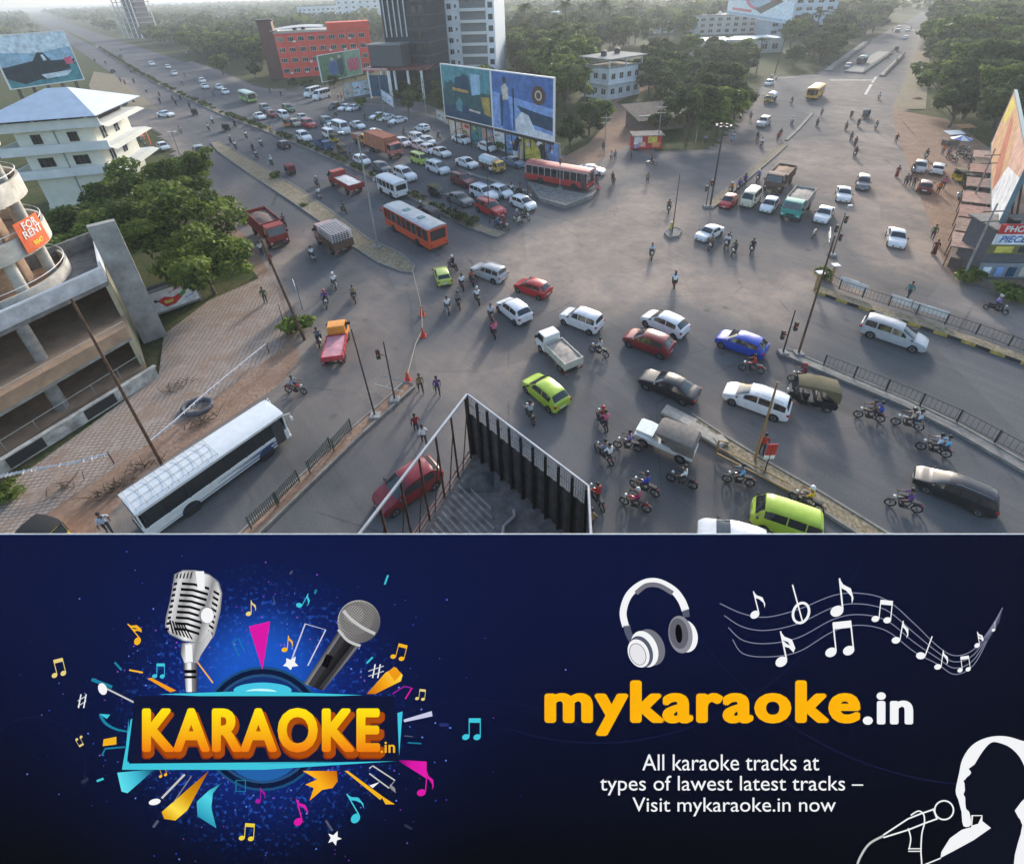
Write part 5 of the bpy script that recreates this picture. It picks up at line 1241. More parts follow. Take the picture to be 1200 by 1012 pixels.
# wall with bright advertisement beside the trees
a, b_ = G(182, 374), G(236, 354); d = b_-a; L = d.length
pw = hoarding('poster_board', 'white roadside board with red and green lettering swirl below the big tree', Vector((a.x, a.y, 2.6)), Vector((b_.x, b_.y, 2.6)), 2.1, 0,
    [(red_, [(.18, .45), (.34, .35), (.5, .5), (.62, .42), (.68, .62), (.5, .85), (.3, .85)]), (yel, [(.3, .55), (.5, .58), (.46, .72), (.32, .7)]), (gre, [(.62, .45), (.72, .35), (.8, .15), (.84, .2), (.76, .5), (.66, .62)]), (red_, ell(.92, .3, .03, .07)), (navy, [(.1, .4), (.17, .36), (.2, .52), (.13, .5)]), (bluel, [(.72, .7), (.93, .6), (.93, .66), (.72, .76)]), (pk, [(.45, .2), (.7, .12), (.7, .16), (.45, .25)])], wh_, frame=conc, text=())
for x in (.1, L-.1): g = MB(); g.box(x-.07, x+.07, .3, .44, 0, 2.7); g.build('leg', dsteel, pw, 0)
g = MB(); g.box(-.5, L+.3, .5, .8, 0, 3.0); g.build('backing_wall', concd, pw, 0)
# blue poster near the leafy pole
a = G(352, 358); root = thing('poster_board', 'small upright blue, green and yellow poster beside the leafy leaning pole', 'sign board', tuple(a), R(-62))
g = MB(); g.box(-.85, .85, -.03, .03, .3, 2.6); p = g.build('board', wh_, root, 0)
for k, (m, q) in enumerate(((bluel, (-.75, .2, 1.6, 2.4)), (yel, (-.2, .7, 1.0, 1.5)), (gre, (-.7, -.1, .5, 1.2)), (bluea, (.2, .7, 1.7, 2.5)))): g = MB(); g.box(q[0], q[1], -.045-.004*k, -.031, q[2], q[3]); g.build('poster_art', m, p, 0)
g = MB(); g.box(-.85, -.78, .03, .1, 0, 2.7); g.box(.78, .85, .03, .1, 0, 2.7); g.build('leg', dsteel, root, 0)
for k, (px, py) in enumerate(((170, 165), (178, 172))):
    g = MB(); g.box(-.6, .6, -.03, .03, .4, 3.0); o = g.build('banner', red_, None, 0); o.location = G(px, py); o.rotation_euler = (0, 0, R(-60)); tag(o, ['upright red banner left of its twin by the parked motorcycles', 'upright red banner right of its twin by the parked motorcycles'][k], 'banner')
# ---- right edge: long orange hoarding on posts, tin roofs, photocopy shop
Pn = Vector((45.6, 42.0, 0)); Pf = Vector((71, 71.7, 0))
hb = hoarding('billboard', 'long slanting orange and white hoarding along the right edge', Pf+Vector((0, 0, 11)), Pn+Vector((0, 0, 11)), 7.2, 6, [(art('poster_peach', (.60, .36, .20)), [(0, 0), (.5, 0), (.75, .5), (.6, 1), (.1, 1), (0, .6)]), (art('poster_brick', (.50, .16, .10)), [(.25, .15), (.42, .2), (.66, .75), (.62, .98), (.45, .8)]), (wh_, [(.62, 1), (.72, .45), (1, .2), (1, 1)]), (yel, [(.05, .05), (.25, .05), (.2, .4), (.05, .5)])], pinkw, frame=mat('frame_bluegrey', (.10, .2, .24), .5))
for k in range(7):
    p = G(1154-3.2*k, 182+17*k, 2.4); p.z = 0
    root = thing('tin_roofed_stall', 'pink tin roofed stall under the orange hoarding, number %s from the far end' % ['one', 'two', 'three', 'four', 'five', 'six', 'seven'][k], 'stall', tuple(p), math.atan2(.76, .65))
    tm = mat(['tin_pink', 'tin_rose', 'tin_brown'][k % 3], [(.34, .23, .19), (.30, .18, .15), (.24, .17, .14)][k % 3], .9, var=.4, spec=.1)
    z = 2.5+.05*(k % 3); g = MB(); g.face([(-2.1, 1.3, z), (-2.1, -1.6, z+.2), (2.0, -1.6, z+.2), (2.0, 1.3, z)]); g.face([(2.0, 1.3, z-.05), (2.0, -1.6, z+.15), (-2.1, -1.6, z+.15), (-2.1, 1.3, z-.05)]); g.build('roof_sheet', tm, root, 0)
    g = MB(); g.box(-1.4, 1.3, -1.3, .9, 0, 1.1); g.build('counter', mat('stall_wood', (.14, .10, .08), .8, var=.3), root, 0)
    g = MB()
    for x in (-1.5, 1.4):
        for y, zz in ((-1.5, z+.15), (1.2, z-.04)): g.tube([(x, y, 0), (x, y, zz)], .045, 5)
    g.build('post', dsteel, root)
A = G(1137, 330); A2 = G(1205, 345)
rz = math.atan2(-.10, 1); sh = thing('photocopy_shop', 'photocopy shop with stacked red, white and blue sign boards at the right edge', 'shop', (A.x+.7, A.y+.4, 0), rz)
g = MB(); g.box(0, 12, 0, 3.2, 0, 5.2); g.build('wall', mat('shop_dark', (.10, .10, .11), .8), sh, 0)
g = MB(); g.box(-.3, 12.3, -.3, 3.4, 5.2, 5.35); g.build('roof', concd, sh, 0)
for k in range(6): g = MB(); x, y, s_ = rng.uniform(1, 9), rng.uniform(.5, 2), rng.uniform(.4, 1.1); g.box(x, x+s_, y, y+s_, 5.35, 5.35+s_*.8, bev=.05); g.build('roof_unit', [steel, whitep, dsteel][k % 3], sh)
bz = [('sign_board', red_, 5.0, 5.95, 'PHOTOSTAT', whitep), ('sign_board', wh_, 3.9, 4.95, 'PIECE', bluea), ('sign_board', mat('sign_olive', (.16, .15, .05), .6), 2.9, 3.85, '', None), ('sign_board', mat('sign_grey', (.22, .24, .27), .6), .4, 1.9, '', None)]
for k, (nm, m, z0, z1, tx, tm) in enumerate(bz):
    g = MB(); yy = -.42+.06*k; g.box(-.2, 9, yy, yy+.12, z0, z1, bev=.01); s_ = g.build(nm, m, sh)
    if tx:
        t = text_obj(tx, (z1-z0)*.86, tm, .03, 'LEFT', sx=1.0, shear=.2 if k else 0); t.parent = s_; t.location = (.2, yy-.02, (z0+z1)/2); t.rotation_euler = (math.pi/2, 0, 0)
g = MB(); g.face([(4.0, -.37, 3.95), (9, -.37, 3.95), (9, -.37, 4.9), (5.0, -.37, 4.9)]); g.build('sign_panel', bluea, sh, 0)
for k in range(5): g = MB(); g.box(.1+k*1.1, .8+k*1.1, -.32, -.26, .5+.1*(k % 2), 1.5); g.build('poster', [wh_, bluel, navy, pal, wh_][k], sh, 0)
for k in range(2): g = MB(); g.box(.3+k*2, 1.8+k*2, -.32, -.25, 3.05, 3.7); g.build('poster', [yel, dk_][k], sh, 0)
# ---- foreground rooftop with sheet fence and open pipe frame
ZR = 8.0; K0 = Vector((-2.0, 15.4, ZR)); K1 = Vector((2.25, 10.9, ZR)); K2 = Vector((-4.95, 9.6, ZR))
bd = thing('rooftop_building', 'dark ribbed flat roof in the foreground above the advertising screen', 'building', (0, 0, 0))
poly = [(K0.x, K0.y), (K1.x, K1.y), (K1.x-.25, 8.6), (K2.x+.0, 8.6), (K2.x, K2.y)]
g = MB(); g.prism(poly, 0, ZR-.12); g.build('wall', concd, bd, 0)
g = MB(); g.prism([(x, y) for x, y in poly], ZR-.12, ZR); g.build('roof', mat('dark_roof_deck', (.22, .195, .18), .9, var=.4, scale=2.5), bd, 0)
dr = (K1-K0).normalized(); dl = (K2-K0).normalized()
g = MB()
for k in range(1, 24):
    t = k*.26; a = K0+dl*(1.1+t)+dr*(.25)
    # ribs run parallel to the right hand fence
    b_ = a+dr*min(5.4, 1.6+t*1.0)
    if b_.y < 8.7: b_ = a+dr*max(.3, (a.y-8.7)/-dr.y)
    if a.y < 9: continue
    for q in (a, b_): pass
    n_ = Vector((-dr.y, dr.x, 0))*.05
    g.face([(a.x-n_.x, a.y-n_.y, ZR+.02), (b_.x-n_.x, b_.y-n_.y, ZR+.02), (b_.x, b_.y, ZR+.09), (a.x, a.y, ZR+.09)]); g.face([(a.x, a.y, ZR+.09), (b_.x, b_.y, ZR+.09), (b_.x+n_.x, b_.y+n_.y, ZR+.02), (a.x+n_.x, a.y+n_.y, ZR+.02)])
g.build('roof_ribs', mat('roof_rib', (.42, .38, .35), .85, var=.4, scale=2.5), bd, 0)
g = MB(); c = K0+dl*.9+dr*.9; rows = []
for i in range(9): rows.append([(c.x-.7+1.4*i/8, c.y-.5+1.0*j/6, ZR+.02+.25*max(0, math.sin(math.pi*i/8)*math.sin(math.pi*j/6))*rng.uniform(.5, 1.3)) for j in range(7)])
g.grid(rows); g.build('debris_heap', concd, bd, 60)
fn = thing('sheet_fence', 'tall dark sheet fence with upright ribs on the right of the foreground roof', 'fence', (0, 0, 0))
fm = mat('dark_fence_sheet', (.085, .08, .078), .8, var=.5, scale=1.5)
FH = 3.5
L = (K1-K0).length
g = MB(); n_ = Vector((-dr.y, dr.x, 0)); rows = []
for k in range(81):
    p = K0+dr*(L*k/80)+n_*(.012 if (k//2) % 2 else -.012); rows.append([(p.x, p.y, ZR), (p.x, p.y, ZR+2.45)])
g.grid(rows); g.build('sheeting', fm, fn, 0)
for k in range(11):
    p = K0+dr*(L*k/10)-n_*.08; g = MB(); g.box(p.x-.05, p.x+.05, p.y-.05, p.y+.05, ZR, ZR+FH); g.build('post', dsteel, fn, 0)
g = MB()
for zz in (FH, FH-.55): g.tube([K0+dr*0+Vector((0, 0, zz)), K1+Vector((0, 0, zz))], .05 if zz == FH else .03, 6)
g.build('top_rail', mat('pale_rail', (.42, .43, .45), .5, .3), fn)
g = MB(); m_ = mat('wire_mesh_panel', (.35, .36, .38), .6)
for k in range(60): p = K0+dr*(L*k/60); g.tube([(p.x, p.y, ZR+2.45), (p.x, p.y, ZR+FH)], .012, 3, caps=False)
for k in range(4): g.tube([K0+Vector((0, 0, 2.55+.22*k)), K1+Vector((0, 0, 2.55+.22*k))], .012, 3)
g.build('mesh_panel', m_, fn, 0)
g = MB(); e_ = Vector((K1.x-.25, 8.6, ZR)); g.tube([K1+Vector((0, 0, FH)), e_+Vector((0, 0, FH))], .05, 6); g.build('top_rail', mat('pale_rail', (.42, .43, .45)), fn)
g = MB(); g.face([(K1.x, K1.y, ZR), (e_.x, e_.y, ZR), (e_.x, e_.y, ZR+FH-.05), (K1.x, K1.y, ZR+FH-.05)]); g.build('sheeting', fm, fn, 0)
pf = thing('pipe_frame', 'open pipe frame with a white top rail on the left of the foreground roof', 'frame', (0, 0, 0))
K2e = K0+dl*((K0.y-8.7)/-dl.y)
g = MB(); g.tube([K0+Vector((-.05, 0, FH)), K2e+Vector((0, 0, FH))], .06, 8); g.build('top_rail', mat('pale_rail', (.42, .43, .45)), pf)
Ll = (K2e-K0).length
for k in range(7):
    p = K0+dl*(.25+Ll*k/7); g = MB(); g.tube([(p.x, p.y, ZR), (p.x, p.y, ZR+FH)], .045, 6); g.tube([(p.x, p.y, ZR+FH*.75), (p.x+dl.x*.7, p.y+dl.y*.7, ZR)], .025, 5); g.build('post', rust, pf)
g = MB()
for zz in (.15, .5): g.tube([K0+dl*.2+Vector((0, 0, zz)), K2e+Vector((0, 0, zz))], .04, 6)
g.build('lower_rail', mat('reddish_pipe', (.25, .12, .1), .6), pf)
g = MB(); c = K0+dr*3.05+dl*1.6; pts = [c+Vector(v) for v in ((0.35, .75, .1), (.38, .5, .12), (.15, .3, .08), (-.05, .1, .1), (-.1, -.3, .08), (-.3, -.6, .1), (-.28, -.9, .08))]; g.tube(pts, .07, 7); o = g.build('crumpled_pipe', mat('pale_plastic', (.42, .40, .38), .6), None); tag(o, 'crumpled pale pipe lying on the dark foreground roof', 'pipe')
# ---------------------------------------------------------------- trees
def leaf_cloud(rs, clumps, n, size, flat=.5):
    """n leaf quads spread over the shells of the clumps; returns verts (n*4,3), material index"""
    C = np.array([c[:3] for c in clumps]); Rr = np.array([c[3] for c in clumps]); pick = rs.choice(len(clumps), n, p=Rr**2/(Rr**2).sum())
    d = rs.normal(size=(n, 3)); d /= np.linalg.norm(d, axis=1)[:, None]; d[:, 2] = np.where(rs.rand(n) < .7, np.abs(d[:, 2]), d[:, 2])
    rad = Rr[pick]*(rs.uniform(.55, 1.08, n)); pos = C[pick]+d*rad[:, None]*np.array([1, 1, .62])
    nn = d*.5+rs.normal(size=(n, 3))*.55+np.array([0, 0, flat]); nn /= np.linalg.norm(nn, axis=1)[:, None]
    a = np.cross(nn, rs.normal(size=(n, 3))); a /= np.linalg.norm(a, axis=1)[:, None]; b = np.cross(nn, a)
    s = size*rs.uniform(.55, 1.25, n)[:, None]; a = a*s; b = b*s*.55
    V = np.stack([pos-a, pos-b, pos+a, pos+b], 1).reshape(-1, 3)
    tone = rs.rand(len(clumps))[pick]*.6+rs.rand(n)*.4
    return V, np.digitize(tone, [.36, .68])
def raw_mesh(name, V, mi, mats, k=4):
    n = len(V)//k; me = bpy.data.meshes.new(name); me.vertices.add(len(V)); me.vertices.foreach_set('co', V.astype(np.float32).ravel())
    me.loops.add(n*k); me.loops.foreach_set('vertex_index', np.arange(n*k, dtype=np.int32)); me.polygons.add(n)
    me.polygons.foreach_set('loop_start', np.arange(0, n*k, k, dtype=np.int32))
    for m in mats: me.materials.append(m)
    me.polygons.foreach_set('material_index', mi.astype(np.int32)); me.update(calc_edges=True)
    return me
def make_tree(seed, H, RW_, n, leaf, mats, kind='tree', base=.25, nlimb=9):
    rs = np.random.RandomState(seed); r = random.Random(seed); root = thing(kind)
    g = MB(); tz = H*base; g.tube([(0, 0, 0), (r.uniform(-.2, .2), r.uniform(-.2, .2), tz*.5), (r.uniform(-.3, .3), r.uniform(-.3, .3), tz)], H*.028, 7, r2=H*.02)
    clumps = []
    for k in range(nlimb):
        t = 2*math.pi*k/nlimb+r.uniform(-.4, .4); rr = RW_*r.uniform(.35, .8); z = H*r.uniform(.38, .82)
        e = (rr*math.cos(t), rr*math.sin(t), z); g.tube([(0, 0, tz*.9), (e[0]*.45, e[1]*.45, tz+(z-tz)*.6), e], H*.014, 5, r2=H*.005)
        clumps.append((*e, RW_*r.uniform(.26, .42)))
        for q in range(3): clumps.append((e[0]+r.uniform(-1, 1)*RW_*.32, e[1]+r.uniform(-1, 1)*RW_*.32, e[2]+r.uniform(-.10, .14)*H, RW_*r.uniform(.14, .27)))
    clumps.append((0, 0, H*.86, RW_*.36))
    g.build('trunk', bark, root)
    V, mi = leaf_cloud(rs, clumps, n, leaf); me = raw_mesh('crown', V, mi, mats); o = bpy.data.objects.new('crown', me); COL.objects.link(o); o.parent = root
    return root
palmleaf = [mat('palm_dark', (.05, .07, .022), .9, spec=.05, var=.3, scale=.8), mat('palm_mid', (.085, .11, .035), .9, spec=.05, var=.3, scale=.8), mat('palm_dry', (.12, .11, .05), .9, spec=.05, var=.3, scale=.8)]
def make_palm(seed, H, fr=2.9, nf=18):
    r = random.Random(seed); root = thing('palm_tree'); g = MB(); bx, by = r.uniform(-.8, .8), r.uniform(-.8, .8)
    g.tube([(0, 0, 0), (bx*.3, by*.3, H*.4), (bx*.8, by*.8, H*.75), (bx, by, H)], .2, 7, r2=.12); g.build('trunk', bark, root)
    V = []; mi = []
    for k in range(nf):
        t = 2*math.pi*k/nf+r.uniform(-.2, .2); el = r.uniform(-.1, 1.0); L = fr*r.uniform(.8, 1.1); m = 2 if el < .05 and r.random() < .5 else r.choice([0, 1, 1]); pts = []
        for q in range(9):
            u = q/8; x = L*u*math.cos(el*(1-u*.3)); z = L*(math.sin(el)*u-.55*u*u*(1.1-.3*el)); pts.append(Vector((bx+x*math.cos(t), by+x*math.sin(t), H+z)))
        sd_ = Vector((-math.sin(t), math.cos(t), 0))
        for q in range(8):
            a, b = pts[q], pts[q+1]; wl = .75*math.sin(math.pi*min(1, (q+.8)/8.5))+.12
            for s in (-1, 1):
                for h in (0, .5):
                    c = a+(b-a)*h; d = a+(b-a)*(h+.38); tip = c+(b-a)*.5+sd_*s*wl+Vector((0, 0, -.28*wl)); V += [c, d, tip+(b-a)*.12, tip]; mi.append(m)
    me = raw_mesh('crown', np.array([v[:] for v in V]), np.array(mi), palmleaf); o = bpy.data.objects.new('crown', me); COL.objects.link(o); o.parent = root
    return root
def bush(seed, R_, H, n, leaf, mats, name='shrub'):
    rs = np.random.RandomState(seed); r = random.Random(seed)
    cl = [(r.uniform(-.6, .6)*R_, r.uniform(-.6, .6)*R_, H*r.uniform(.3, .65), R_*r.uniform(.3, .55)) for k in range(7)]
    V, mi = leaf_cloud(rs, cl, n, leaf); V[:, 2] = np.maximum(V[:, 2], .02); me = raw_mesh(name, V, mi, mats); o = bpy.data.objects.new(name, me); COL.objects.link(o); return o
def put(key, maker, p, s=1.0, rz=None, z=0):
    o = inst(key, maker); o.location = (p.x, p.y, z); o.rotation_euler = (0, 0, rng.uniform(0, 6.28) if rz is None else rz); o.scale = (s, s, s*rng.uniform(.92, 1.08)); return o
TK = {'broad%d' % k: (lambda k=k: make_tree(20+k, 10, [5.2, 4.6, 5.8, 4.4][k], 6000, .46, LM2 if k % 2 else LM, 'tree')) for k in range(4)}
TK.update({'palm%d' % k: (lambda k=k: make_palm(50+k, 11+k*1.5)) for k in range(3)})
# the big near clump at the left
NT = [((222, 318), 10.5, 6.2, 'largest bright green tree at the roadside left of the red truck'), ((172, 262), 9.0, 5.4, 'bright green tree touching the white building'), ((252, 345), 7.5, 5.0, 'dark green tree behind the bright roadside poster board'), ((155, 330), 8.0, 5.6, 'shaded tree beside the tall concrete fin wall'), ((100, 300), 6.0, 4.6, 'low dark tree between the white building and the concrete roof'), ((226, 250), 8.0, 4.4, 'light green tree nearest the service road')]
for k, (px, H, rw, lb_) in enumerate(NT):
    t = make_tree(100+k, H, rw, 9000, .26, LM, 'tree', .3, 9); t.location = G(*px); tag(t, lb_, 'tree', 'leafy trees beside the white building')
# singly visible trees: (px, py, key, scale, label)
T = [(566, 118, 'broad0', .9, 'round light green tree peeping over the left billboard of the pair'), (522, 132, 'broad1', .6, 'small tree at the foot of the dark glass office'), (480, 136, 'broad3', .75, 'dark spreading tree beside the three parked white cars'),
 (424, 128, 'broad2', .28, 'small bright tree between the parked white car groups'), (452, 96, 'palm0', .9, 'thin palm in front of the red building corner'), (300, 92, 'broad3', .55, 'roadside tree left of the red building'), (262, 88, 'broad0', .7, 'tree at the turn off left of the red building'),
 (362, 108, 'broad1', .4, 'low hedge-like tree below the red building'), (345, 104, 'broad3', .35, 'small tree beside the two parked minibuses'), (392, 104, 'broad1', .4, 'small tree under the two figure poster'),
 (664, 150, 'palm1', 1.0, 'tall palm right of the blue billboard'), (684, 140, 'palm0', .95, 'second palm right of the blue billboard'), (668, 176, 'broad3', .6, 'dull tree at the corner of the dirt lane'), (690, 160, 'broad1', .65, 'dull tree beside the dirt lane below the palms'), (650, 130, 'palm2', 1.0, 'tallest palm behind the blue billboard'),
 (805, 165, 'broad1', .95, 'broad dusty tree above the roadside cars at the lane corner'), (840, 160, 'broad2', .85, 'dusty tree beside the floodlight mast'), (772, 158, 'broad3', .5, 'small palm like tree beside the red kiosk'), (860, 140, 'broad3', .85, 'dark tree above the red stalls'), (780, 130, 'broad1', .8, 'bare brown tree behind the red kiosk'), (868, 105, 'palm0', .85, 'left palm of the dense clump near the yellow bus'), (885, 92, 'palm1', .85, 'middle palm of the dense clump near the yellow bus'), (908, 86, 'palm2', .8, 'right palm of the dense clump near the yellow bus'), (930, 78, 'broad3', .7, 'rounded tree above the yellow bus'),
 (1128, 140, 'broad1', 1.25, 'large dark spreading tree over the market stalls on the right'), (1112, 150, 'broad3', .9, 'left dark tree of the pair over the market stalls'), (1165, 150, 'broad0', 1.2, 'bright edged tree behind the orange hoarding'), (1075, 98, 'broad0', .55, 'yellow green shrub tree at the roadside below the far road'), (1160, 110, 'broad2', 1.1, 'tall tree at the right edge above the orange hoarding'), (1190, 90, 'broad0', 1.2, 'light green tree at the right frame edge'), (1118, 95, 'broad1', 1.1, 'grey green tree behind the market trees'), (1098, 128, 'broad2', 1.0, 'leftmost low tree overhanging the market ground'), (1145, 128, 'broad1', 1.3, 'broad dark tree behind the large market tree'), (1172, 165, 'broad3', 1.2, 'tree crowding the far end of the orange hoarding'), (1100, 78, 'broad3', 1.1, 'tree at the roadside beyond the market trees'), (1128, 112, 'broad0', 1.2, 'green tree between market trees and the hazy wood'), (948, 62, 'broad1', 1.0, 'tree left of the first far island'), (925, 60, 'broad2', 1.1, 'tree behind the palm clump near the yellow bus'), (985, 50, 'broad1', .9, 'tree beside the left far island'), (835, 128, 'broad1', 1.1, 'full crowned tree above the dusty roadside trees'), (700, 152, 'broad2', .6, 'tree on the left bank of the dirt lane')]
for px, py, key, s, lb_ in T:
    o = put(key, TK[key], G(px, py), s); tag(o, lb_, 'palm' if 'palm' in key else 'tree')
# wooded bands: each tree its own object
def scatter(poly, n, keys, smin, smax, group, label, cat='tree', mind=4.0, seed=1):
    r = random.Random(seed); xs_ = [p[0] for p in poly]; ys_ = [p[1] for p in poly]; pts = []; tries = 0
    PP = np.array(poly, float)
    while len(pts) < n and tries < n*60:
        tries += 1; x, y = r.uniform(min(xs_), max(xs_)), r.uniform(min(ys_), max(ys_))
        if not pip(np.array([[x, y]]), poly)[0]: continue
        p = G(x, y)
        if any((p-q).length < mind for q in pts): continue
        pts.append(p); key = r.choice(keys); o = put(key, TK[key], p, r.uniform(smin, smax)); tag(o, label, cat, group)
scatter([(600, 60), (655, 50), (720, 45), (735, 60), (690, 75), (660, 140), (640, 120), (600, 90)], 75, ['broad0', 'broad1', 'broad2', 'broad3', 'palm0', 'palm2'], .95, 1.4, 'dense trees right of the apartment tower', 'tree in the dense dark wood between the apartment tower and white villa', seed=2)
scatter([(750, 70), (808, 62), (880, 80), (856, 120), (830, 142), (770, 128), (750, 100)], 42, ['broad1', 'broad3', 'broad1', 'broad2', 'palm0'], .65, 1.0, 'dusty trees above the kiosk', 'dusty grey green tree in the band between villa and yellow bus', seed=3)
scatter([(600, 22), (820, 22), (800, 50), (690, 58), (600, 55)], 60, ['broad0', 'broad1', 'broad3', 'palm1'], .9, 1.3, 'wood behind the white villa', 'hazy tree in the wood behind the white villa', seed=4)
scatter([(935, 30), (1045, 18), (1025, 42), (960, 76), (940, 74)], 50, ['broad1', 'broad3', 'palm0', 'broad2'], .8, 1.3, 'trees left of the far cross road', 'hazy tree left of the far end of the cross road', seed=5)
scatter([(1095, 20), (1260, 30), (1260, 110), (1150, 90), (1096, 92), (1086, 60)], 130, ['broad0', 'broad1', 'broad2', 'broad3', 'palm1'], .9, 1.4, 'trees right of the far cross road', 'tree in the hazy wood right of the cross road', seed=6)
scatter([(150, 42), (215, 44), (330, 58), (320, 84), (262, 72), (200, 60)], 70, ['broad0', 'broad1', 'broad3', 'broad2'], .8, 1.2, 'trees along the right of the highway', 'tree in the hazy belt right of the highway', seed=7)
scatter([(470, 110), (520, 122), (560, 112), (600, 108), (600, 90), (540, 90)], 9, ['broad1', 'broad3'], .5, .8, 'trees at the foot of the towers', 'dull tree at the foot of the office towers behind billboards', seed=8)
# distant wood as one mass
rs = np.random.RandomState(5); cl = []; 
for k in range(12000):
    x = rs.uniform(-1500, 1500); y = rs.uniform(250, 2200); p = Vector((x, y, 0)); px, py = proj((x, y, 0))
    if px < -150 or px > 1350: continue
    q = p-MEDW[8]; dm = abs(q.x*MD.y-q.y*MD.x)
    c_ = p-G(1050, 50); dc = abs(c_.x*CD.y-c_.y*CD.x)
    if dm < 26 or (dc < 14 and y < 430): continue
    if y < 260 and (-200 < x < -60): continue
    if 300 < px < 605 and y < 300: continue
    if 780 < px < 960 and y < 300: continue
    if -345 < x < -285 and 440 < y < 510: continue
    if px < 150 and y < 900 and rs.rand() < .6: continue
    h = rs.uniform(7, 15); cl.append((x, y, h*.5, h*rs.uniform(.5, .8)))
cl = cl[:7500]
parts = []; mis = []
for c in cl:
    d = math.hypot(c[0], c[1]); n = int(max(10, min(90, 26000/d))); V, mi = leaf_cloud(rs, [c, (c[0]+rs.uniform(-3, 3), c[1]+rs.uniform(-3, 3), c[2]*1.2, c[3]*.6)], n, c[3]*.28+d*.0012); parts.append(V); mis.append(mi)
me = raw_mesh('far_wood', np.concatenate(parts), np.concatenate(mis), LM2); o = bpy.data.objects.new('far_wood', me); COL.objects.link(o); tag(o, 'hazy green far-off wood along the horizon', 'wood', None, 'stuff')
# hedge plants of the main median and ground plants
mp_ = resample(MEDW, 1.7); k = 0
for i, p in enumerate(mp_[3:]):
    if rng.random() < .35 or k > 150: continue
    key = 'msh%d' % (i % 3); o = inst(key, lambda: bush(i % 3+5, .8, .8, 160, .22, LM2, 'median_shrub')); s = rng.uniform(.7, 1.4); o.location = p+Vector((0, 0, .18)); o.scale = (s, s, s); o.rotation_euler = (0, 0, rng.uniform(0, 6)); k += 1
    tag(o, 'low dusty shrub in the planted main median', 'shrub', 'shrubs along the main median')
for px, py, s, lb_ in ((346, 388, 1.7, 'bush heaped round the foot of the leafy pole'), (322, 209, 1.2, 'green tuft on the sandy island'), (357, 262-20, .6, 'small tuft on the sandy island by the truck'), (14, 585, .9, 'yellowish bush in the yard corner at the bottom left'), (4, 575, .7, 'scrubby bush against the boundary wall'), (1130, 330, 1.6, 'weeds at the corner of the photocopy shop'), (1180, 350, 1.8, 'grassy weeds below the photocopy shop'), (445, 142, 1.6, 'bush beside the pale fence'), (560, 165, 2.0, 'bush at the left of the poster wall'), (590, 176, 2.2, 'bush in front of the poster wall'), (640, 188, 1.8, 'bush right of the black and white arch'), (965, 325, 1.2, 'weeds at the tip of the painted median'), (290, 262, 1.0, 'low plants at the roadside below the small street lamp')):
    o = inst('sh1', lambda: bush(9, 1.0, 1.0, 420, .16, LM, 'shrub')); o.location = G(px, py); o.scale = (s, s, s); o.rotation_euler = (0, 0, rng.uniform(0, 6)); tag(o, lb_, 'shrub')
# yard clutter
r_ = thing('tyre', 'big grey ring lying at the yard edge beside the white bunting', 'tyre', tuple(G(232, 478))); g = MB(); g.tube([(1.0*math.cos(2*math.pi*k/20), .75*math.sin(2*math.pi*k/20), .18) for k in range(21)], .16, 8); g.build('ring', mat('grey_rubber', (.10, .105, .12), .8), r_)
for k, (px, py, n, lb_) in enumerate(((134, 574, 60, 'heap of dead branches left of the white bus'), (205, 455, 26, 'curl of dry twigs on the paved yard'), (80, 570, 18, 'small dry plant on the paved yard'), (172, 545, 30, 'dry weeds round the foot of the tall yard pole'), (238, 495, 30, 'dry weeds beside the grey ring'), (550, 520, 0, ''))):
    if not n: continue
    g = MB(); r = random.Random(k+40)
    for q in range(n): a = r.uniform(0, 6.28); d = r.uniform(0, 1.3); c = Vector((d*math.cos(a), d*math.sin(a)*.5, .05)); e = c+Vector((r.uniform(-.8, .8), r.uniform(-.5, .5), r.uniform(.1, .7))); g.tube([c, (c+e)/2+Vector((0, 0, .1)), e], .03, 3, r2=.012)
    o = g.build('dead_branches', mat('dry_twig', (.13, .10, .07), .95, var=.3), None, 0); o.location = G(px, py); o.rotation_euler = (0, 0, R(35)); tag(o, lb_, 'branches')
for k, (pts, lb_) in enumerate(((((-30, 565), (0, 557), (40, 549), (88, 541), (128, 530)), 'white bunting string sagging across the lower left of the yard'), (((176, 516), (205, 492), (235, 465), (270, 436), (312, 402)), 'white bunting string from the tall pole to the leafy pole'))):
    P = [G(x, y, 1.0) for x, y in pts]; P = resample(P, .22); g = MB()
    g.tube([tuple(p) for p in P], .045, 4)
    for p in P: a = rng.uniform(0, 6.28); v = Vector((math.cos(a), math.sin(a), 0))*.15; g.face([p-v, p+v, p+v*.6+Vector((0, 0, -.17)), p-v*.6+Vector((0, 0, -.17))])
    o = g.build('bunting', mat('bunting_white', (.62, .62, .64), .7), None, 0); tag(o, lb_, 'bunting')
    for q in (0, -1):
        g = MB(); g.tube([(0, 0, 0), (0, 0, 1.05)], .04, 5); o = g.build('stake', rust, None); o.location = (P[q].x, P[q].y, 0); tag(o, ['stake at the far left end', 'stake at the tall pole end'][0 if q == 0 else 1]+[' of the lower white bunting', ' of the upper white bunting'][k], 'stake')
# thin cables across the yard verge and gravel heap
for k, (px, py, sx) in enumerate(((500, 300, 0), (1075, 116, 1.3), (160, 160, 1.5))):
    if not sx: continue
    g = MB(); rows = []
    for i in range(11): rows.append([(sx*(i/5-1), sx*.7*(j/4-1), max(0, .45*math.cos(math.pi*(i/5-1)/2)*math.cos(math.pi*(j/4-1)/2))*rng.uniform(.7, 1.2)) for j in range(9)])
    g.grid(rows); o = g.build('earth_heap', dirt_m, None, 60); o.location = G(px, py); o.location.z = -.02; tag(o, ['', 'small red earth heap beside the far end of the dirt shoulder', 'earth heap beside the parked motorcycles'][k], 'earth heap')
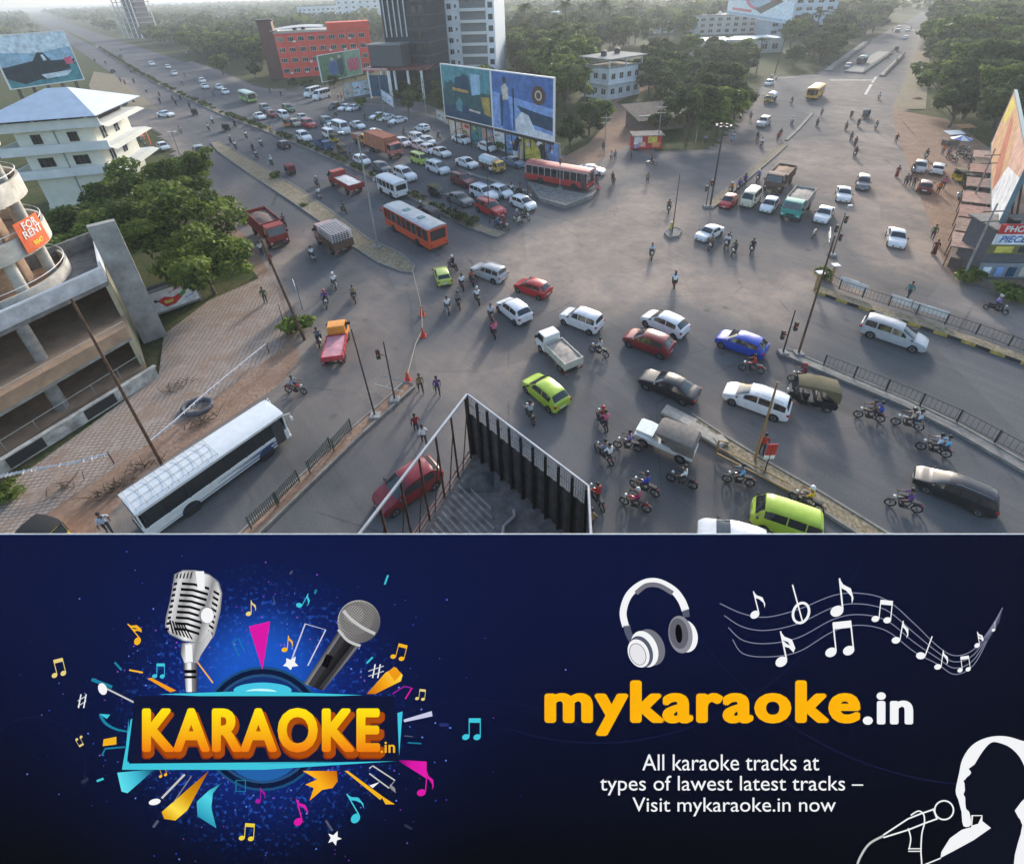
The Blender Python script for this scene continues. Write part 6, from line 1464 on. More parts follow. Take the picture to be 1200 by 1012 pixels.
# ---------------------------------------------------------------- traffic
C_ = dict(white=(.72, .73, .73), silver=(.42, .43, .44), grey=(.13, .135, .14), black=(.015, .015, .017), red=(.42, .02, .02), maroon=(.20, .015, .02), lime=(.40, .55, .05), blue=(.015, .06, .42), teal=(.03, .16, .17), bluegrey=(.16, .22, .30), cream=(.62, .58, .42), darkred=(.14, .02, .02), yellow=(.65, .42, .03), green=(.05, .12, .05), pinkred=(.45, .08, .09), paleyg=(.50, .58, .12), orange=(.62, .18, .03), olive=(.10, .10, .04), beige=(.42, .36, .27), lightblue=(.45, .52, .62), purple=(.10, .04, .22), brown=(.14, .08, .05), violet=(.22, .18, .45), sky=(.16, .40, .62), pink=(.6, .12, .22), khaki=(.22, .17, .08), magenta=(.35, .02, .10))
orm = mat('bus_orange', (.62, .085, .025), .5, world=False, var=.1); rdm = mat('bus_red', (.45, .035, .03), .55, world=False, var=.12); gybus = mat('bus_green', (.30, .45, .10), .5, world=False); ybm = mat('bus_yellow', (.66, .33, .02), .5, world=False)
greyroof = mat('bus_roof_grey', (.33, .37, .40), .5, world=False, var=.2, scale=1); redroof = mat('bus_roof_red', (.48, .13, .11), .6, world=False, var=.2, scale=1); whroof = mat('bus_roof_white', (.62, .66, .68), .5, world=False, var=.08); yroof = mat('bus_roof_orange', (.75, .38, .12), .55, world=False)
rustred = mat('truck_red', (.30, .035, .025), .6, world=False, var=.3); contm = mat('container_rust', (.42, .15, .08), .7, world=False, var=.18, scale=.8); pinkcab = mat('cab_pink', (.50, .16, .13), .6, world=False); brownm = mat('truck_brown', (.12, .065, .045), .7, world=False, var=.3); whtarp = mat('white_tarp', (.55, .55, .54), .8, world=False); tealm = mat('cab_teal', (.03, .30, .24), .5, world=False); cagem = mat('cage_metal', (.6, .55, .55), .6, .3, world=False); pinkt = mat('cab_rose', (.40, .22, .20), .6, world=False); redbed = mat('bed_red', (.50, .05, .06), .6, world=False, var=.25); pinkbed = mat('bed_floor_pink', (.55, .25, .28), .7, world=False, var=.25)
orcab = mat('cab_orange', (.72, .28, .04), .5, world=False); sack = mat('sacking', (.38, .33, .28), .9, world=False, var=.3, scale=3); browncanv = mat('canopy_brown', (.12, .085, .065), .9, world=False, var=.3); blackcanv = mat('canopy_black', (.02, .02, .02), .8, world=False); olivec = mat('canopy_olive', (.12, .10, .05), .85, world=False); redcanv = mat('canopy_dark_red', (.18, .03, .03), .8, world=False); greyc = mat('canopy_grey', (.11, .105, .10), .85, world=False)
VK = {k: (lambda k=k: make_car(k)) for k in CARS}
VK.update({
 'bus_orange': lambda: make_bus(10.2, 2.5, 3.1, orm, greyroof, orm, 8, ac=True), 'bus_red': lambda: make_bus(10.4, 2.5, 3.0, mat('bus_band_white', (.5, .38, .36), .5, world=False), redroof, rdm, 9), 'bus_white': lambda: make_bus(9.6, 2.4, 3.0, whitep, whroof, whitep, 7, rack=True, stripes=mat('stripe_dark_blue', (.03, .07, .2), .4)),
 'bus_green': lambda: make_bus(8.5, 2.3, 2.9, mat('bus_cream', (.55, .6, .4), .5), mat('bus_roof_mint', (.45, .55, .48), .5), gybus, 6), 'bus_yellow': lambda: make_bus(8.0, 2.4, 2.9, ybm, yroof, ybm, 5), 'van_tempo': lambda: make_bus(5.4, 2.1, 2.7, whitep, whroof, whitep, 4),
 'truck_red': lambda: make_truck(7.6, 2.35, rustred, rustred, mat('brown_tarp', (.19, .13, .11), .9, world=False), 'open', 2.75, 1.75), 'truck_cage': lambda: make_truck(6.0, 2.3, pinkt, brownm, None, 'cage', 2.5, .8, cagem), 'truck_container': lambda: make_truck(9.6, 2.45, pinkcab, contm, None, 'container', 2.7, 2.5), 'truck_dump': lambda: make_truck(7.0, 2.4, brownm, brownm, brown_floor, 'open', 2.6, 1.2), 'truck_white_load': lambda: make_truck(7.6, 2.4, rustred, rustred, whtarp, 'open', 2.4, .7),
 'truck_teal': lambda: make_truck(6.8, 2.3, tealm, mat('bed_grey', (.30, .29, .27), .7), sack, 'open', 2.5, 1.3), 'truck_orange': lambda: make_truck(5.6, 2.2, orcab, contm, sack, 'open', 2.3, .9), 'truck_small_blue': lambda: make_truck(4.6, 1.8, mat('cab_blue', (.05, .12, .25), .5), mat('bed_blue', (.05, .10, .2), .6), None, 'open', 1.9, .6),
 'pickup_white': lambda: make_truck(4.3, 1.65, whitep, mat('bed_pale', (.55, .52, .45), .6), sack, 'open', 1.85, .55), 'pickup_orange': lambda: make_truck(4.4, 1.65, orcab, redbed, pinkbed, 'open', 1.85, .35), 'van_box': lambda: make_truck(4.6, 1.75, mat('cab_yellow', (.65, .38, .06), .5), brownm, None, 'tarp', 1.9, .9, mat('van_white_box', (.64, .67, .70), .5)),
 'truck_tarp': lambda: make_truck(6.5, 2.3, brownm, brownm, None, 'tarp', 2.5, 1.0, mat('tarp_teal', (.05, .22, .20), .7)),
 'auto_brown': lambda: make_auto(browncanv), 'auto_black': lambda: make_auto(blackcanv), 'auto_olive': lambda: make_auto(olivec), 'auto_red': lambda: make_auto(redcanv), 'auto_grey': lambda: make_auto(greyc), 'jeep': make_jeep, 'backhoe': make_backhoe, 'motorcycle': lambda: make_bike(), 'scooter': lambda: make_bike(True),
})
CZ = dict(bus=1.4, truck=1.3, pickup=.8, auto=.85, jeep=1.0, backhoe=1.3, van=.95, suv=.8, mpv=.8)
def head(h, px, py, z=0):
    if isinstance(h, str):
        d = {'M': MD, 'm': -MD, 'C': CD, 'c': -CD}[h[0]]; a = math.atan2(d.y, d.x)
        return a+R(float(h[1:])) if len(h) > 1 else a
    L = math.hypot(*h); u = (h[0]/L*6, h[1]/L*6); a, b = G(px-u[0], py-u[1], z), G(px+u[0], py+u[1], z); return math.atan2(b.y-a.y, b.x-a.x)
USED = {}
ANCH = [('orange city bus', 486, 265), ('red city bus', 655, 204), ('long container truck', 450, 172), ('white roadside bus', 245, 545), ('green and cream bus', 290, 113), ('yellow bus', 955, 108), ('canvas-topped jeep', 780, 509), ('caged truck', 390, 278), ('red open truck', 314, 268), ('dump truck', 916, 208), ('teal-cabbed truck', 934, 237), ('floodlight mast', 835, 200), ('slim post on round island', 792, 250), ('photocopy shop', 1165, 300), ('yellow excavator', 140, 118), ('parked market cars', 1090, 200), ('red kiosk', 757, 160), ('paired hoardings', 585, 108), ('foreground roof', 600, 560), ('silver people carrier', 1048, 390), ('sandy island', 360, 235), ('far traffic islands', 1020, 70), ('highway far end', 110, 60), ('white hip-roofed building', 80, 180), ('roped cones', 490, 380), ('black people carrier', 1121, 569), ('lower left barriers', 380, 540)]
LABS = []
ORD = ['nearest', 'second nearest', 'third nearest', 'fourth nearest', 'fifth nearest', 'sixth nearest', 'seventh nearest', 'eighth nearest', 'ninth nearest', 'tenth nearest', 'eleventh nearest', 'twelfth nearest', 'thirteenth nearest', 'fourteenth nearest', 'fifteenth nearest']
def queue_label(o, desc, px, py):
    n, ax, ay = min(ANCH, key=lambda a: math.hypot(px-a[1], (py-a[2])*1.2)); dx, dy = px-ax, py-ay
    rel = ('right of' if dx > 0 else 'left of') if abs(dx) > abs(dy) else ('below' if dy > 0 else 'above')
    LABS.append((o, desc, n, rel, math.hypot(dx, dy)))
def flush_labels():
    groups = {}
    for q in LABS: groups.setdefault((q[1], q[2], q[3]), []).append(q)
    for (d, n, rel), L in groups.items():
        L.sort(key=lambda q: q[4])
        for i, q in enumerate(L):
            q[0]['label'] = '%s %s the %s' % (d, rel, n) if len(L) == 1 else '%s, %s %s the %s' % (d, ORD[min(i, 14)], rel, n)
CAT = dict(hatchback='car', sedan='car', suv='car', mpv='people carrier', wagon='car', van='van', minibus='minibus', motorcycle='motorcycle', scooter='scooter', jeep='jeep', backhoe='excavator')
NMS = dict(hatchback='hatchback_car', sedan='sedan_car', suv='sport_utility_vehicle', mpv='people_carrier', wagon='tall_hatchback_car', van='van', minibus='minibus')
def vehicle(key, px, py, h, col, label=None, s=1.0, dz=None):
    if h == 'm' and py < 262 and key in CARS: s *= 1.07
    fam = key.split('_')[0]; zc = dz if dz is not None else CZ.get(key, CZ.get(fam, .7))
    p = G(px, py, zc); p.z = 0; o = inst(key, VK[key]); o.location = p; o.rotation_euler = (0, 0, head(h, px, py)); o.scale = (s, s, s)
    nm = NMS.get(key) or {'auto': 'auto_rickshaw', 'bus': 'bus', 'truck': 'truck', 'pickup': 'pickup_truck', 'jeep': 'jeep', 'backhoe': 'backhoe_loader', 'motorcycle': 'motorcycle', 'scooter': 'scooter', 'van': 'van'}[fam]
    o.name = nm; cat = CAT.get(key) or {'auto': 'auto rickshaw', 'bus': 'bus', 'truck': 'truck', 'pickup': 'pickup truck', 'van': 'van'}[fam]
    if isinstance(col, str): recolor(o, C_[col])
    tag(o, None, cat, {'car': 'cars at the junction', 'auto rickshaw': 'auto rickshaws in the traffic'}.get(cat))
    cn = {'bluegrey': 'blue-grey', 'darkred': 'dark red', 'pinkred': 'rose red', 'paleyg': 'lime yellow', 'lightblue': 'light blue', 'sky': 'sky blue'}.get(col, col)
    if label: o['label'] = label
    else: queue_label(o, '%s %s' % (cn, nm.replace('_', ' ')), px, py)
    return o
V = [
 # queue on the main road, heading for the junction
 ('hatchback', 264, 107.5, 'm', 'white'), ('bus_green', 290, 113, 'm', None, 'green and cream bus at the tail of the queue'), ('sedan', 304, 136, 'm', 'white'), ('suv', 311, 127, 'm', 'grey'), ('hatchback', 319, 133.5, 'm', 'maroon'), ('mpv', 338, 127, 'm', 'green'), ('van', 332, 134, 'm', 'white'), ('auto_brown', 337, 144, 'm', 'orange'), ('hatchback', 346, 144, 'm', 'beige'), ('hatchback', 354.5, 138, 'm', 'silver'), ('suv', 362, 145, 'm', 'red'), ('suv', 356, 160, 'm', 'white'), ('suv', 383.5, 142.5, 'm', 'teal'), ('sedan', 389, 149, 'm', 'white'), ('minibus', 400, 152, 'm', 'white'), ('truck_small_blue', 379, 167, 'm', None, 'small blue pickup truck in the queue beside the main median'), ('auto_olive', 392, 162, 'm', 'yellow'), ('van', 385, 156, 'm', 'white'), ('auto_olive', 401, 174, 'm', 'khaki'),
 ('minibus', 366.5, 110, (-1, .28), 'white', 'white minibus parked nose-out, left of the parked pair', 1.1), ('minibus', 377, 113, (-1, .28), 'white', 'white minibus parked nose-out, right of the parked pair', 1.1),
 ('sedan', 404, 125.5, (-1, .35), 'white'), ('sedan', 414, 126, (-1, .3), 'white'), ('hatchback', 391.5, 124, (-1, .4), 'black'), ('sedan', 443, 135.5, (-1, .25), 'white'), ('sedan', 452, 137.5, (-1, .25), 'white'), ('sedan', 466.5, 140.5, (-1, .25), 'white'), ('sedan', 419, 146.5, 'm', 'white'), ('hatchback', 494.5, 149.5, (-1, -.2), 'white'), ('van', 441.5, 157, 'm', 'white'),
 ('truck_orange', 425, 161, 'm', None, 'pale orange truck directly behind the long container truck'), ('truck_container', 450, 172, 'm', None, 'long rust brown container truck with a pink cab in the queue'), ('hatchback', 472, 166.5, 'm', 'white'), ('suv', 490, 162, 'm', 'white'), ('hatchback', 501, 165, 'm', 'white'), ('sedan', 491, 170, 'm', 'white'), ('hatchback', 502, 174.5, 'm', 'white'), ('sedan', 516.5, 178, 'm', 'white'), ('sedan', 541, 163, 'm', 'white'), ('hatchback', 571, 172, 'm', 'white'), ('van_box', 577, 193.5, 'm', None, 'boxy white van with a yellow nose left of the red city bus', 1.0), ('sedan', 602, 189.5, 'm', 'bluegrey'), ('bus_red', 655, 205, (1, .17), None, 'red city bus with a pale window band at the head of the queue'), ('sedan', 693, 198.5, (1, .12), 'white'),
 ('sedan', 547, 190.5, 'm', 'white'), ('hatchback', 424, 187.5, 'm', 'white'), ('hatchback', 447, 196, 'm', 'grey'), ('suv', 474.7, 204, 'm', 'white'), ('van_tempo', 460, 221, 'M', None, 'white box minibus ahead of the orange city bus', 1.0), ('mpv', 513, 196, 'm', 'white'), ('van', 491, 185, 'm', 'paleyg'), ('auto_olive', 511, 223.5, 'm', 'black'), ('sedan', 539, 232.5, 'm', 'grey'), ('auto_grey', 504, 250, 'M', 'black'), ('suv', 543, 211, 'm', 'darkred'), ('suv', 567, 226, 'm', 'white'), ('hatchback', 587, 224, 'm', 'white'), ('suv', 575, 243.5, 'm', 'red'), ('hatchback', 613, 237.5, 'm', 'white'),
 # near carriageway, driving away
 ('truck_white_load', 405, 212, 'M', None, 'red truck with white sheeted load beside the tall lamp post'), ('bus_orange', 486, 265, 'M', None, 'orange city bus with a grey roof on the near carriageway'), ('hatchback', 332, 169, 'M', 'black'), ('auto_red', 339, 198, 'M', 'black'), ('auto_black', 227, 131, 'M', 'black'), ('auto_black', 264, 149, 'M', 'black'), ('hatchback', 132, 83, 'M', 'black'), ('suv', 235, 178, 'm', 'grey'), ('sedan', 194, 133.5, (1, .05), 'white', 'white rounded saloon turning out of the side road', 1.05), ('hatchback', 144, 133, (1, .1), 'white', 'white small car waiting in the side road'), ('hatchback', 191, 171, (1, .5), 'white', 'white hatchback parked at the kerb above the big tree', .95), ('backhoe', 140, 118.5, (-1, .1), None, 'yellow excavator at the mouth of the side road'),
 ('suv', 178, 75, 'm', 'white'), ('hatchback', 197, 78.5, 'm', 'white'), ('sedan', 204, 86, 'm', 'white'), ('hatchback', 237, 94.5, 'm', 'white'), ('sedan', 240, 101, 'm', 'white'), ('hatchback', 257, 102, 'm', 'white'), ('hatchback', 141, 66, 'm', 'black'), ('sedan', 220, 62, 'm', 'grey'), ('minibus', 254, 73, (1, -.1), 'white', 'white minibus parked under trees right of the highway'),
 # service lane
 ('truck_red', 314, 268, 'm', None, 'red open truck on the service lane left of the sandy island'), ('truck_cage', 390, 278, 'M', None, 'truck with a pale lattice cage on the service lane'), ('pickup_orange', 394, 402, (.22, -1), None, 'orange cabbed pickup with red bed turning at the corner', 1.0), ('bus_white', 250, 543, (.84, -.58), None, 'white bus with blue swooshes and a roof rack at the roadside', .9),
 # middle of the junction
 ('hatchback', 518, 321, (-.35, -1), 'paleyg', None, .92), ('suv', 572, 317, (-1, -.35), 'silver', None, .92), ('hatchback', 624, 336, (-1, -.35), 'red'), ('hatchback', 602, 362, (-.8, -.62), 'white', 'white hatchback with black rear glass left of the white tall car', 1.05), ('wagon', 681, 374, (-1, -.38), 'white', 'white tall boxy hatchback in the middle of the junction', 1.05), ('pickup_white', 654, 411, (-.72, -.70), None, 'white pickup with caged sacks in the bed and an orange tailgate'), ('hatchback', 760, 399.5, (-1, -.36), 'maroon', None, 1.06), ('hatchback', 779, 377.5, (-1, -.45), 'white', 'white hatchback immediately behind the maroon hatchback', 1.06), ('hatchback', 869, 401, (-1, -.36), 'blue', 'deep blue hatchback with two riders beside it', 1.02), ('hatchback', 639, 457, (-.75, -.62), 'lime', 'lime green hatchback beside the corner of the foreground roof', 1.02), ('sedan', 784, 450, (-1, -.40), 'black', 'black sedan heading left below the maroon hatchback', .95), ('mpv', 887, 466, (-1, -.36), 'white', 'white people carrier left of the brown topped rickshaw', .92), ('auto_olive', 951, 461, (-1, -.2), 'black', 'black rickshaw with a dusty roof at the right median', 1.18), ('mpv', 1048, 389, (1, .33), 'silver', 'silver people carrier on the right hand carriageway', .98), ('jeep', 781, 511, (-1, -.42), None, 'jeep with pale bonnet and grey canvas top by broken slabs', .92), ('mpv', 1121, 570, (-1, -.42), 'black', 'black people carrier in the lower right corner', .8), ('van', 922, 605, (-1, -.34), 'lime', 'lime green van in the lower right beside the long island', .96), ('hatchback', 862, 633, (-1, -.28), 'white', 'white car cut off by the screen edge at lower right', 1.0), ('hatchback', 478, 568, (-.95, .62), 'maroon', 'maroon hatchback seen through the pipe frame', 1.08), ('auto_black', 56, 626, (1, .25), 'yellow', 'black and yellow rickshaw at the bottom left corner', .95),
 # stop line of the cross road
 ('hatchback', 854, 235, 'c', 'red', 'bright red hatchback first in line at the cross road', .95), ('van', 880, 231, 'c', 'cream', 'cream van between the red and white hatchbacks', 1.15), ('hatchback', 902, 239.5, 'c', 'white', 'white hatchback between cream van and teal-cabbed truck'), ('truck_dump', 914, 208, 'c', None, 'brown dump truck waiting behind the white hatchback'), ('truck_teal', 935, 238, 'c', None, 'truck with a teal cab and grey bed at the stop line'), ('sedan', 966, 250, 'c', 'white', 'white sedan right of the teal-cabbed truck'), ('sedan', 989, 226.5, 'c10', 'white', 'white sedan coming on behind the line of waiting vehicles'), ('sedan', 831.5, 271.5, 'c-12', 'white', 'white sedan ahead of the stop line with motorcycles beside it', .92), ('suv', 1012, 213, 'c8', 'grey', None, .9), ('sedan', 1051, 277, (.1, 1), 'white', 'white sedan alone on the dusty right hand side', .98), ('suv', 895, 142.5, 'c', 'silver'), ('van_box', 903, 115, 'c', None, 'white and yellow box van at the left edge of the cross road', .95), ('hatchback', 901.5, 97, 'c', 'white'), ('bus_yellow', 956, 107.5, 'c', None, 'yellow bus crossing on the far cross road'), ('auto_black', 1015, 133.5, 'c', 'black'),
 ('hatchback', 994, 77, 'c', 'silver'), ('truck_tarp', 1010, 71, 'c', None, 'truck with a teal tarpaulin between the far islands'), ('auto_black', 1051, 57, 'C', 'black'), ('hatchback', 1061, 44, 'c', 'white'), ('hatchback', 1053, 32, 'C', 'white'), ('sedan', 1064, 35, 'c', 'white'), ('suv', 1052, 36, 'C', 'grey'),
 ('hatchback', 1078.5, 195, 'c', 'silver', 'silver hatchback parked leftmost by the market'), ('hatchback', 1099, 197, 'C', 'white', 'white hatchback parked rightmost by the market'), ('hatchback', 1085, 217.5, 'C', 'darkred', 'dark red car parked nearest the camera by the market'), ('auto_olive', 1128, 206, (.8, .5), 'yellow', 'yellow rickshaw under the edge of the tin roofs'), ('auto_black', 1143, 213, (1, .3), 'green', 'dark rickshaw squeezed beside the tin roofed stalls'),]
for row in V:
    key, px, py, h, col = row[:5]; vehicle(key, px, py, h, col, row[5] if len(row) > 5 else None, row[6] if len(row) > 6 else 1.0)
# two-wheelers: key, px, py, heading, bike colour, shirt colours of the riders
PK = {'ride': lambda: make_person('ride'), 'ride_h': lambda: make_person('ride', True), 'pillion': lambda: make_person('pillion'), 'stand': lambda: make_person('stand'), 'walk': lambda: make_person('walk'), 'stand_s': lambda: make_person('stand', skirt=True)}
NB = [0]
CN = {'lightblue': 'light blue', 'sky': 'sky blue', 'pinkred': 'rose red', 'darkred': 'dark red', 'bluegrey': 'blue-grey'}
def bike(px, py, h, col, riders=('white',), sc=False, s=1.0):
    k = 'scooter' if sc else 'motorcycle'; p = G(px, py, .75); p.z = 0; o = inst(k, VK[k]); o.location = p; a = head(h, px, py); o.rotation_euler = (0, 0, a); o.scale = (s, s, s); recolor(o, C_[col]); o.name = k
    tag(o, None, k, 'two-wheelers in the traffic'); queue_label(o, '%s %s%s' % (CN.get(col, col), k, ' with rider in %s' % CN.get(riders[0], riders[0]) if riders else ' parked empty'), px, py)
    for i, c in enumerate(riders):
        key = 'pillion' if i else ('ride_h' if (NB[0] % 5) in (0, 3) else 'ride'); q = inst(key, PK[key]); q.name = 'person'; q.location = p; q.rotation_euler = (0, 0, a); q.scale = (s, s, s); recolor(q, C_[c])
        for ch in q.children: ch.color = (*C_[['white', 'black', 'red', 'silver'][NB[0] % 4]], 1)
        tag(q, None, 'person', 'people on two-wheelers'); queue_label(q, 'person in %s %s %s %s' % (CN.get(c, c), 'behind rider of' if i else 'riding', CN.get(col, col), k), px, py)
    NB[0] += 1
BIK = [
 (530, 308, 'M', 'black', ('black',)), (541, 330, (-.4, -1), 'black', ('white',)), (553, 325, (-.4, -1), 'red', ('red', 'brown')), (559, 346, (-.5, -1), 'black', ('white',)), (524, 357, (-.3, -1), 'silver', ('white',), True), (537, 351, (-.3, -1), 'black', ('grey',)), (575, 366, (-.3, -1), 'red', ('lightblue',)), (578, 384, (-.35, -1), 'black', ('magenta', 'pink')), (391, 329, (-.4, -1), 'silver', ('white',), True), (414, 344, (-.3, -1), 'black', ('khaki',)), (381, 350, (.1, 1), 'black', ('purple',)), (372.5, 394, (0, -1), 'grey', ('grey',), True), (345, 452, (1, .1), 'red', ('bluegrey',)),
 (365, 297, 'M', 'silver', ('white',), True), (332, 258, 'M', 'black', ('grey',)), (371, 213, 'M', 'black', ('grey',)), (373, 226, 'M', 'silver', ('white',), True), (402, 243, 'M', 'black', ('green',)), (211, 152.5, 'm', 'black', ('silver',)), (244, 149, 'M', 'silver', ('white',)), (248.5, 141, 'M', 'black', ('white',)), (275, 145, 'M', 'black', ('black',)), (288, 158, 'M', 'black', ('white',)), (270, 164, 'M', 'black', ('grey',)), (275.5, 170, 'M', 'silver', ('white',)), (305.5, 167.5, 'M', 'black', ('white',)), (296, 173.5, 'M', 'black', ('black',)), (300, 181, 'M', 'silver', ('silver',)), (317.5, 188.5, 'M', 'black', ('white',)),
 (111, 71, 'M', 'black', ('black',)), (123.5, 73.5, 'M', 'black', ('grey',)), (153, 84, 'M', 'black', ('green',)), (141, 94, 'M', 'black', ('grey',)), (146, 96.5, 'M', 'black', ('brown',)), (156.5, 95, 'M', 'black', ('black',)), (171, 106, 'M', 'black', ('lightblue',)), (186.5, 110.5, 'M', 'black', ('grey',)), (187, 118, 'M', 'black', ('black',)), (202, 115, 'M', 'black', ('grey',)), (206, 121, 'M', 'black', ('black',)), (211, 114, 'M', 'black', ('brown',)), (222, 124, 'M', 'black', ('black',)), (216.5, 88.5, 'm', 'black', ('black',)), (213.5, 97.5, 'm', 'black', ('grey',)), (228, 94, 'm', 'black', ('brown',)), (250, 110, 'm', 'black', ('grey',)), (141, 58, 'm', 'black', ('violet',)),
 (428, 137.5, 'm', 'black', ('black',)), (456, 146, 'm', 'black', ('white',)), (473.5, 154.5, 'm', 'darkred', ('brown',)), (514, 159, 'm', 'black', ('green',)), (392, 133, (-1, .3), 'black', ('bluegrey',)), (600, 222, 'm', 'black', ('white',)), (610, 222, 'm', 'black', ('grey',)), (619, 228, 'm', 'silver', ('brown',)), (606, 254, 'm', 'cream', ('grey',), True), (615.5, 251, 'm', 'black', ('green',)), (584, 260, 'm', 'blue', ('bluegrey',)), (591, 262, 'm', 'red', ('darkred',)), (411, 180, 'm', 'black', ('bluegrey',)), (493, 243, 'M', 'black', ('brown',)), (317, 152, 'm', 'yellow', ('yellow',)),
 (928, 118.5, 'c', 'black', ('brown',)), (928.5, 142, 'c', 'silver', ('white',)), (859.5, 160.5, 'c', 'sky', ('lightblue',), True), (888, 160, 'C', 'black', ('black',)), (893, 167, 'C', 'silver', ('white',)), (958, 143.5, 'C', 'black', ('grey',)), (998, 134, 'C', 'black', ('brown',)), (992, 148, 'C', 'black', ('grey',)), (1006.5, 144, 'C', 'black', ('black',)), (998, 160, 'C', 'silver', ('grey',)), (1003, 166, 'C', 'black', ('maroon',)), (1002.5, 179, 'c', 'silver', ('darkred', 'brown')), (1030.5, 113, 'c', 'silver', ('white',)), (1042, 66, 'c', 'black', ('brown',)), (1051, 71.5, 'C', 'black', ('grey',)), (1046, 35.5, 'C', 'black', ('black',)), (1027, 147, 'c', 'red', ('grey',)), (1068, 33, 'c', 'black', ('grey',)),
 (857, 221, 'c', 'red', ('orange',)), (866, 217, 'c', 'black', ('blue',)), (872.5, 212, 'c', 'black', ('purple', 'violet')), (889, 207, 'c', 'black', ('violet',)), (834, 285, 'c', 'black', ('khaki',)), (852.5, 283, 'c', 'silver', ('white', 'grey')), (861, 291, 'c', 'black', ('green',)), (882, 289, (-.5, 1), 'black', ('black',)), (955, 271, 'c', 'black', ()), (764, 294.5, (.1, 1), 'black', ('lightblue',)), (791, 327, (0, -1), 'red', ('sky', 'white')), (784, 242, (0, 1), 'black', ('brown',)), (764, 189, (1, .05), 'black', ('black',)),
 (1086, 181, 'c', 'black', ('black',)), (1071, 197, 'c', 'silver', ('grey',)), (1125, 226, (.2, 1), 'silver', (), True), (1141, 217, (1, .2), 'black', ()), (1137, 183, (1, .3), 'black', ()), (1128, 178, (1, .3), 'darkred', ()), (1119, 183, (1, .4), 'black', ()), (1132, 172, (1, .3), 'grey', ()),
 (702, 407, (-1, -.4), 'black', ('silver',)), (882, 427, (-1, -.2), 'red', ('red',)), (1170, 357, (1, .3), 'black', ('violet',), True), (1021, 482, (-1, -.22), 'black', ('brown', 'blue')), (1066, 491, (-1, -.25), 'silver', ('beige', 'lightblue')), (1097, 521, (-1, -.30), 'black', ('lightblue', 'sky')), (1062, 586, (-1, -.25), 'black', ('purple',)), (947, 583, (-1, -.5), 'black', ('yellow',)), (621, 481, (-.5, -1), 'black', ('silver',)), (706, 488, (-.6, -1), 'black', ('darkred', 'pink')), (708, 527, (-.8, -.8), 'black', ('bluegrey', 'white')), (736, 517, (-1, -.2), 'black', ('violet',)), (756, 566, (-1, -.45), 'black', ('blue',)), (800, 558, (-1, -.35), 'black', ('white',)), (745, 585, (-1, -.35), 'red', ('magenta',)), (699, 578, (-.6, -.9), 'black', ('red',)), (867, 557, (-1, -.2), 'black', ('sky',)), (940, 438, (-1, -.1), 'olive', ('maroon',)), (161, 158, (1, .3), 'black', ()), (164, 163, (1, .3), 'black', ()), (169, 168, (1, .3), 'grey', ()), (174, 172, (1, .3), 'black', ()), (158, 153, (1, .3), 'silver', ()), (180, 175, (1, .3), 'black', ()),
 (868, 135, (.6, 1), 'silver', ()), (862, 130, (.6, 1), 'black', ()), (905, 88, 'c', 'black', ()), (910, 90, 'c', 'silver', ()),
]
for r_ in BIK: bike(*r_[:4], riders=r_[4], sc=len(r_) > 5 and r_[5])
def ped(px, py, col, pose='walk', h=(0, 1), label='', lower=None):
    p = G(px, py, .85); p.z = 0; q = inst(pose, PK[pose]); q.name = 'person'; q.location = p; q.rotation_euler = (0, 0, head(h, px, py)); recolor(q, C_[col]); tag(q, label or None, 'person', 'people on foot')
    if not label: queue_label(q, 'person on foot in %s' % CN.get(col, col), px, py)
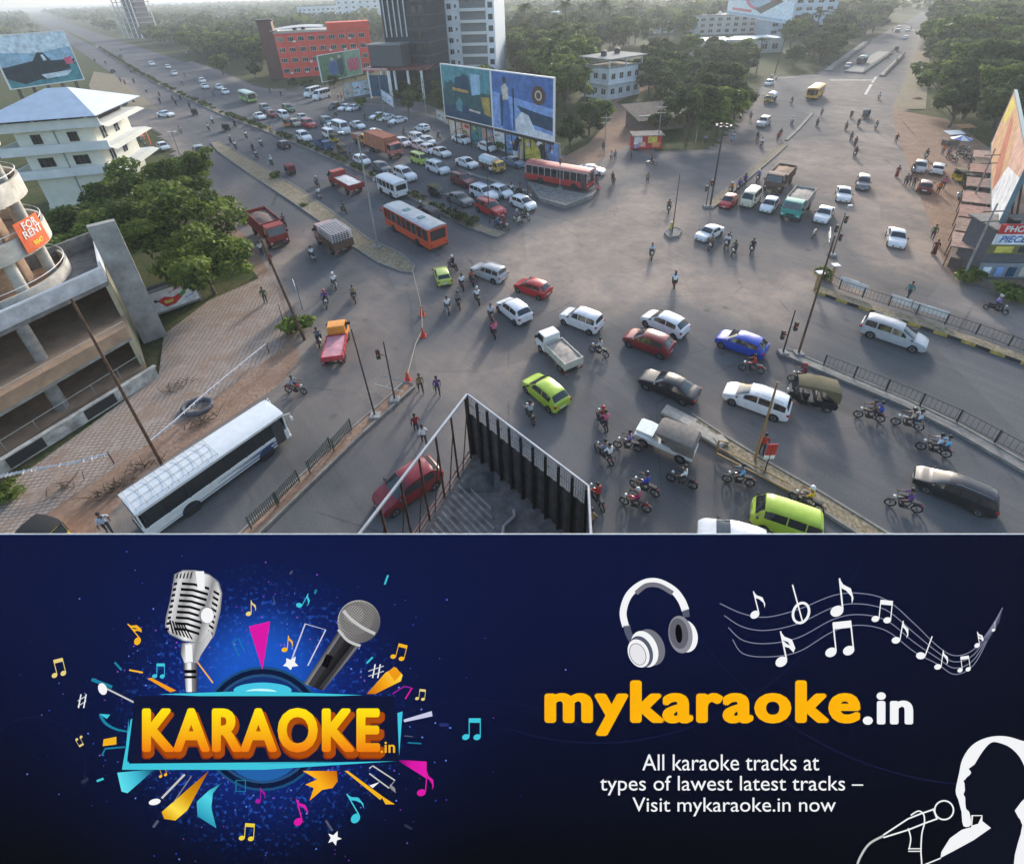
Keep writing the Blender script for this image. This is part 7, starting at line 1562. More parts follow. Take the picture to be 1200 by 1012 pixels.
for row in [(309, 346, 'green', 'stand', (0, 1), 'person in dark green standing in the paved yard'), (492, 449, 'khaki', 'walk', (.4, 1), 'person in khaki standing near the foot of the rope'), (512, 452, 'purple', 'walk', (.2, 1), 'person in dark purple top and pale cloth by the roped corner'), (487, 497, 'maroon', 'walk', (-.2, -1), 'person in maroon shirt walking beside one in white'), (496, 510, 'white', 'walk', (-.2, -1), 'person in white shirt walking beside one in maroon'), (122, 613, 'lightblue', 'walk', (.3, 1), 'person in pale blue shirt walking left of the white bus'), (895, 520, 'red', 'stand', (0, 1), ''), (1067, 340, 'teal', 'walk', (-1, .4), 'person in teal crossing beside the painted median'), (1095, 272, 'green', 'walk', (-.4, 1), 'person in dark green above the one in orange red on the dust'), (1097, 290, 'darkred', 'stand_s', (-.4, 1), 'person in a long orange red dress on the dust'), (1051, 162.5, 'black', 'walk', (0, 1)), (1052.5, 201, 'maroon', 'stand_s', (0, 1)), (1062.5, 211, 'brown', 'walk', (0, 1)), (1067, 210, 'grey', 'walk', (0, 1)), (1072, 213, 'black', 'walk', (-.3, 1)), (1101, 220, 'orange', 'stand', (0, 1), 'person in bright orange beside the parked market cars'), (1107, 214, 'pink', 'stand', (0, 1)), (707, 171, 'brown', 'walk', (0, 1)), (716.5, 183, 'silver', 'walk', (.6, 1)), (721, 182, 'grey', 'walk', (.6, 1)), (740, 181, 'brown', 'stand', (1, 0)), (759, 209, 'khaki', 'walk', (.1, 1)), (718, 208, 'darkred', 'walk', (0, 1)), (719, 213, 'black', 'walk', (0, 1)), (701, 222, 'pink', 'walk', (0, 1), 'person in pink beside the red bus nose'), (699, 213, 'brown', 'walk', (0, 1)), (827, 163, 'violet', 'stand', (0, 1)), (912, 160, 'red', 'stand', (0, 1), 'person in red on the cross road median'), (915, 156, 'black', 'stand', (0, 1)), (963, 132, 'grey', 'walk', (0, 1)), (861, 120, 'red', 'stand', (0, 1)), (866, 127, 'pinkred', 'stand', (.3, 1)), (870, 131, 'maroon', 'stand', (.3, 1)), (873, 118, 'brown', 'stand', (0, 1)), (878, 124, 'darkred', 'stand', (0, 1)), (880, 136, 'grey', 'stand', (0, 1)), (856, 117, 'red', 'stand', (0, 1)), (305, 291, 'white', 'walk', (.3, 1)), (316, 304, 'maroon', 'walk', (-.3, -1)), (256, 236, 'purple', 'stand', (0, 1), 'person in purple by the roadside trees'), (973, 76, 'black', 'walk', (.5, -1)), (968, 79, 'grey', 'walk', (.5, -1)), (982, 69, 'black', 'walk', (.5, -1)), (990, 63, 'brown', 'walk', (.5, -1)), (316, 106, 'brown', 'walk', (1, .2)), (329, 110, 'black', 'walk', (1, .2)), (396, 112, 'white', 'stand', (0, 1)), (400, 113, 'orange', 'stand', (0, 1)), (575, 200, 'white', 'stand', (0, 1)), (1106, 175, 'orange', 'stand', (0, 1)), (1112, 180, 'purple', 'stand', (.3, 1)), (693, 608, 'khaki', 'walk', (-.4, 1), 'person in khaki just right of the foreground fence')]:
    ped(*row)
# market umbrella and stall on the right
r_ = thing('market_umbrella', 'blue and white market umbrella under the big dark tree', 'umbrella', tuple(G(1121, 178)))
g = MB(); n = 8
for k in range(n): a, b_ = 2*math.pi*k/n, 2*math.pi*(k+1)/n; g.face([(0, 0, 2.7), (1.5*math.cos(a), 1.5*math.sin(a), 2.15), (1.5*math.cos(b_), 1.5*math.sin(b_), 2.15)], k % 2)
g.build('canopy', [mat('umbrella_blue', (.12, .16, .42), .7), whitep], r_, 0); g = MB(); g.tube([(0, 0, 0), (0, 0, 2.7)], .03, 5); g.build('pole', steel, r_)
for k, (px, py, c_) in enumerate(((1113, 170, 'tin_pink'), (1126, 162, 'stall_wood'))):
    r_ = thing('market_stall', ['small market stall left of the striped umbrella', 'small market stall behind the striped umbrella'][k], 'stall', tuple(G(px, py))); g = MB(); g.box(-1.2, 1.2, -.5, .5, 0, .9); g.build('counter', mat('stall_wood', (.14, .10, .08)), r_, 0); g = MB(); g.face([(-1.4, -.8, 2.0), (1.4, -.8, 2.0), (1.4, .8, 2.3), (-1.4, .8, 2.3)]); g.build('awning', [whitep, mat('awning_orange', (.5, .25, .12), .8)][k], r_, 0); g = MB(); [g.tube([(x, y, 0), (x, y, 2.1)], .03, 4) for x in (-1.3, 1.3) for y in (-.7, .7)]; g.build('post', steel, r_)
for k, (px, py) in enumerate(((862, 112), (868, 120))):
    r_ = thing('roadside_stall', ['red canopied stall upper of two near the yellow bus', 'red canopied stall lower of two near the yellow bus'][k], 'stall', tuple(G(px, py)+Vector((-2, 2, 0)))); g = MB(); g.face([(-1.8, -1.2, 2.3), (1.8, -1.2, 2.3), (1.8, 1.2, 2.7), (-1.8, 1.2, 2.7)]); g.build('canopy', red_, r_, 0); g = MB(); [g.tube([(x, y, 0), (x, y, 2.4)], .03, 4) for x in (-1.7, 1.7) for y in (-1.1, 1.1)]; g.build('post', steel, r_)
flush_labels()
# ---------------------------------------------------------------- karaoke banner, added as a self-lit panel below the camera
SD = 12.0; KS = SD/FPX
scr = bpy.data.objects.new('advertising_screen', None); COL.objects.link(scr)
sm = Mx.copy(); sm.translation = CAMP+FWD*SD; scr.matrix_world = sm
tag(scr, 'wide dark blue lit advertising screen for karaoke tracks across the bottom', 'screen')
def S(px, py): return ((px-600)*KS, -(py-312)*KS)
ZL = [0]
def flat(pts, m, name='graphic', lay=None):
    z = .004*(lay if lay is not None else 1)
    q = [S(*p) for p in pts]; a = sum(q[i][0]*q[(i+1) % len(q)][1]-q[(i+1) % len(q)][0]*q[i][1] for i in range(len(q)))
    if a < 0: q = q[::-1]
    g = MB(); g.face([(x, y, z) for x, y in q]); return g.build(name, m, scr, 0)
def multi(polys, m, name='graphic', lay=1, mlist=None):
    g = MB(); ms = mlist or [m]
    for k, item in enumerate(polys):
        pts, mi = item if mlist else (item, 0)
        q = [S(*p) for p in pts]; a = sum(q[i][0]*q[(i+1) % len(q)][1]-q[(i+1) % len(q)][0]*q[i][1] for i in range(len(q)))
        if a < 0: q = q[::-1]
        z = .004*lay+.0007*k if len(polys) < 14 else .004*lay+.00005*k; g.face([(x, y, z) for x, y in q], mi)
    return g.build(name, ms, scr, 0)
def line(pts, w, m, name='graphic', lay=1, close=False, w2=None):
    P = [Vector((*p, 0)) for p in pts]; n = len(P); L_, R_ = [], []
    for i, p in enumerate(P):
        a = P[(i-1) % n] if close or i else p; b = P[(i+1) % n] if close or i < n-1 else p; d = (b-a).normalized(); nn = Vector((-d.y, d.x, 0)); ww = w if w2 is None else w+(w2-w)*i/(n-1); L_.append(p+nn*ww/2); R_.append(p-nn*ww/2)
    g = MB(); z = .004*lay; rows = [[(*S(p.x, p.y), z) for p in L_], [(*S(p.x, p.y), z) for p in R_]]
    if close: rows = [r+[r[0]] for r in rows]
    g.grid(rows); o = g.build(name, m, scr, 0); return o
def curve(pts, n=8):
    """Catmull-Rom through the points"""
    P = [pts[0]]+list(pts)+[pts[-1]]; out = []
    for i in range(1, len(P)-2):
        for k in range(n):
            t = k/n; a, b, c, d = P[i-1], P[i], P[i+1], P[i+2]
            out.append(tuple(.5*((2*b[j])+(-a[j]+c[j])*t+(2*a[j]-5*b[j]+4*c[j]-d[j])*t*t+(-a[j]+3*b[j]-3*c[j]+d[j])*t**3) for j in (0, 1)))
    return out+[pts[-1]]
# panel made to glow, so the banner keeps flat even colours
x0, y0 = S(-70, 626); x1, y1 = S(1270, 1100)
g = MB(); g.box(x0, x1, y1, y0-.5, -.35, -.02, bev=.02); g.build('cabinet', dsteel, scr); g = MB(); g.box(x0, x1, y0-.5, y0, -.03, -.015); g.build('top_cover', dsteel, scr, 0)
bgm = bpy.data.materials.new('screen_background'); bgm.use_nodes = True; nt = bgm.node_tree; nt.nodes.remove(nt.nodes['Principled BSDF'])
tc = nd('ShaderNodeTexCoord'); sx = nd('ShaderNodeSeparateXYZ'); nt.links.new(tc.outputs['Object'], sx.inputs[0])
def rad(px, py, r0, r1, sxx=1.0, syy=1.0):
    cx, cy = S(px, py); a = mth('MULTIPLY', mth('SUBTRACT', sx.outputs[0], cx), sxx); b = mth('MULTIPLY', mth('SUBTRACT', sx.outputs[1], cy), syy)
    d = mth('SQRT', mth('ADD', mth('MULTIPLY', a, a), mth('MULTIPLY', b, b)), 0); n = nd('ShaderNodeMapRange'); n.interpolation_type = 'SMOOTHSTEP'; n.inputs[1].default_value = r0*KS; n.inputs[2].default_value = r1*KS; n.inputs[3].default_value = 1; n.inputs[4].default_value = 0; nt.links.new(d, n.inputs[0]); return n.outputs[0]
vert = mrange(sx.outputs[1], S(0, 1000)[1], S(0, 700)[1])
hor = mrange(sx.outputs[0], S(560, 0)[0], S(1200, 0)[0])
c = mix(vert, srgb('060810'), srgb('0c153c')); c = mix(hor, c, mix(vert, srgb('060812'), srgb('090e24')))
c = mix(mth('MULTIPLY', rad(305, 800, 60, 340), .4), c, srgb('10205a'))
c = mix(mth('MULTIPLY', rad(305, 830, 65, 180), .55), c, srgb('142f8c'))
sp = nd('ShaderNodeTexNoise'); sp.inputs['Scale'].default_value = 9; sp.inputs['Detail'].default_value = 6; nt.links.new(tc.outputs['Object'], sp.inputs['Vector'])
c = mix(mth('MULTIPLY', mth('MULTIPLY', rad(305, 835, 100, 190), mrange(sp.outputs[0], .56, .66)), .6), c, srgb('2f6ae0'))
c = mix(mth('MULTIPLY', rad(600, 600, 0, 420, .5, 1), .2), c, srgb('101840')); c = mix(mth('MULTIPLY', rad(305, 795, 30, 100), .7), c, srgb('1f62d8'))
e = nd('ShaderNodeEmission'); e.inputs[1].default_value = 2**(-EXPO); nt.links.new(c, e.inputs[0]); nt.links.new(e.outputs[0], nt.nodes['Material Output'].inputs[0])
g = MB(); g.face([(x0, y1, 0), (x1, y1, 0), (x1, y0, 0), (x0, y0, 0)]); g.build('screen_face', bgm, scr, 0)
g = MB(); yy = S(0, 626)[1]; g.box(x0-.1, x1+.1, yy-.004, yy+.018, -.012, .004); g.build('frame', mat('pale_frame', (.6, .6, .62), .5), scr, 0)
E_ = lambda n, h: emit('screen_'+n, srgb(h))
cyn, mag, gold, wht, dkn, slv, blk = E_('cyan', '3fc6dc'), E_('magenta', 'd818a6'), E_('gold', 'f0b41e'), E_('white', 'f4f5f8'), E_('navy', '0c1230'), E_('silver', 'c4c4c6'), E_('black', '0a0a0e')
cyd, cyl, gry, dgr, mgr = E_('cyan_deep', '1b7f9f'), E_('cyan_pale', 'a9f1f6'), E_('grey', '8d8d92'), E_('dark_grey', '2a2a2e'), E_('mid_grey', '555a6e')
gpl, ora_, brn = E_('gold_pale', 'e5d083'), E_('orange', 'ef9a18'), E_('brown', '8a3208')
def circ(cx, cy, rx, ry=None, n=36, a0=0, a1=360, rot=0):
    ry = ry or rx; o = []
    for k in range(n+(1 if a1-a0 < 360 else 0)):
        t = R(a0+(a1-a0)*k/n); x, y = rx*math.cos(t), ry*math.sin(t); o.append((cx+x*math.cos(R(rot))-y*math.sin(R(rot)), cy+x*math.sin(R(rot))+y*math.cos(R(rot))))
    return o
def grad(name, a, b_, stops):
    m = bpy.data.materials.new('screen_'+name); m.use_nodes = True; t = m.node_tree; t.nodes.remove(t.nodes['Principled BSDF'])
    tc = t.nodes.new('ShaderNodeTexCoord'); d = t.nodes.new('ShaderNodeVectorMath'); d.operation = 'DOT_PRODUCT'; A = Vector(S(*a)); B = Vector(S(*b_)); v = (B-A); v = v/(v.length**2)
    t.links.new(tc.outputs['Object'], d.inputs[0]); d.inputs[1].default_value = (v.x, v.y, 0); ad = t.nodes.new('ShaderNodeMath'); ad.operation = 'SUBTRACT'; t.links.new(d.outputs['Value'], ad.inputs[0]); ad.inputs[1].default_value = A.x*v.x+A.y*v.y
    r = t.nodes.new('ShaderNodeValToRGB'); t.links.new(ad.outputs[0], r.inputs[0])
    while len(r.color_ramp.elements) < len(stops): r.color_ramp.elements.new(.5)
    for el, (p, h) in zip(r.color_ramp.elements, stops): el.position = p; el.color = (*srgb(h), 1)
    e = t.nodes.new('ShaderNodeEmission'); e.inputs[1].default_value = 2**(-EXPO); t.links.new(r.outputs[0], e.inputs[0]); t.links.new(e.outputs[0], t.nodes['Material Output'].inputs[0]); return m
# faint large arcs of the background
for cx, cy, rr, a0, a1 in ((560, 1080, 260, 190, 300), (700, 540, 330, 20, 110), (40, 900, 60, 200, 20+360), (1160, 500, 420, 60, 150)):
    line(circ(cx, cy, rr, n=40, a0=a0, a1=a1-.01), 1.5, E_('arc', '131a3c'), 'background_arc', .3)
# dome behind the title plate
multi([circ(310, 862, 92, 84), circ(310, 862, 87, 79), circ(310, 864, 78, 72), circ(310, 866, 70, 66), circ(310, 868, 62, 62), circ(306, 806, 34, 12), circ(305, 809, 20, 7)], None, 'glowing_dome', 2, mlist=None) if False else None
g_ = [(circ(308, 853, 73, 73), 0), (circ(308, 853, 70, 70), 1), (circ(308, 853, 64, 64), 2), (circ(308, 853, 61, 61), 3), (circ(308, 856, 54, 58), 4), (circ(308, 808, 34, 9), 5), (circ(306, 811, 20, 5), 6)]
multi(g_, None, 'glowing_dome', 2, [E_('dome_a', '1d4e7c'), E_('dome_b', '0d1a3a'), E_('dome_c', '27507e'), E_('dome_d', '14306c'), E_('dome_e', '2361a8'), E_('dome_f', '45c6e4'), E_('dome_g', 'c6fbff')])
# rays, ribbons, streamers round the plate
multi([[(292, 733), (317, 727), (308, 784)]], mag, 'pink_ray', 4)
multi([[(430, 812), (452, 787), (464, 781), (472, 790), (470, 797), (440, 812)]], grad('gold_fade', (432, 812), (470, 785), [(0, 'c86a08'), (.5, 'f5a81a'), (1, 'ffe04a')]), 'gold_ray', 4); multi([[(455, 786), (462, 780), (471, 788), (463, 797)]], ora_, 'gold_ray', 5)
multi([[(138, 904), (182, 900), (150, 928), (143, 926)]], grad('cyan_fade', (180, 902), (142, 918), [(0, '12506e'), (.5, '3fb8d4'), (1, '5fe0ee')]), 'cyan_ribbon', 4); multi([[(245, 902), (190, 950), (193, 958), (206, 960), (220, 948)]], grad('gold_fade_b', (240, 905), (198, 958), [(0, 'a85a08'), (.5, 'd89a10'), (.8, 'ffe24a'), (1, 'e0a414')]), 'gold_ray', 4)
multi([[(262, 915), (245, 925), (231, 938), (232, 955), (254, 969), (248, 945), (250, 928), (258, 918)]], grad('cyan_fade_b', (262, 915), (234, 955), [(0, '1a6a8a'), (.5, '52d6e8'), (1, '2a9ab8')]), 'cyan_ribbon', 4)
multi([[(355, 902), (395, 902), (396, 914), (390, 922), (378, 924), (363, 937), (368, 922), (358, 918), (372, 912)]], grad('orange_fade', (358, 935), (394, 904), [(0, 'f0940c'), (.5, 'ffb61e'), (1, 'c8640a')]), 'orange_ribbon', 4)
multi([[(465, 889), (500, 891), (500, 911)]], grad('pink_fade', (465, 895), (500, 900), [(0, '5a0a5a'), (.5, 'd818a6'), (1, 'e01cae')]), 'pink_ray', 4); multi([[(473, 842), (506, 832), (507, 838), (474, 845)]], E_('lilac', 'c9cbe8'), 'pale_ray', 4)
multi([[(173, 794), (178, 793), (207, 808), (200, 810)]], ora_, 'gold_ray', 4); multi([[(408, 902), (449, 932), (446, 936), (404, 902)], [(446, 930), (455, 936), (463, 941), (452, 941)]], gold, 'gold_ray', 4)
line(curve([(118, 836), (124, 846), (136, 853), (150, 856)]), 4, cyd, 'cyan_ribbon', 4, w2=2); multi([[(117, 835), (130, 836), (126, 841)]], cyn, 'cyan_ribbon', 5)
multi([[(122, 865), (137, 862), (137, 871), (121, 873)]], gold, 'gold_square', 4); line([(120, 884), (124, 876), (147, 874)], 2, cyd, 'cyan_ribbon', 4); line([(108, 795), (132, 804)], 4, cyd, 'cyan_ribbon', 4)
line([(122, 804), (162, 824)], 2, slv, 'white_stem', 4); multi([circ(121, 806, 5, 7, rot=-20)], wht, 'white_note_head', 5)
line([(217, 906), (190, 934)], 2.5, slv, 'white_stem', 4); multi([circ(182, 938, 7, 3.5, rot=-12)], wht, 'white_note_head', 5); line([(225, 908), (203, 940)], 1, gry, 'white_stem', 4)
line([(382, 960), (390, 972)], 2.5, mgr, 'grey_streak', 4); multi([[(385, 975), (391, 977), (396, 972), (396, 979), (401, 981), (395, 983), (394, 989), (390, 984), (385, 986), (388, 980)]], wht, 'white_star', 5)
multi([[(336, 770), (341, 772), (347, 768), (346, 775), (350, 779), (343, 780), (341, 784), (337, 780), (332, 779), (336, 775)]], wht, 'white_star', 5)
line([(341, 775), (358, 730), (382, 737), (361, 779)], 1.6, E_('lilac', 'c9cbe8'), 'outline_frame', 4); line([(273, 752), (280, 747), (287, 762)], 1.2, cyd, 'outline_frame', 4); line([(273, 752), (281, 768)], 1.2, cyd, 'outline_frame', 4)
line([(433, 899), (437, 896), (463, 913), (456, 922), (433, 905)], 1.6, slv, 'outline_frame', 4); multi([[(433, 919), (445, 915), (437, 922)]], wht, 'white_shard', 4); multi([[(457, 917), (463, 922), (464, 928), (458, 923)]], gry, 'grey_shard', 4)
line([(277, 913), (288, 913), (288, 926), (277, 926)], 1.4, cyd, 'outline_frame', 4, close=True); line([(232, 775), (250, 799)], 1.6, gold, 'gold_line', 4); line([(475, 818), (483, 805)], 1.5, mag, 'pink_line', 4); line([(460, 812), (474, 803), (482, 805)], 1.6, E_('purple', '8c1c96'), 'pink_line', 4)
for a, b_, w_, m in (((180, 968), (186, 960), 3, mgr), ((478, 869), (494, 870), 1.6, cyd), ((474, 861), (484, 862), 1.2, mgr), ((515, 848), (526, 848), 4, E_('dim_blue', '28306c')), ((474, 965), (483, 970), 3, E_('dim_slate', '2c3048')), ((96, 916), (104, 911), 4, E_('dim_slate', '2c3048')), ((114, 914), (122, 911), 2.5, cyn), ((152, 784), (168, 787), 2, gold), ((430, 776), (437, 769), 2, cyn), ((451, 684), (455, 673), 2, cyn), ((369, 695), (371, 690), 2.5, cyd), ((340, 672), (343, 668), 2, mgr), ((321, 700), (322, 708), 1, mgr), ((135, 775), (143, 784), 2.5, cyd)):
    line([a, b_], w_, m, 'streak', 4)
rs = random.Random(11); dots = []
for k in range(420):
    a = rs.uniform(0, 6.28); d = abs(rs.gauss(0, 1))*75+70; x, y = 305+d*math.cos(a)*1.25, 842+d*math.sin(a)*.95
    if y < 640 or 150 < x < 468 and 815 < y < 897: continue
    dots.append(circ(x, y, rs.choice([.5, .6, .8, 1.1]), n=5))
g = MB()
for k, q in enumerate(dots): g.face([(*S(*p), .005) for p in q[::-1]], k % 3)
o = g.build('light_specks', [E_('speck', '6f8ff8'), E_('speck_dim', '2c49c0'), E_('speck_pink', '8c4fd0')], scr, 0); o['kind'] = 'stuff'
# title plate
multi([[(152, 840), (146, 897), (464, 889), (150, 891)], ], cyn, 'plate_edge', 6)
multi([[(187, 812), (300, 808), (425, 813), (300, 817)]], cyn, 'plate_edge', 6); multi([[(466, 834), (472, 832), (468, 884)]], cyn, 'plate_edge', 6); multi([[(154, 842), (156, 840), (149, 895), (144, 899)]], cyn, 'plate_edge', 6)
multi([[(146, 893), (310, 893), (464, 890), (310, 900), (144, 900)]], cyn, 'plate_edge', 7)
multi([[(158, 814), (462, 814), (468, 890), (152, 893)]], E_('plate', '0e1534'), 'title_plate', 6.5)
def lettering(s, cx, cy, hpx, m, bold, wpx=None, z=8, name='lettering', bev=None):
    o = text_obj(s, 1.0, m, 0, 'CENTER', name, sp=1.0+bold*2.2)
    if bold:
        b0 = o.data; V0 = [v.co.copy() for v in b0.vertices]; F0_ = [tuple(p.vertices) for p in b0.polygons]; VV = []; FF = []
        sh = [(math.cos(t)*bold, math.sin(t)*bold*.8) for t in [2*math.pi*j/10 for j in range(10)]]+[(0, 0), (bold*.5, 0), (-bold*.5, 0)]
        for k, (dx, dy) in enumerate(sh):
            n0 = len(VV); VV += [(v.x+dx, v.y+dy, k*.004) for v in V0]; FF += [tuple(i+n0 for i in f) for f in F0_]
        me = bpy.data.meshes.new(name); me.from_pydata(VV, [], FF); me.materials.append(m); o.data = me
    zz_ = [v.co.z*KS for v in o.data.vertices]; xs_ = [v.co.x for v in o.data.vertices]; ys_ = [v.co.y for v in o.data.vertices]; w_, h_ = max(xs_)-min(xs_), max(ys_)-min(ys_)
    mx_, my_ = (max(xs_)+min(xs_))/2, (max(ys_)+min(ys_))/2; ky = hpx*KS/h_; kx = wpx*KS/w_ if wpx else ky
    for v, q in zip(o.data.vertices, zz_): v.co = Vector(((v.co.x-mx_)*kx, (v.co.y-my_)*ky, q*.4))
    x, y = S(cx, cy); o.parent = scr; o.location = (x, y, .004*z); return o
# gradient gold for the title
tg = bpy.data.materials.new('screen_title_gold'); tg.use_nodes = True; nt = tg.node_tree; nt.nodes.remove(nt.nodes['Principled BSDF']); tc = nd('ShaderNodeTexCoord'); sx = nd('ShaderNodeSeparateXYZ'); nt.links.new(tc.outputs['Object'], sx.inputs[0])
c = mix(mrange(sx.outputs[1], -26*KS, 20*KS), srgb('f07c10'), srgb('ffe012')); e = nd('ShaderNodeEmission'); e.inputs[1].default_value = 2**(-EXPO); nt.links.new(c, e.inputs[0]); nt.links.new(e.outputs[0], nt.nodes['Material Output'].inputs[0])
for k in range(6): lettering('KARAOKE', 309-k*.0+(.7*k if k else 0)-1, 855+5-.7*k+1.5, 53, E_('brown', '8a3208') if k < 3 else E_('brown_b', 'a84a0a'), .05, 281, 8+.3*k, 'lettering_depth')
lettering('KARAOKE', 307, 853, 52, tg, .042, 278, 11)
lettering('.in', 455, 873, 13, gold, .02, 17, 11)
lettering('mykaraoke', 823, 828.5, 65, E_('amber', 'fcb505'), .045, 370, 4)
lettering('.in', 1040, 829, 38, wht, .04, 59, 4)
for s_, cx, cy, wp, hp in (('All karaoke tracks at', 856, 892, 207, 19), ('types of lawest latest tracks \u2013', 857, 919, 308, 23), ('Visit mykaraoke.in now', 860, 944, 238, 22)): lettering(s_, cx, cy, hp, wht, .0, wp, 4)
# vintage microphone
def mic():
    body = [(205, 672), (215, 667), (230, 667), (246, 672), (257, 681), (261, 694), (259, 715), (252, 743), (245, 752), (232, 753), (215, 750), (199, 742), (194, 733), (195, 722), (200, 702), (203, 685)]
    multi([body, [(p[0]*.94+227*.06, p[1]*.96+710*.04) for p in body]], None, 'microphone_body', 5, None) if False else multi([(body, 0), ([(p[0]*.95+228*.05, p[1]*.97+710*.03) for p in body], 1)], None, 'microphone_body', 5, [gry, grad('mic_metal', (196, 705), (260, 722), [(0, '6d6d70'), (.12, 'd8d8da'), (.3, '9c9c9f'), (.5, 'f2f2f4'), (.7, '8a8a8e'), (.85, 'dededf'), (1, '606064')])])
    L_ = []
    for k in range(9):
        y = 681+k*6.6; x0_ = 214-k*1.15; L_.append([(x0_, y), (x0_+14, y+1), (x0_+32-k*.3, y+6), (x0_+32-k*.3, y+9.2), (x0_+14, y+4), (x0_, y+3.2)])
        x0_ = 205-k*1.2; L_.append([(x0_-.5, y+1), (x0_+3.5, y-.2), (x0_+3.5, y+3), (x0_-.5, y+4)])
        if k < 8: x0_ = 251-k*.9; L_.append([(x0_, y+9), (x0_+7-k*.2, y+13), (x0_+6.5-k*.2, y+16), (x0_, y+12)])
    for k in range(5): L_.append([(208+k*4.2, 672-k*.5), (210+k*4.2, 670-k*.5), (209+k*4, 676), (207+k*4, 677)])
    for k in range(6): x = 199+k*3.2; L_.append([(x, 725+k), (x+2, 725+k), (x+6+k*1.2, 741+k*1.3), (x+4+k*1.2, 741+k*1.3)])
    multi(L_, blk, 'grille_slots', 7)
    multi([[(230, 668), (240, 668), (241, 690), (233, 690)]], wht, 'microphone_shine', 8)
    multi([(circ(243, 719, 9, 10.5), 0), (circ(244, 719.5, 7.5, 9), 1)], None, 'round_badge', 9, [gry, wht])
    multi([([(213, 752), (236, 752), (247, 735), (250, 745), (237, 765), (232, 775), (217, 775), (213, 765)], 0), ([(218, 754), (226, 754), (227, 774), (219, 774)], 1), ([(216, 775), (232, 775), (232, 809), (219, 809)], 2), ([(221, 775), (225, 775), (226, 809), (221.5, 809)], 1), ([(217, 783), (231, 783), (231, 787), (217, 787)], 3), ([(217, 790), (231, 790), (231, 793), (217, 793)], 3), (circ(231, 768, 4, 5), 0)], None, 'microphone_stand', 8, [grad('stand_metal', (213, 760), (240, 765), [(0, '5a5a5e'), (.3, 'e6e6e8'), (.6, '8e8e92'), (1, 'c8c8ca')]), wht, grad('tube_metal', (217, 790), (232, 790), [(0, '4c4c50'), (.35, 'f0f0f2'), (.6, '8a8a8e'), (1, '3c3c40')]), blk])
mic()
# hand microphone

hx, hy = 421, 727
multi([([(397, 738), (423, 754), (379, 808), (356, 800)], 0), ([(401, 741), (407, 744), (366, 803), (361, 801)], 1), ([(416, 750), (420, 752), (378, 806), (374, 805)], 1), ([(383, 765), (391, 768), (384, 782), (377, 778)], 2)], None, 'microphone_handle', 5, [grad('handle_metal', (376, 768), (402, 786), [(0, '1a1a1d'), (.2, '8c8c90'), (.4, '2c2c30'), (.7, '141418'), (.88, '77777b'), (1, '2a2a2e')]), E_('handle_dim', '3a3a3e'), blk])
multi([(circ(hx, hy, 25), 0), (circ(hx-3, hy-4, 20, 19), 1), (circ(hx-6, hy-8, 12, 11), 2)], None, 'microphone_head', 6, [grad('head_metal', (402, 712), (442, 744), [(0, 'b9b7b4'), (.5, '8d8b8a'), (1, '55545a')]), E_('mesh_b', '8b8987'), E_('mesh_c', 'a3a19e')])
gm = []
for k in range(-9, 10):
    for s in (0, 1):
        t = k*2.5; h = math.sqrt(max(0, 24**2-t*t)); 
        a, b_ = ((t, -h), (t, h)) if s else ((-h, t), (h, t)); c45, s45 = math.cos(R(38)), math.sin(R(38)); A_ = (hx+a[0]*c45-a[1]*s45, hy+a[0]*s45+a[1]*c45); B_ = (hx+b_[0]*c45-b_[1]*s45, hy+b_[0]*s45+b_[1]*c45)
        dd = Vector((B_[0]-A_[0], B_[1]-A_[1])).normalized()*.35; gm.append([(A_[0]-dd.y, A_[1]+dd.x), (B_[0]-dd.y, B_[1]+dd.x), (B_[0]+dd.y, B_[1]-dd.x), (A_[0]+dd.y, A_[1]-dd.x)])
multi(gm, E_('mesh_line', '5c5a5c'), 'microphone_mesh', 8)
line(curve([(403, 714), (412, 724), (426, 734), (440, 741)]), 3.6, slv, 'microphone_ring', 9); line(curve([(397, 736), (406, 747), (414, 752), (423, 755)]), 3.2, slv, 'microphone_ring', 9)
# music notes
def note(x, y, s, m, ang=0, kind=1, mh=None):
    c_, s_ = math.cos(R(ang)), math.sin(R(ang))
    def T_(q): return [(x+s*(a*c_-b*s_), y+s*(a*s_+b*c_)) for a, b in q]
    P_ = [T_(circ(0, 0, 4.2, 3.2, n=16, rot=-20)), T_([(3.2, -1), (4.2, -1), (4.2, -20), (3.2, -20)])]
    if kind == 1: P_.append(T_([(3.6, -20), (5.5, -16), (10, -13), (11, -7), (9.6, -3.5), (9.8, -8), (7, -12), (4, -14)]))
    if kind == 2: P_ += [T_([(3.4, -21), (16.6, -21), (16.6, -16), (3.4, -16)]), T_([(15.6, -1), (16.6, -1), (16.6, -20), (15.6, -20)]), T_(circ(12.6, 0, 4.2, 3.2, n=16, rot=-20))]
    if kind == 3: P_ += [T_([(3.6, -20), (5.5, -16), (10, -13), (11, -7), (9.6, -5), (7, -12), (4, -14)]), T_([(3.6, -14), (6, -11), (9.6, -8), (9.4, -4), (7, -8), (4, -9.5)])]
    multi(P_, m, 'music_note', 6)
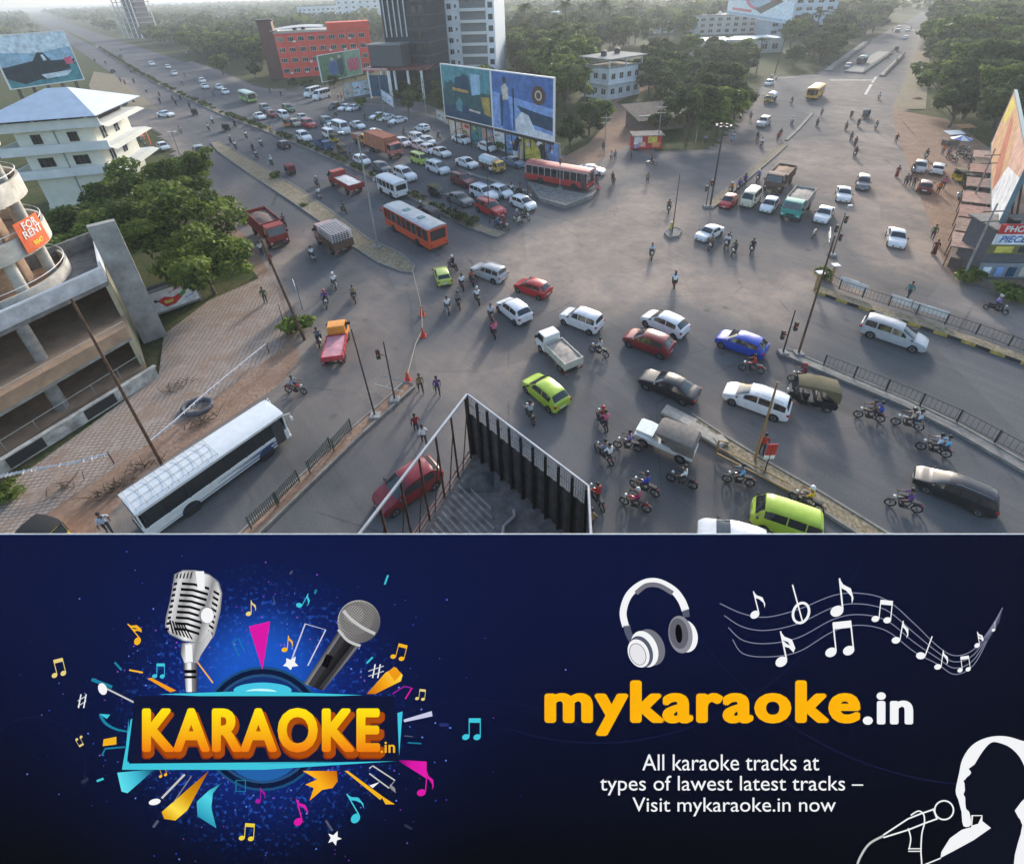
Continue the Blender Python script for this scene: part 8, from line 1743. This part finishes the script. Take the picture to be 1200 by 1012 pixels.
note(162, 750, 1.15, gold, -40, 3); note(65, 790, .85, gpl, -14, 2); note(292, 718, .8, gpl, 0, 1); note(351, 708, .85, cyn, 28, 1); note(334, 760, .85, gold, 5, 1); note(461, 768, .8, gold, 14, 2); note(489, 817, .55, gpl, 6, 2); note(182, 791, .72, cyn, 0, 2); note(546, 862, 1.05, cyn, 0, 2); note(494, 927, 1.25, mag, 5, 1); note(417, 957, 1.5, cyn, -30, 1); note(350, 961, 1.3, mag, -15, 1); note(284, 980, .85, E_('note_yellow', 'e8cf3c'), 4, 2); note(303, 937, .8, E_('purple_note', 'a3129a'), 0, 1); note(96, 862, .45, gpl, 150, 2); note(189, 908, .5, gold, -20, 2)
for x, y, a in ((97, 820, -25), (441, 785, -25)):
    for q in (-3, 3): line([(x-9 if x > 200 else x-5, y+q+3), (x+9 if x > 200 else x+5, y+q-3)], 1.2, slv, 'sharp_sign', 6); line([(x+q-1, y+8), (x+q+2, y-8)], 1.4, wht, 'sharp_sign', 6)
# headphones
line(curve([(733, 733), (730, 716), (737, 696), (753, 683), (770, 681), (788, 690), (798, 702), (803, 714)], 6), 8, wht, 'headband', 5, w2=9); line(curve([(745, 694), (757, 685), (772, 685), (788, 694)], 6), 5.5, E_('pad_grey', '73747f'), 'headband_pad', 6)
line(curve([(734, 731), (736, 740), (741, 750)]), 8, mgr, 'headphone_hinge', 5); line(curve([(803, 713), (804, 722)]), 8, mgr, 'headphone_hinge', 5)
multi([(circ(762, 757, 16, 22, rot=-22), 0), (circ(755, 759, 15, 22, rot=-22), 1), (circ(751, 762, 13, 19, rot=-22), 2), (circ(748, 764, 12, 17, rot=-22), 1), (circ(747, 765, 9.5, 13.5, rot=-22), 3), (circ(747, 765, 8.5, 12.5, rot=-22), 4)], None, 'ear_cup', 7, [E_('pad_grey', '73747f'), wht, mgr, gry, E_('white_soft', 'e6e6ea')])
multi([(circ(803, 744, 14, 19, rot=-12), 1), (circ(797, 742, 14, 22, rot=-8), 0), (circ(795, 741, 11, 18, rot=-8), 2), (circ(795, 741, 4, 11, rot=-5), 3)], None, 'ear_cup', 7, [E_('pad_grey2', '8b8c96'), wht, E_('pad_grey3', '60616d'), blk])
# staff and notes
st = E_('staff', '7f839a')
for k in range(4):
    line(curve([(843-0+k*5, 706+k*14), (870, 718+k*15.5), (898, 722+k*15.5), (935, 713+k*15.5+k), (975, 697+k*14), (1005, 694+k*12.5), (1038, 702+k*12), (1070, 729+k*11), (1098, 756+k*7), (1118, 767+k*7.3), (1140, 760+k*6), (1160, 735+k*2), (1174, 711)], 6), 1.1, st, 'staff_line', 5)
multi([[(1174, 710), (1166, 732), (1150, 752), (1140, 762), (1158, 748), (1170, 728)]], E_('staff_dim', '4a4e66'), 'staff_end', 5)
for x, y, s, a, kd in ((884, 719, 1.35, -14, 1), (915, 774, 1.75, -12, 3), (980, 715, 1.9, -6, 1), (973, 763, 1.65, -6, 2), (1025, 724, 1.1, 6, 2), (1049, 749, 1.2, 10, 1), (1078, 767, 1.3, 20, 0), (1098, 780, 1.0, 8, 1), (1124, 784, .75, -8, 2), (1144, 755, .8, -10, 3), (1163, 737, .5, 0, 0)): note(x, y, s, wht, a, kd)
line(circ(938, 717, 9, 12, rot=20), 3, wht, 'music_note', 6, close=True); line([(928, 684), (940, 728)], 1.6, wht, 'music_note', 6)
# singer silhouette in white line
multi([(curve([(1122, 935), (1119, 925), (1123, 905), (1127, 888), (1138, 872), (1155, 863), (1175, 861), (1195, 866), (1230, 880), (1270, 930), (1270, 1080), (1195, 1080), (1185, 1030), (1188, 1000), (1197, 965), (1188, 948), (1205, 925), (1198, 893), (1185, 876), (1170, 869), (1160, 869), (1150, 880), (1141, 895), (1138, 904), (1130, 912), (1130, 925), (1131, 945), (1135, 950), (1137, 965), (1128, 966), (1126, 950)], 3), 0)], None, 'singer_hair', 5, [wht])
multi([([(1141, 894), (1150, 880), (1160, 869), (1170, 869), (1185, 876), (1198, 893), (1205, 925), (1188, 948), (1197, 965), (1188, 1000), (1185, 1030), (1195, 1080), (1105, 1080), (1060, 1030), (1080, 1012), (1100, 1004), (1130, 985), (1156, 968), (1158, 958), (1150, 949), (1135, 950), (1131, 944), (1132, 936), (1128, 929), (1131, 921), (1128, 913), (1135, 908), (1137, 903), (1134, 899)], 0)], None, 'singer_face', 6, [E_('singer_dark', '0a0e1e')])
multi([([(1137, 953), (1150, 953), (1150, 960), (1160, 968), (1140, 982), (1118, 994), (1101, 1003), (1102, 996), (1112, 980), (1126, 970), (1137, 967)], 0), ([(1139, 954), (1149, 954), (1145, 963), (1138, 965)], 1)], None, 'singer_shoulder', 7, [wht, blk])
line(circ(1105, 947, 11, 11), 1.8, wht, 'singer_microphone', 8, close=True); line([(1093, 946), (1078, 951), (1063, 957), (1034, 976)], 1.8, wht, 'singer_microphone', 8); line([(1097, 957), (1083, 962), (1063, 970), (1034, 979)], 1.8, wht, 'singer_microphone', 8); line([(1092, 945), (1097, 958)], 1.6, wht, 'singer_microphone', 8)
line(curve([(1034, 977), (1018, 986), (1008, 1000), (1003, 1014), (1000, 1040)]), 2.6, slv, 'microphone_cable', 8)
line(curve([(1066, 953), (1075, 948), (1081, 952), (1082, 962), (1079, 975), (1078, 995), (1079, 1013), (1079, 1050)]), 1.6, wht, 'singer_hand', 8); line(curve([(1063, 968), (1066, 980), (1064, 993)]), 1.5, wht, 'singer_hand', 8); line([(1063, 992), (1078, 992)], 1.2, wht, 'singer_hand', 8); line([(1063, 995), (1078, 995)], 1.2, wht, 'singer_hand', 8); line([(1079, 1012), (1101, 1003)], 1.5, wht, 'singer_hand', 8)
# steel stand added to carry the banner panel
st_ = thing('screen_stand', 'steel lattice stand that carries the advertising screen', 'stand', (0, 0, 0))
Minv = scr.matrix_world
for k, xx in enumerate((-9, -3, 3, 9)):
    t = Minv@Vector((xx, S(0, 660)[1], -.38)); b = Minv@Vector((xx, S(0, 1050)[1], -.38))
    if abs(xx) == 3: t = Minv@Vector((xx*1.0, S(0, 660)[1], -.38))
    g = MB(); yb = b.y+.1; g.tube([(b.x, yb, 0), tuple(b)], .14, 8); g.tube([tuple(b), tuple(t)], .12, 8); g.tube([(b.x, yb-2.6, 0), (b.x, yb-2.6+.0, b.z*.55), tuple(b)], .09, 6)
    for q in range(5): z = b.z*q/6; g.tube([(b.x, yb, z), (b.x, yb-2.6, min(b.z*.55, z+1.0))], .05, 4)
    g.build('post', dsteel, st_)
# ---------------------------------------------------------------- the air
hz = MB(); hz.box(-3200, 3200, -60, 3400, -1.2, 75); ho = hz.build('haze', mat('haze_tmp', (1, 1, 1)), None, 0); hm = bpy.data.materials.new('haze_air'); hm.use_nodes = True; nt = hm.node_tree; nt.nodes.remove(nt.nodes['Principled BSDF'])
pv = nt.nodes.new('ShaderNodeVolumePrincipled'); pv.inputs['Color'].default_value = (.86, .93, 1.0, 1); pv.inputs['Density'].default_value = .0004; pv.inputs['Anisotropy'].default_value = .35; nt.links.new(pv.outputs[0], nt.nodes['Material Output'].inputs['Volume'])
ho.data.materials.clear(); ho.data.materials.append(hm); tag(ho, None, None, None, 'stuff')
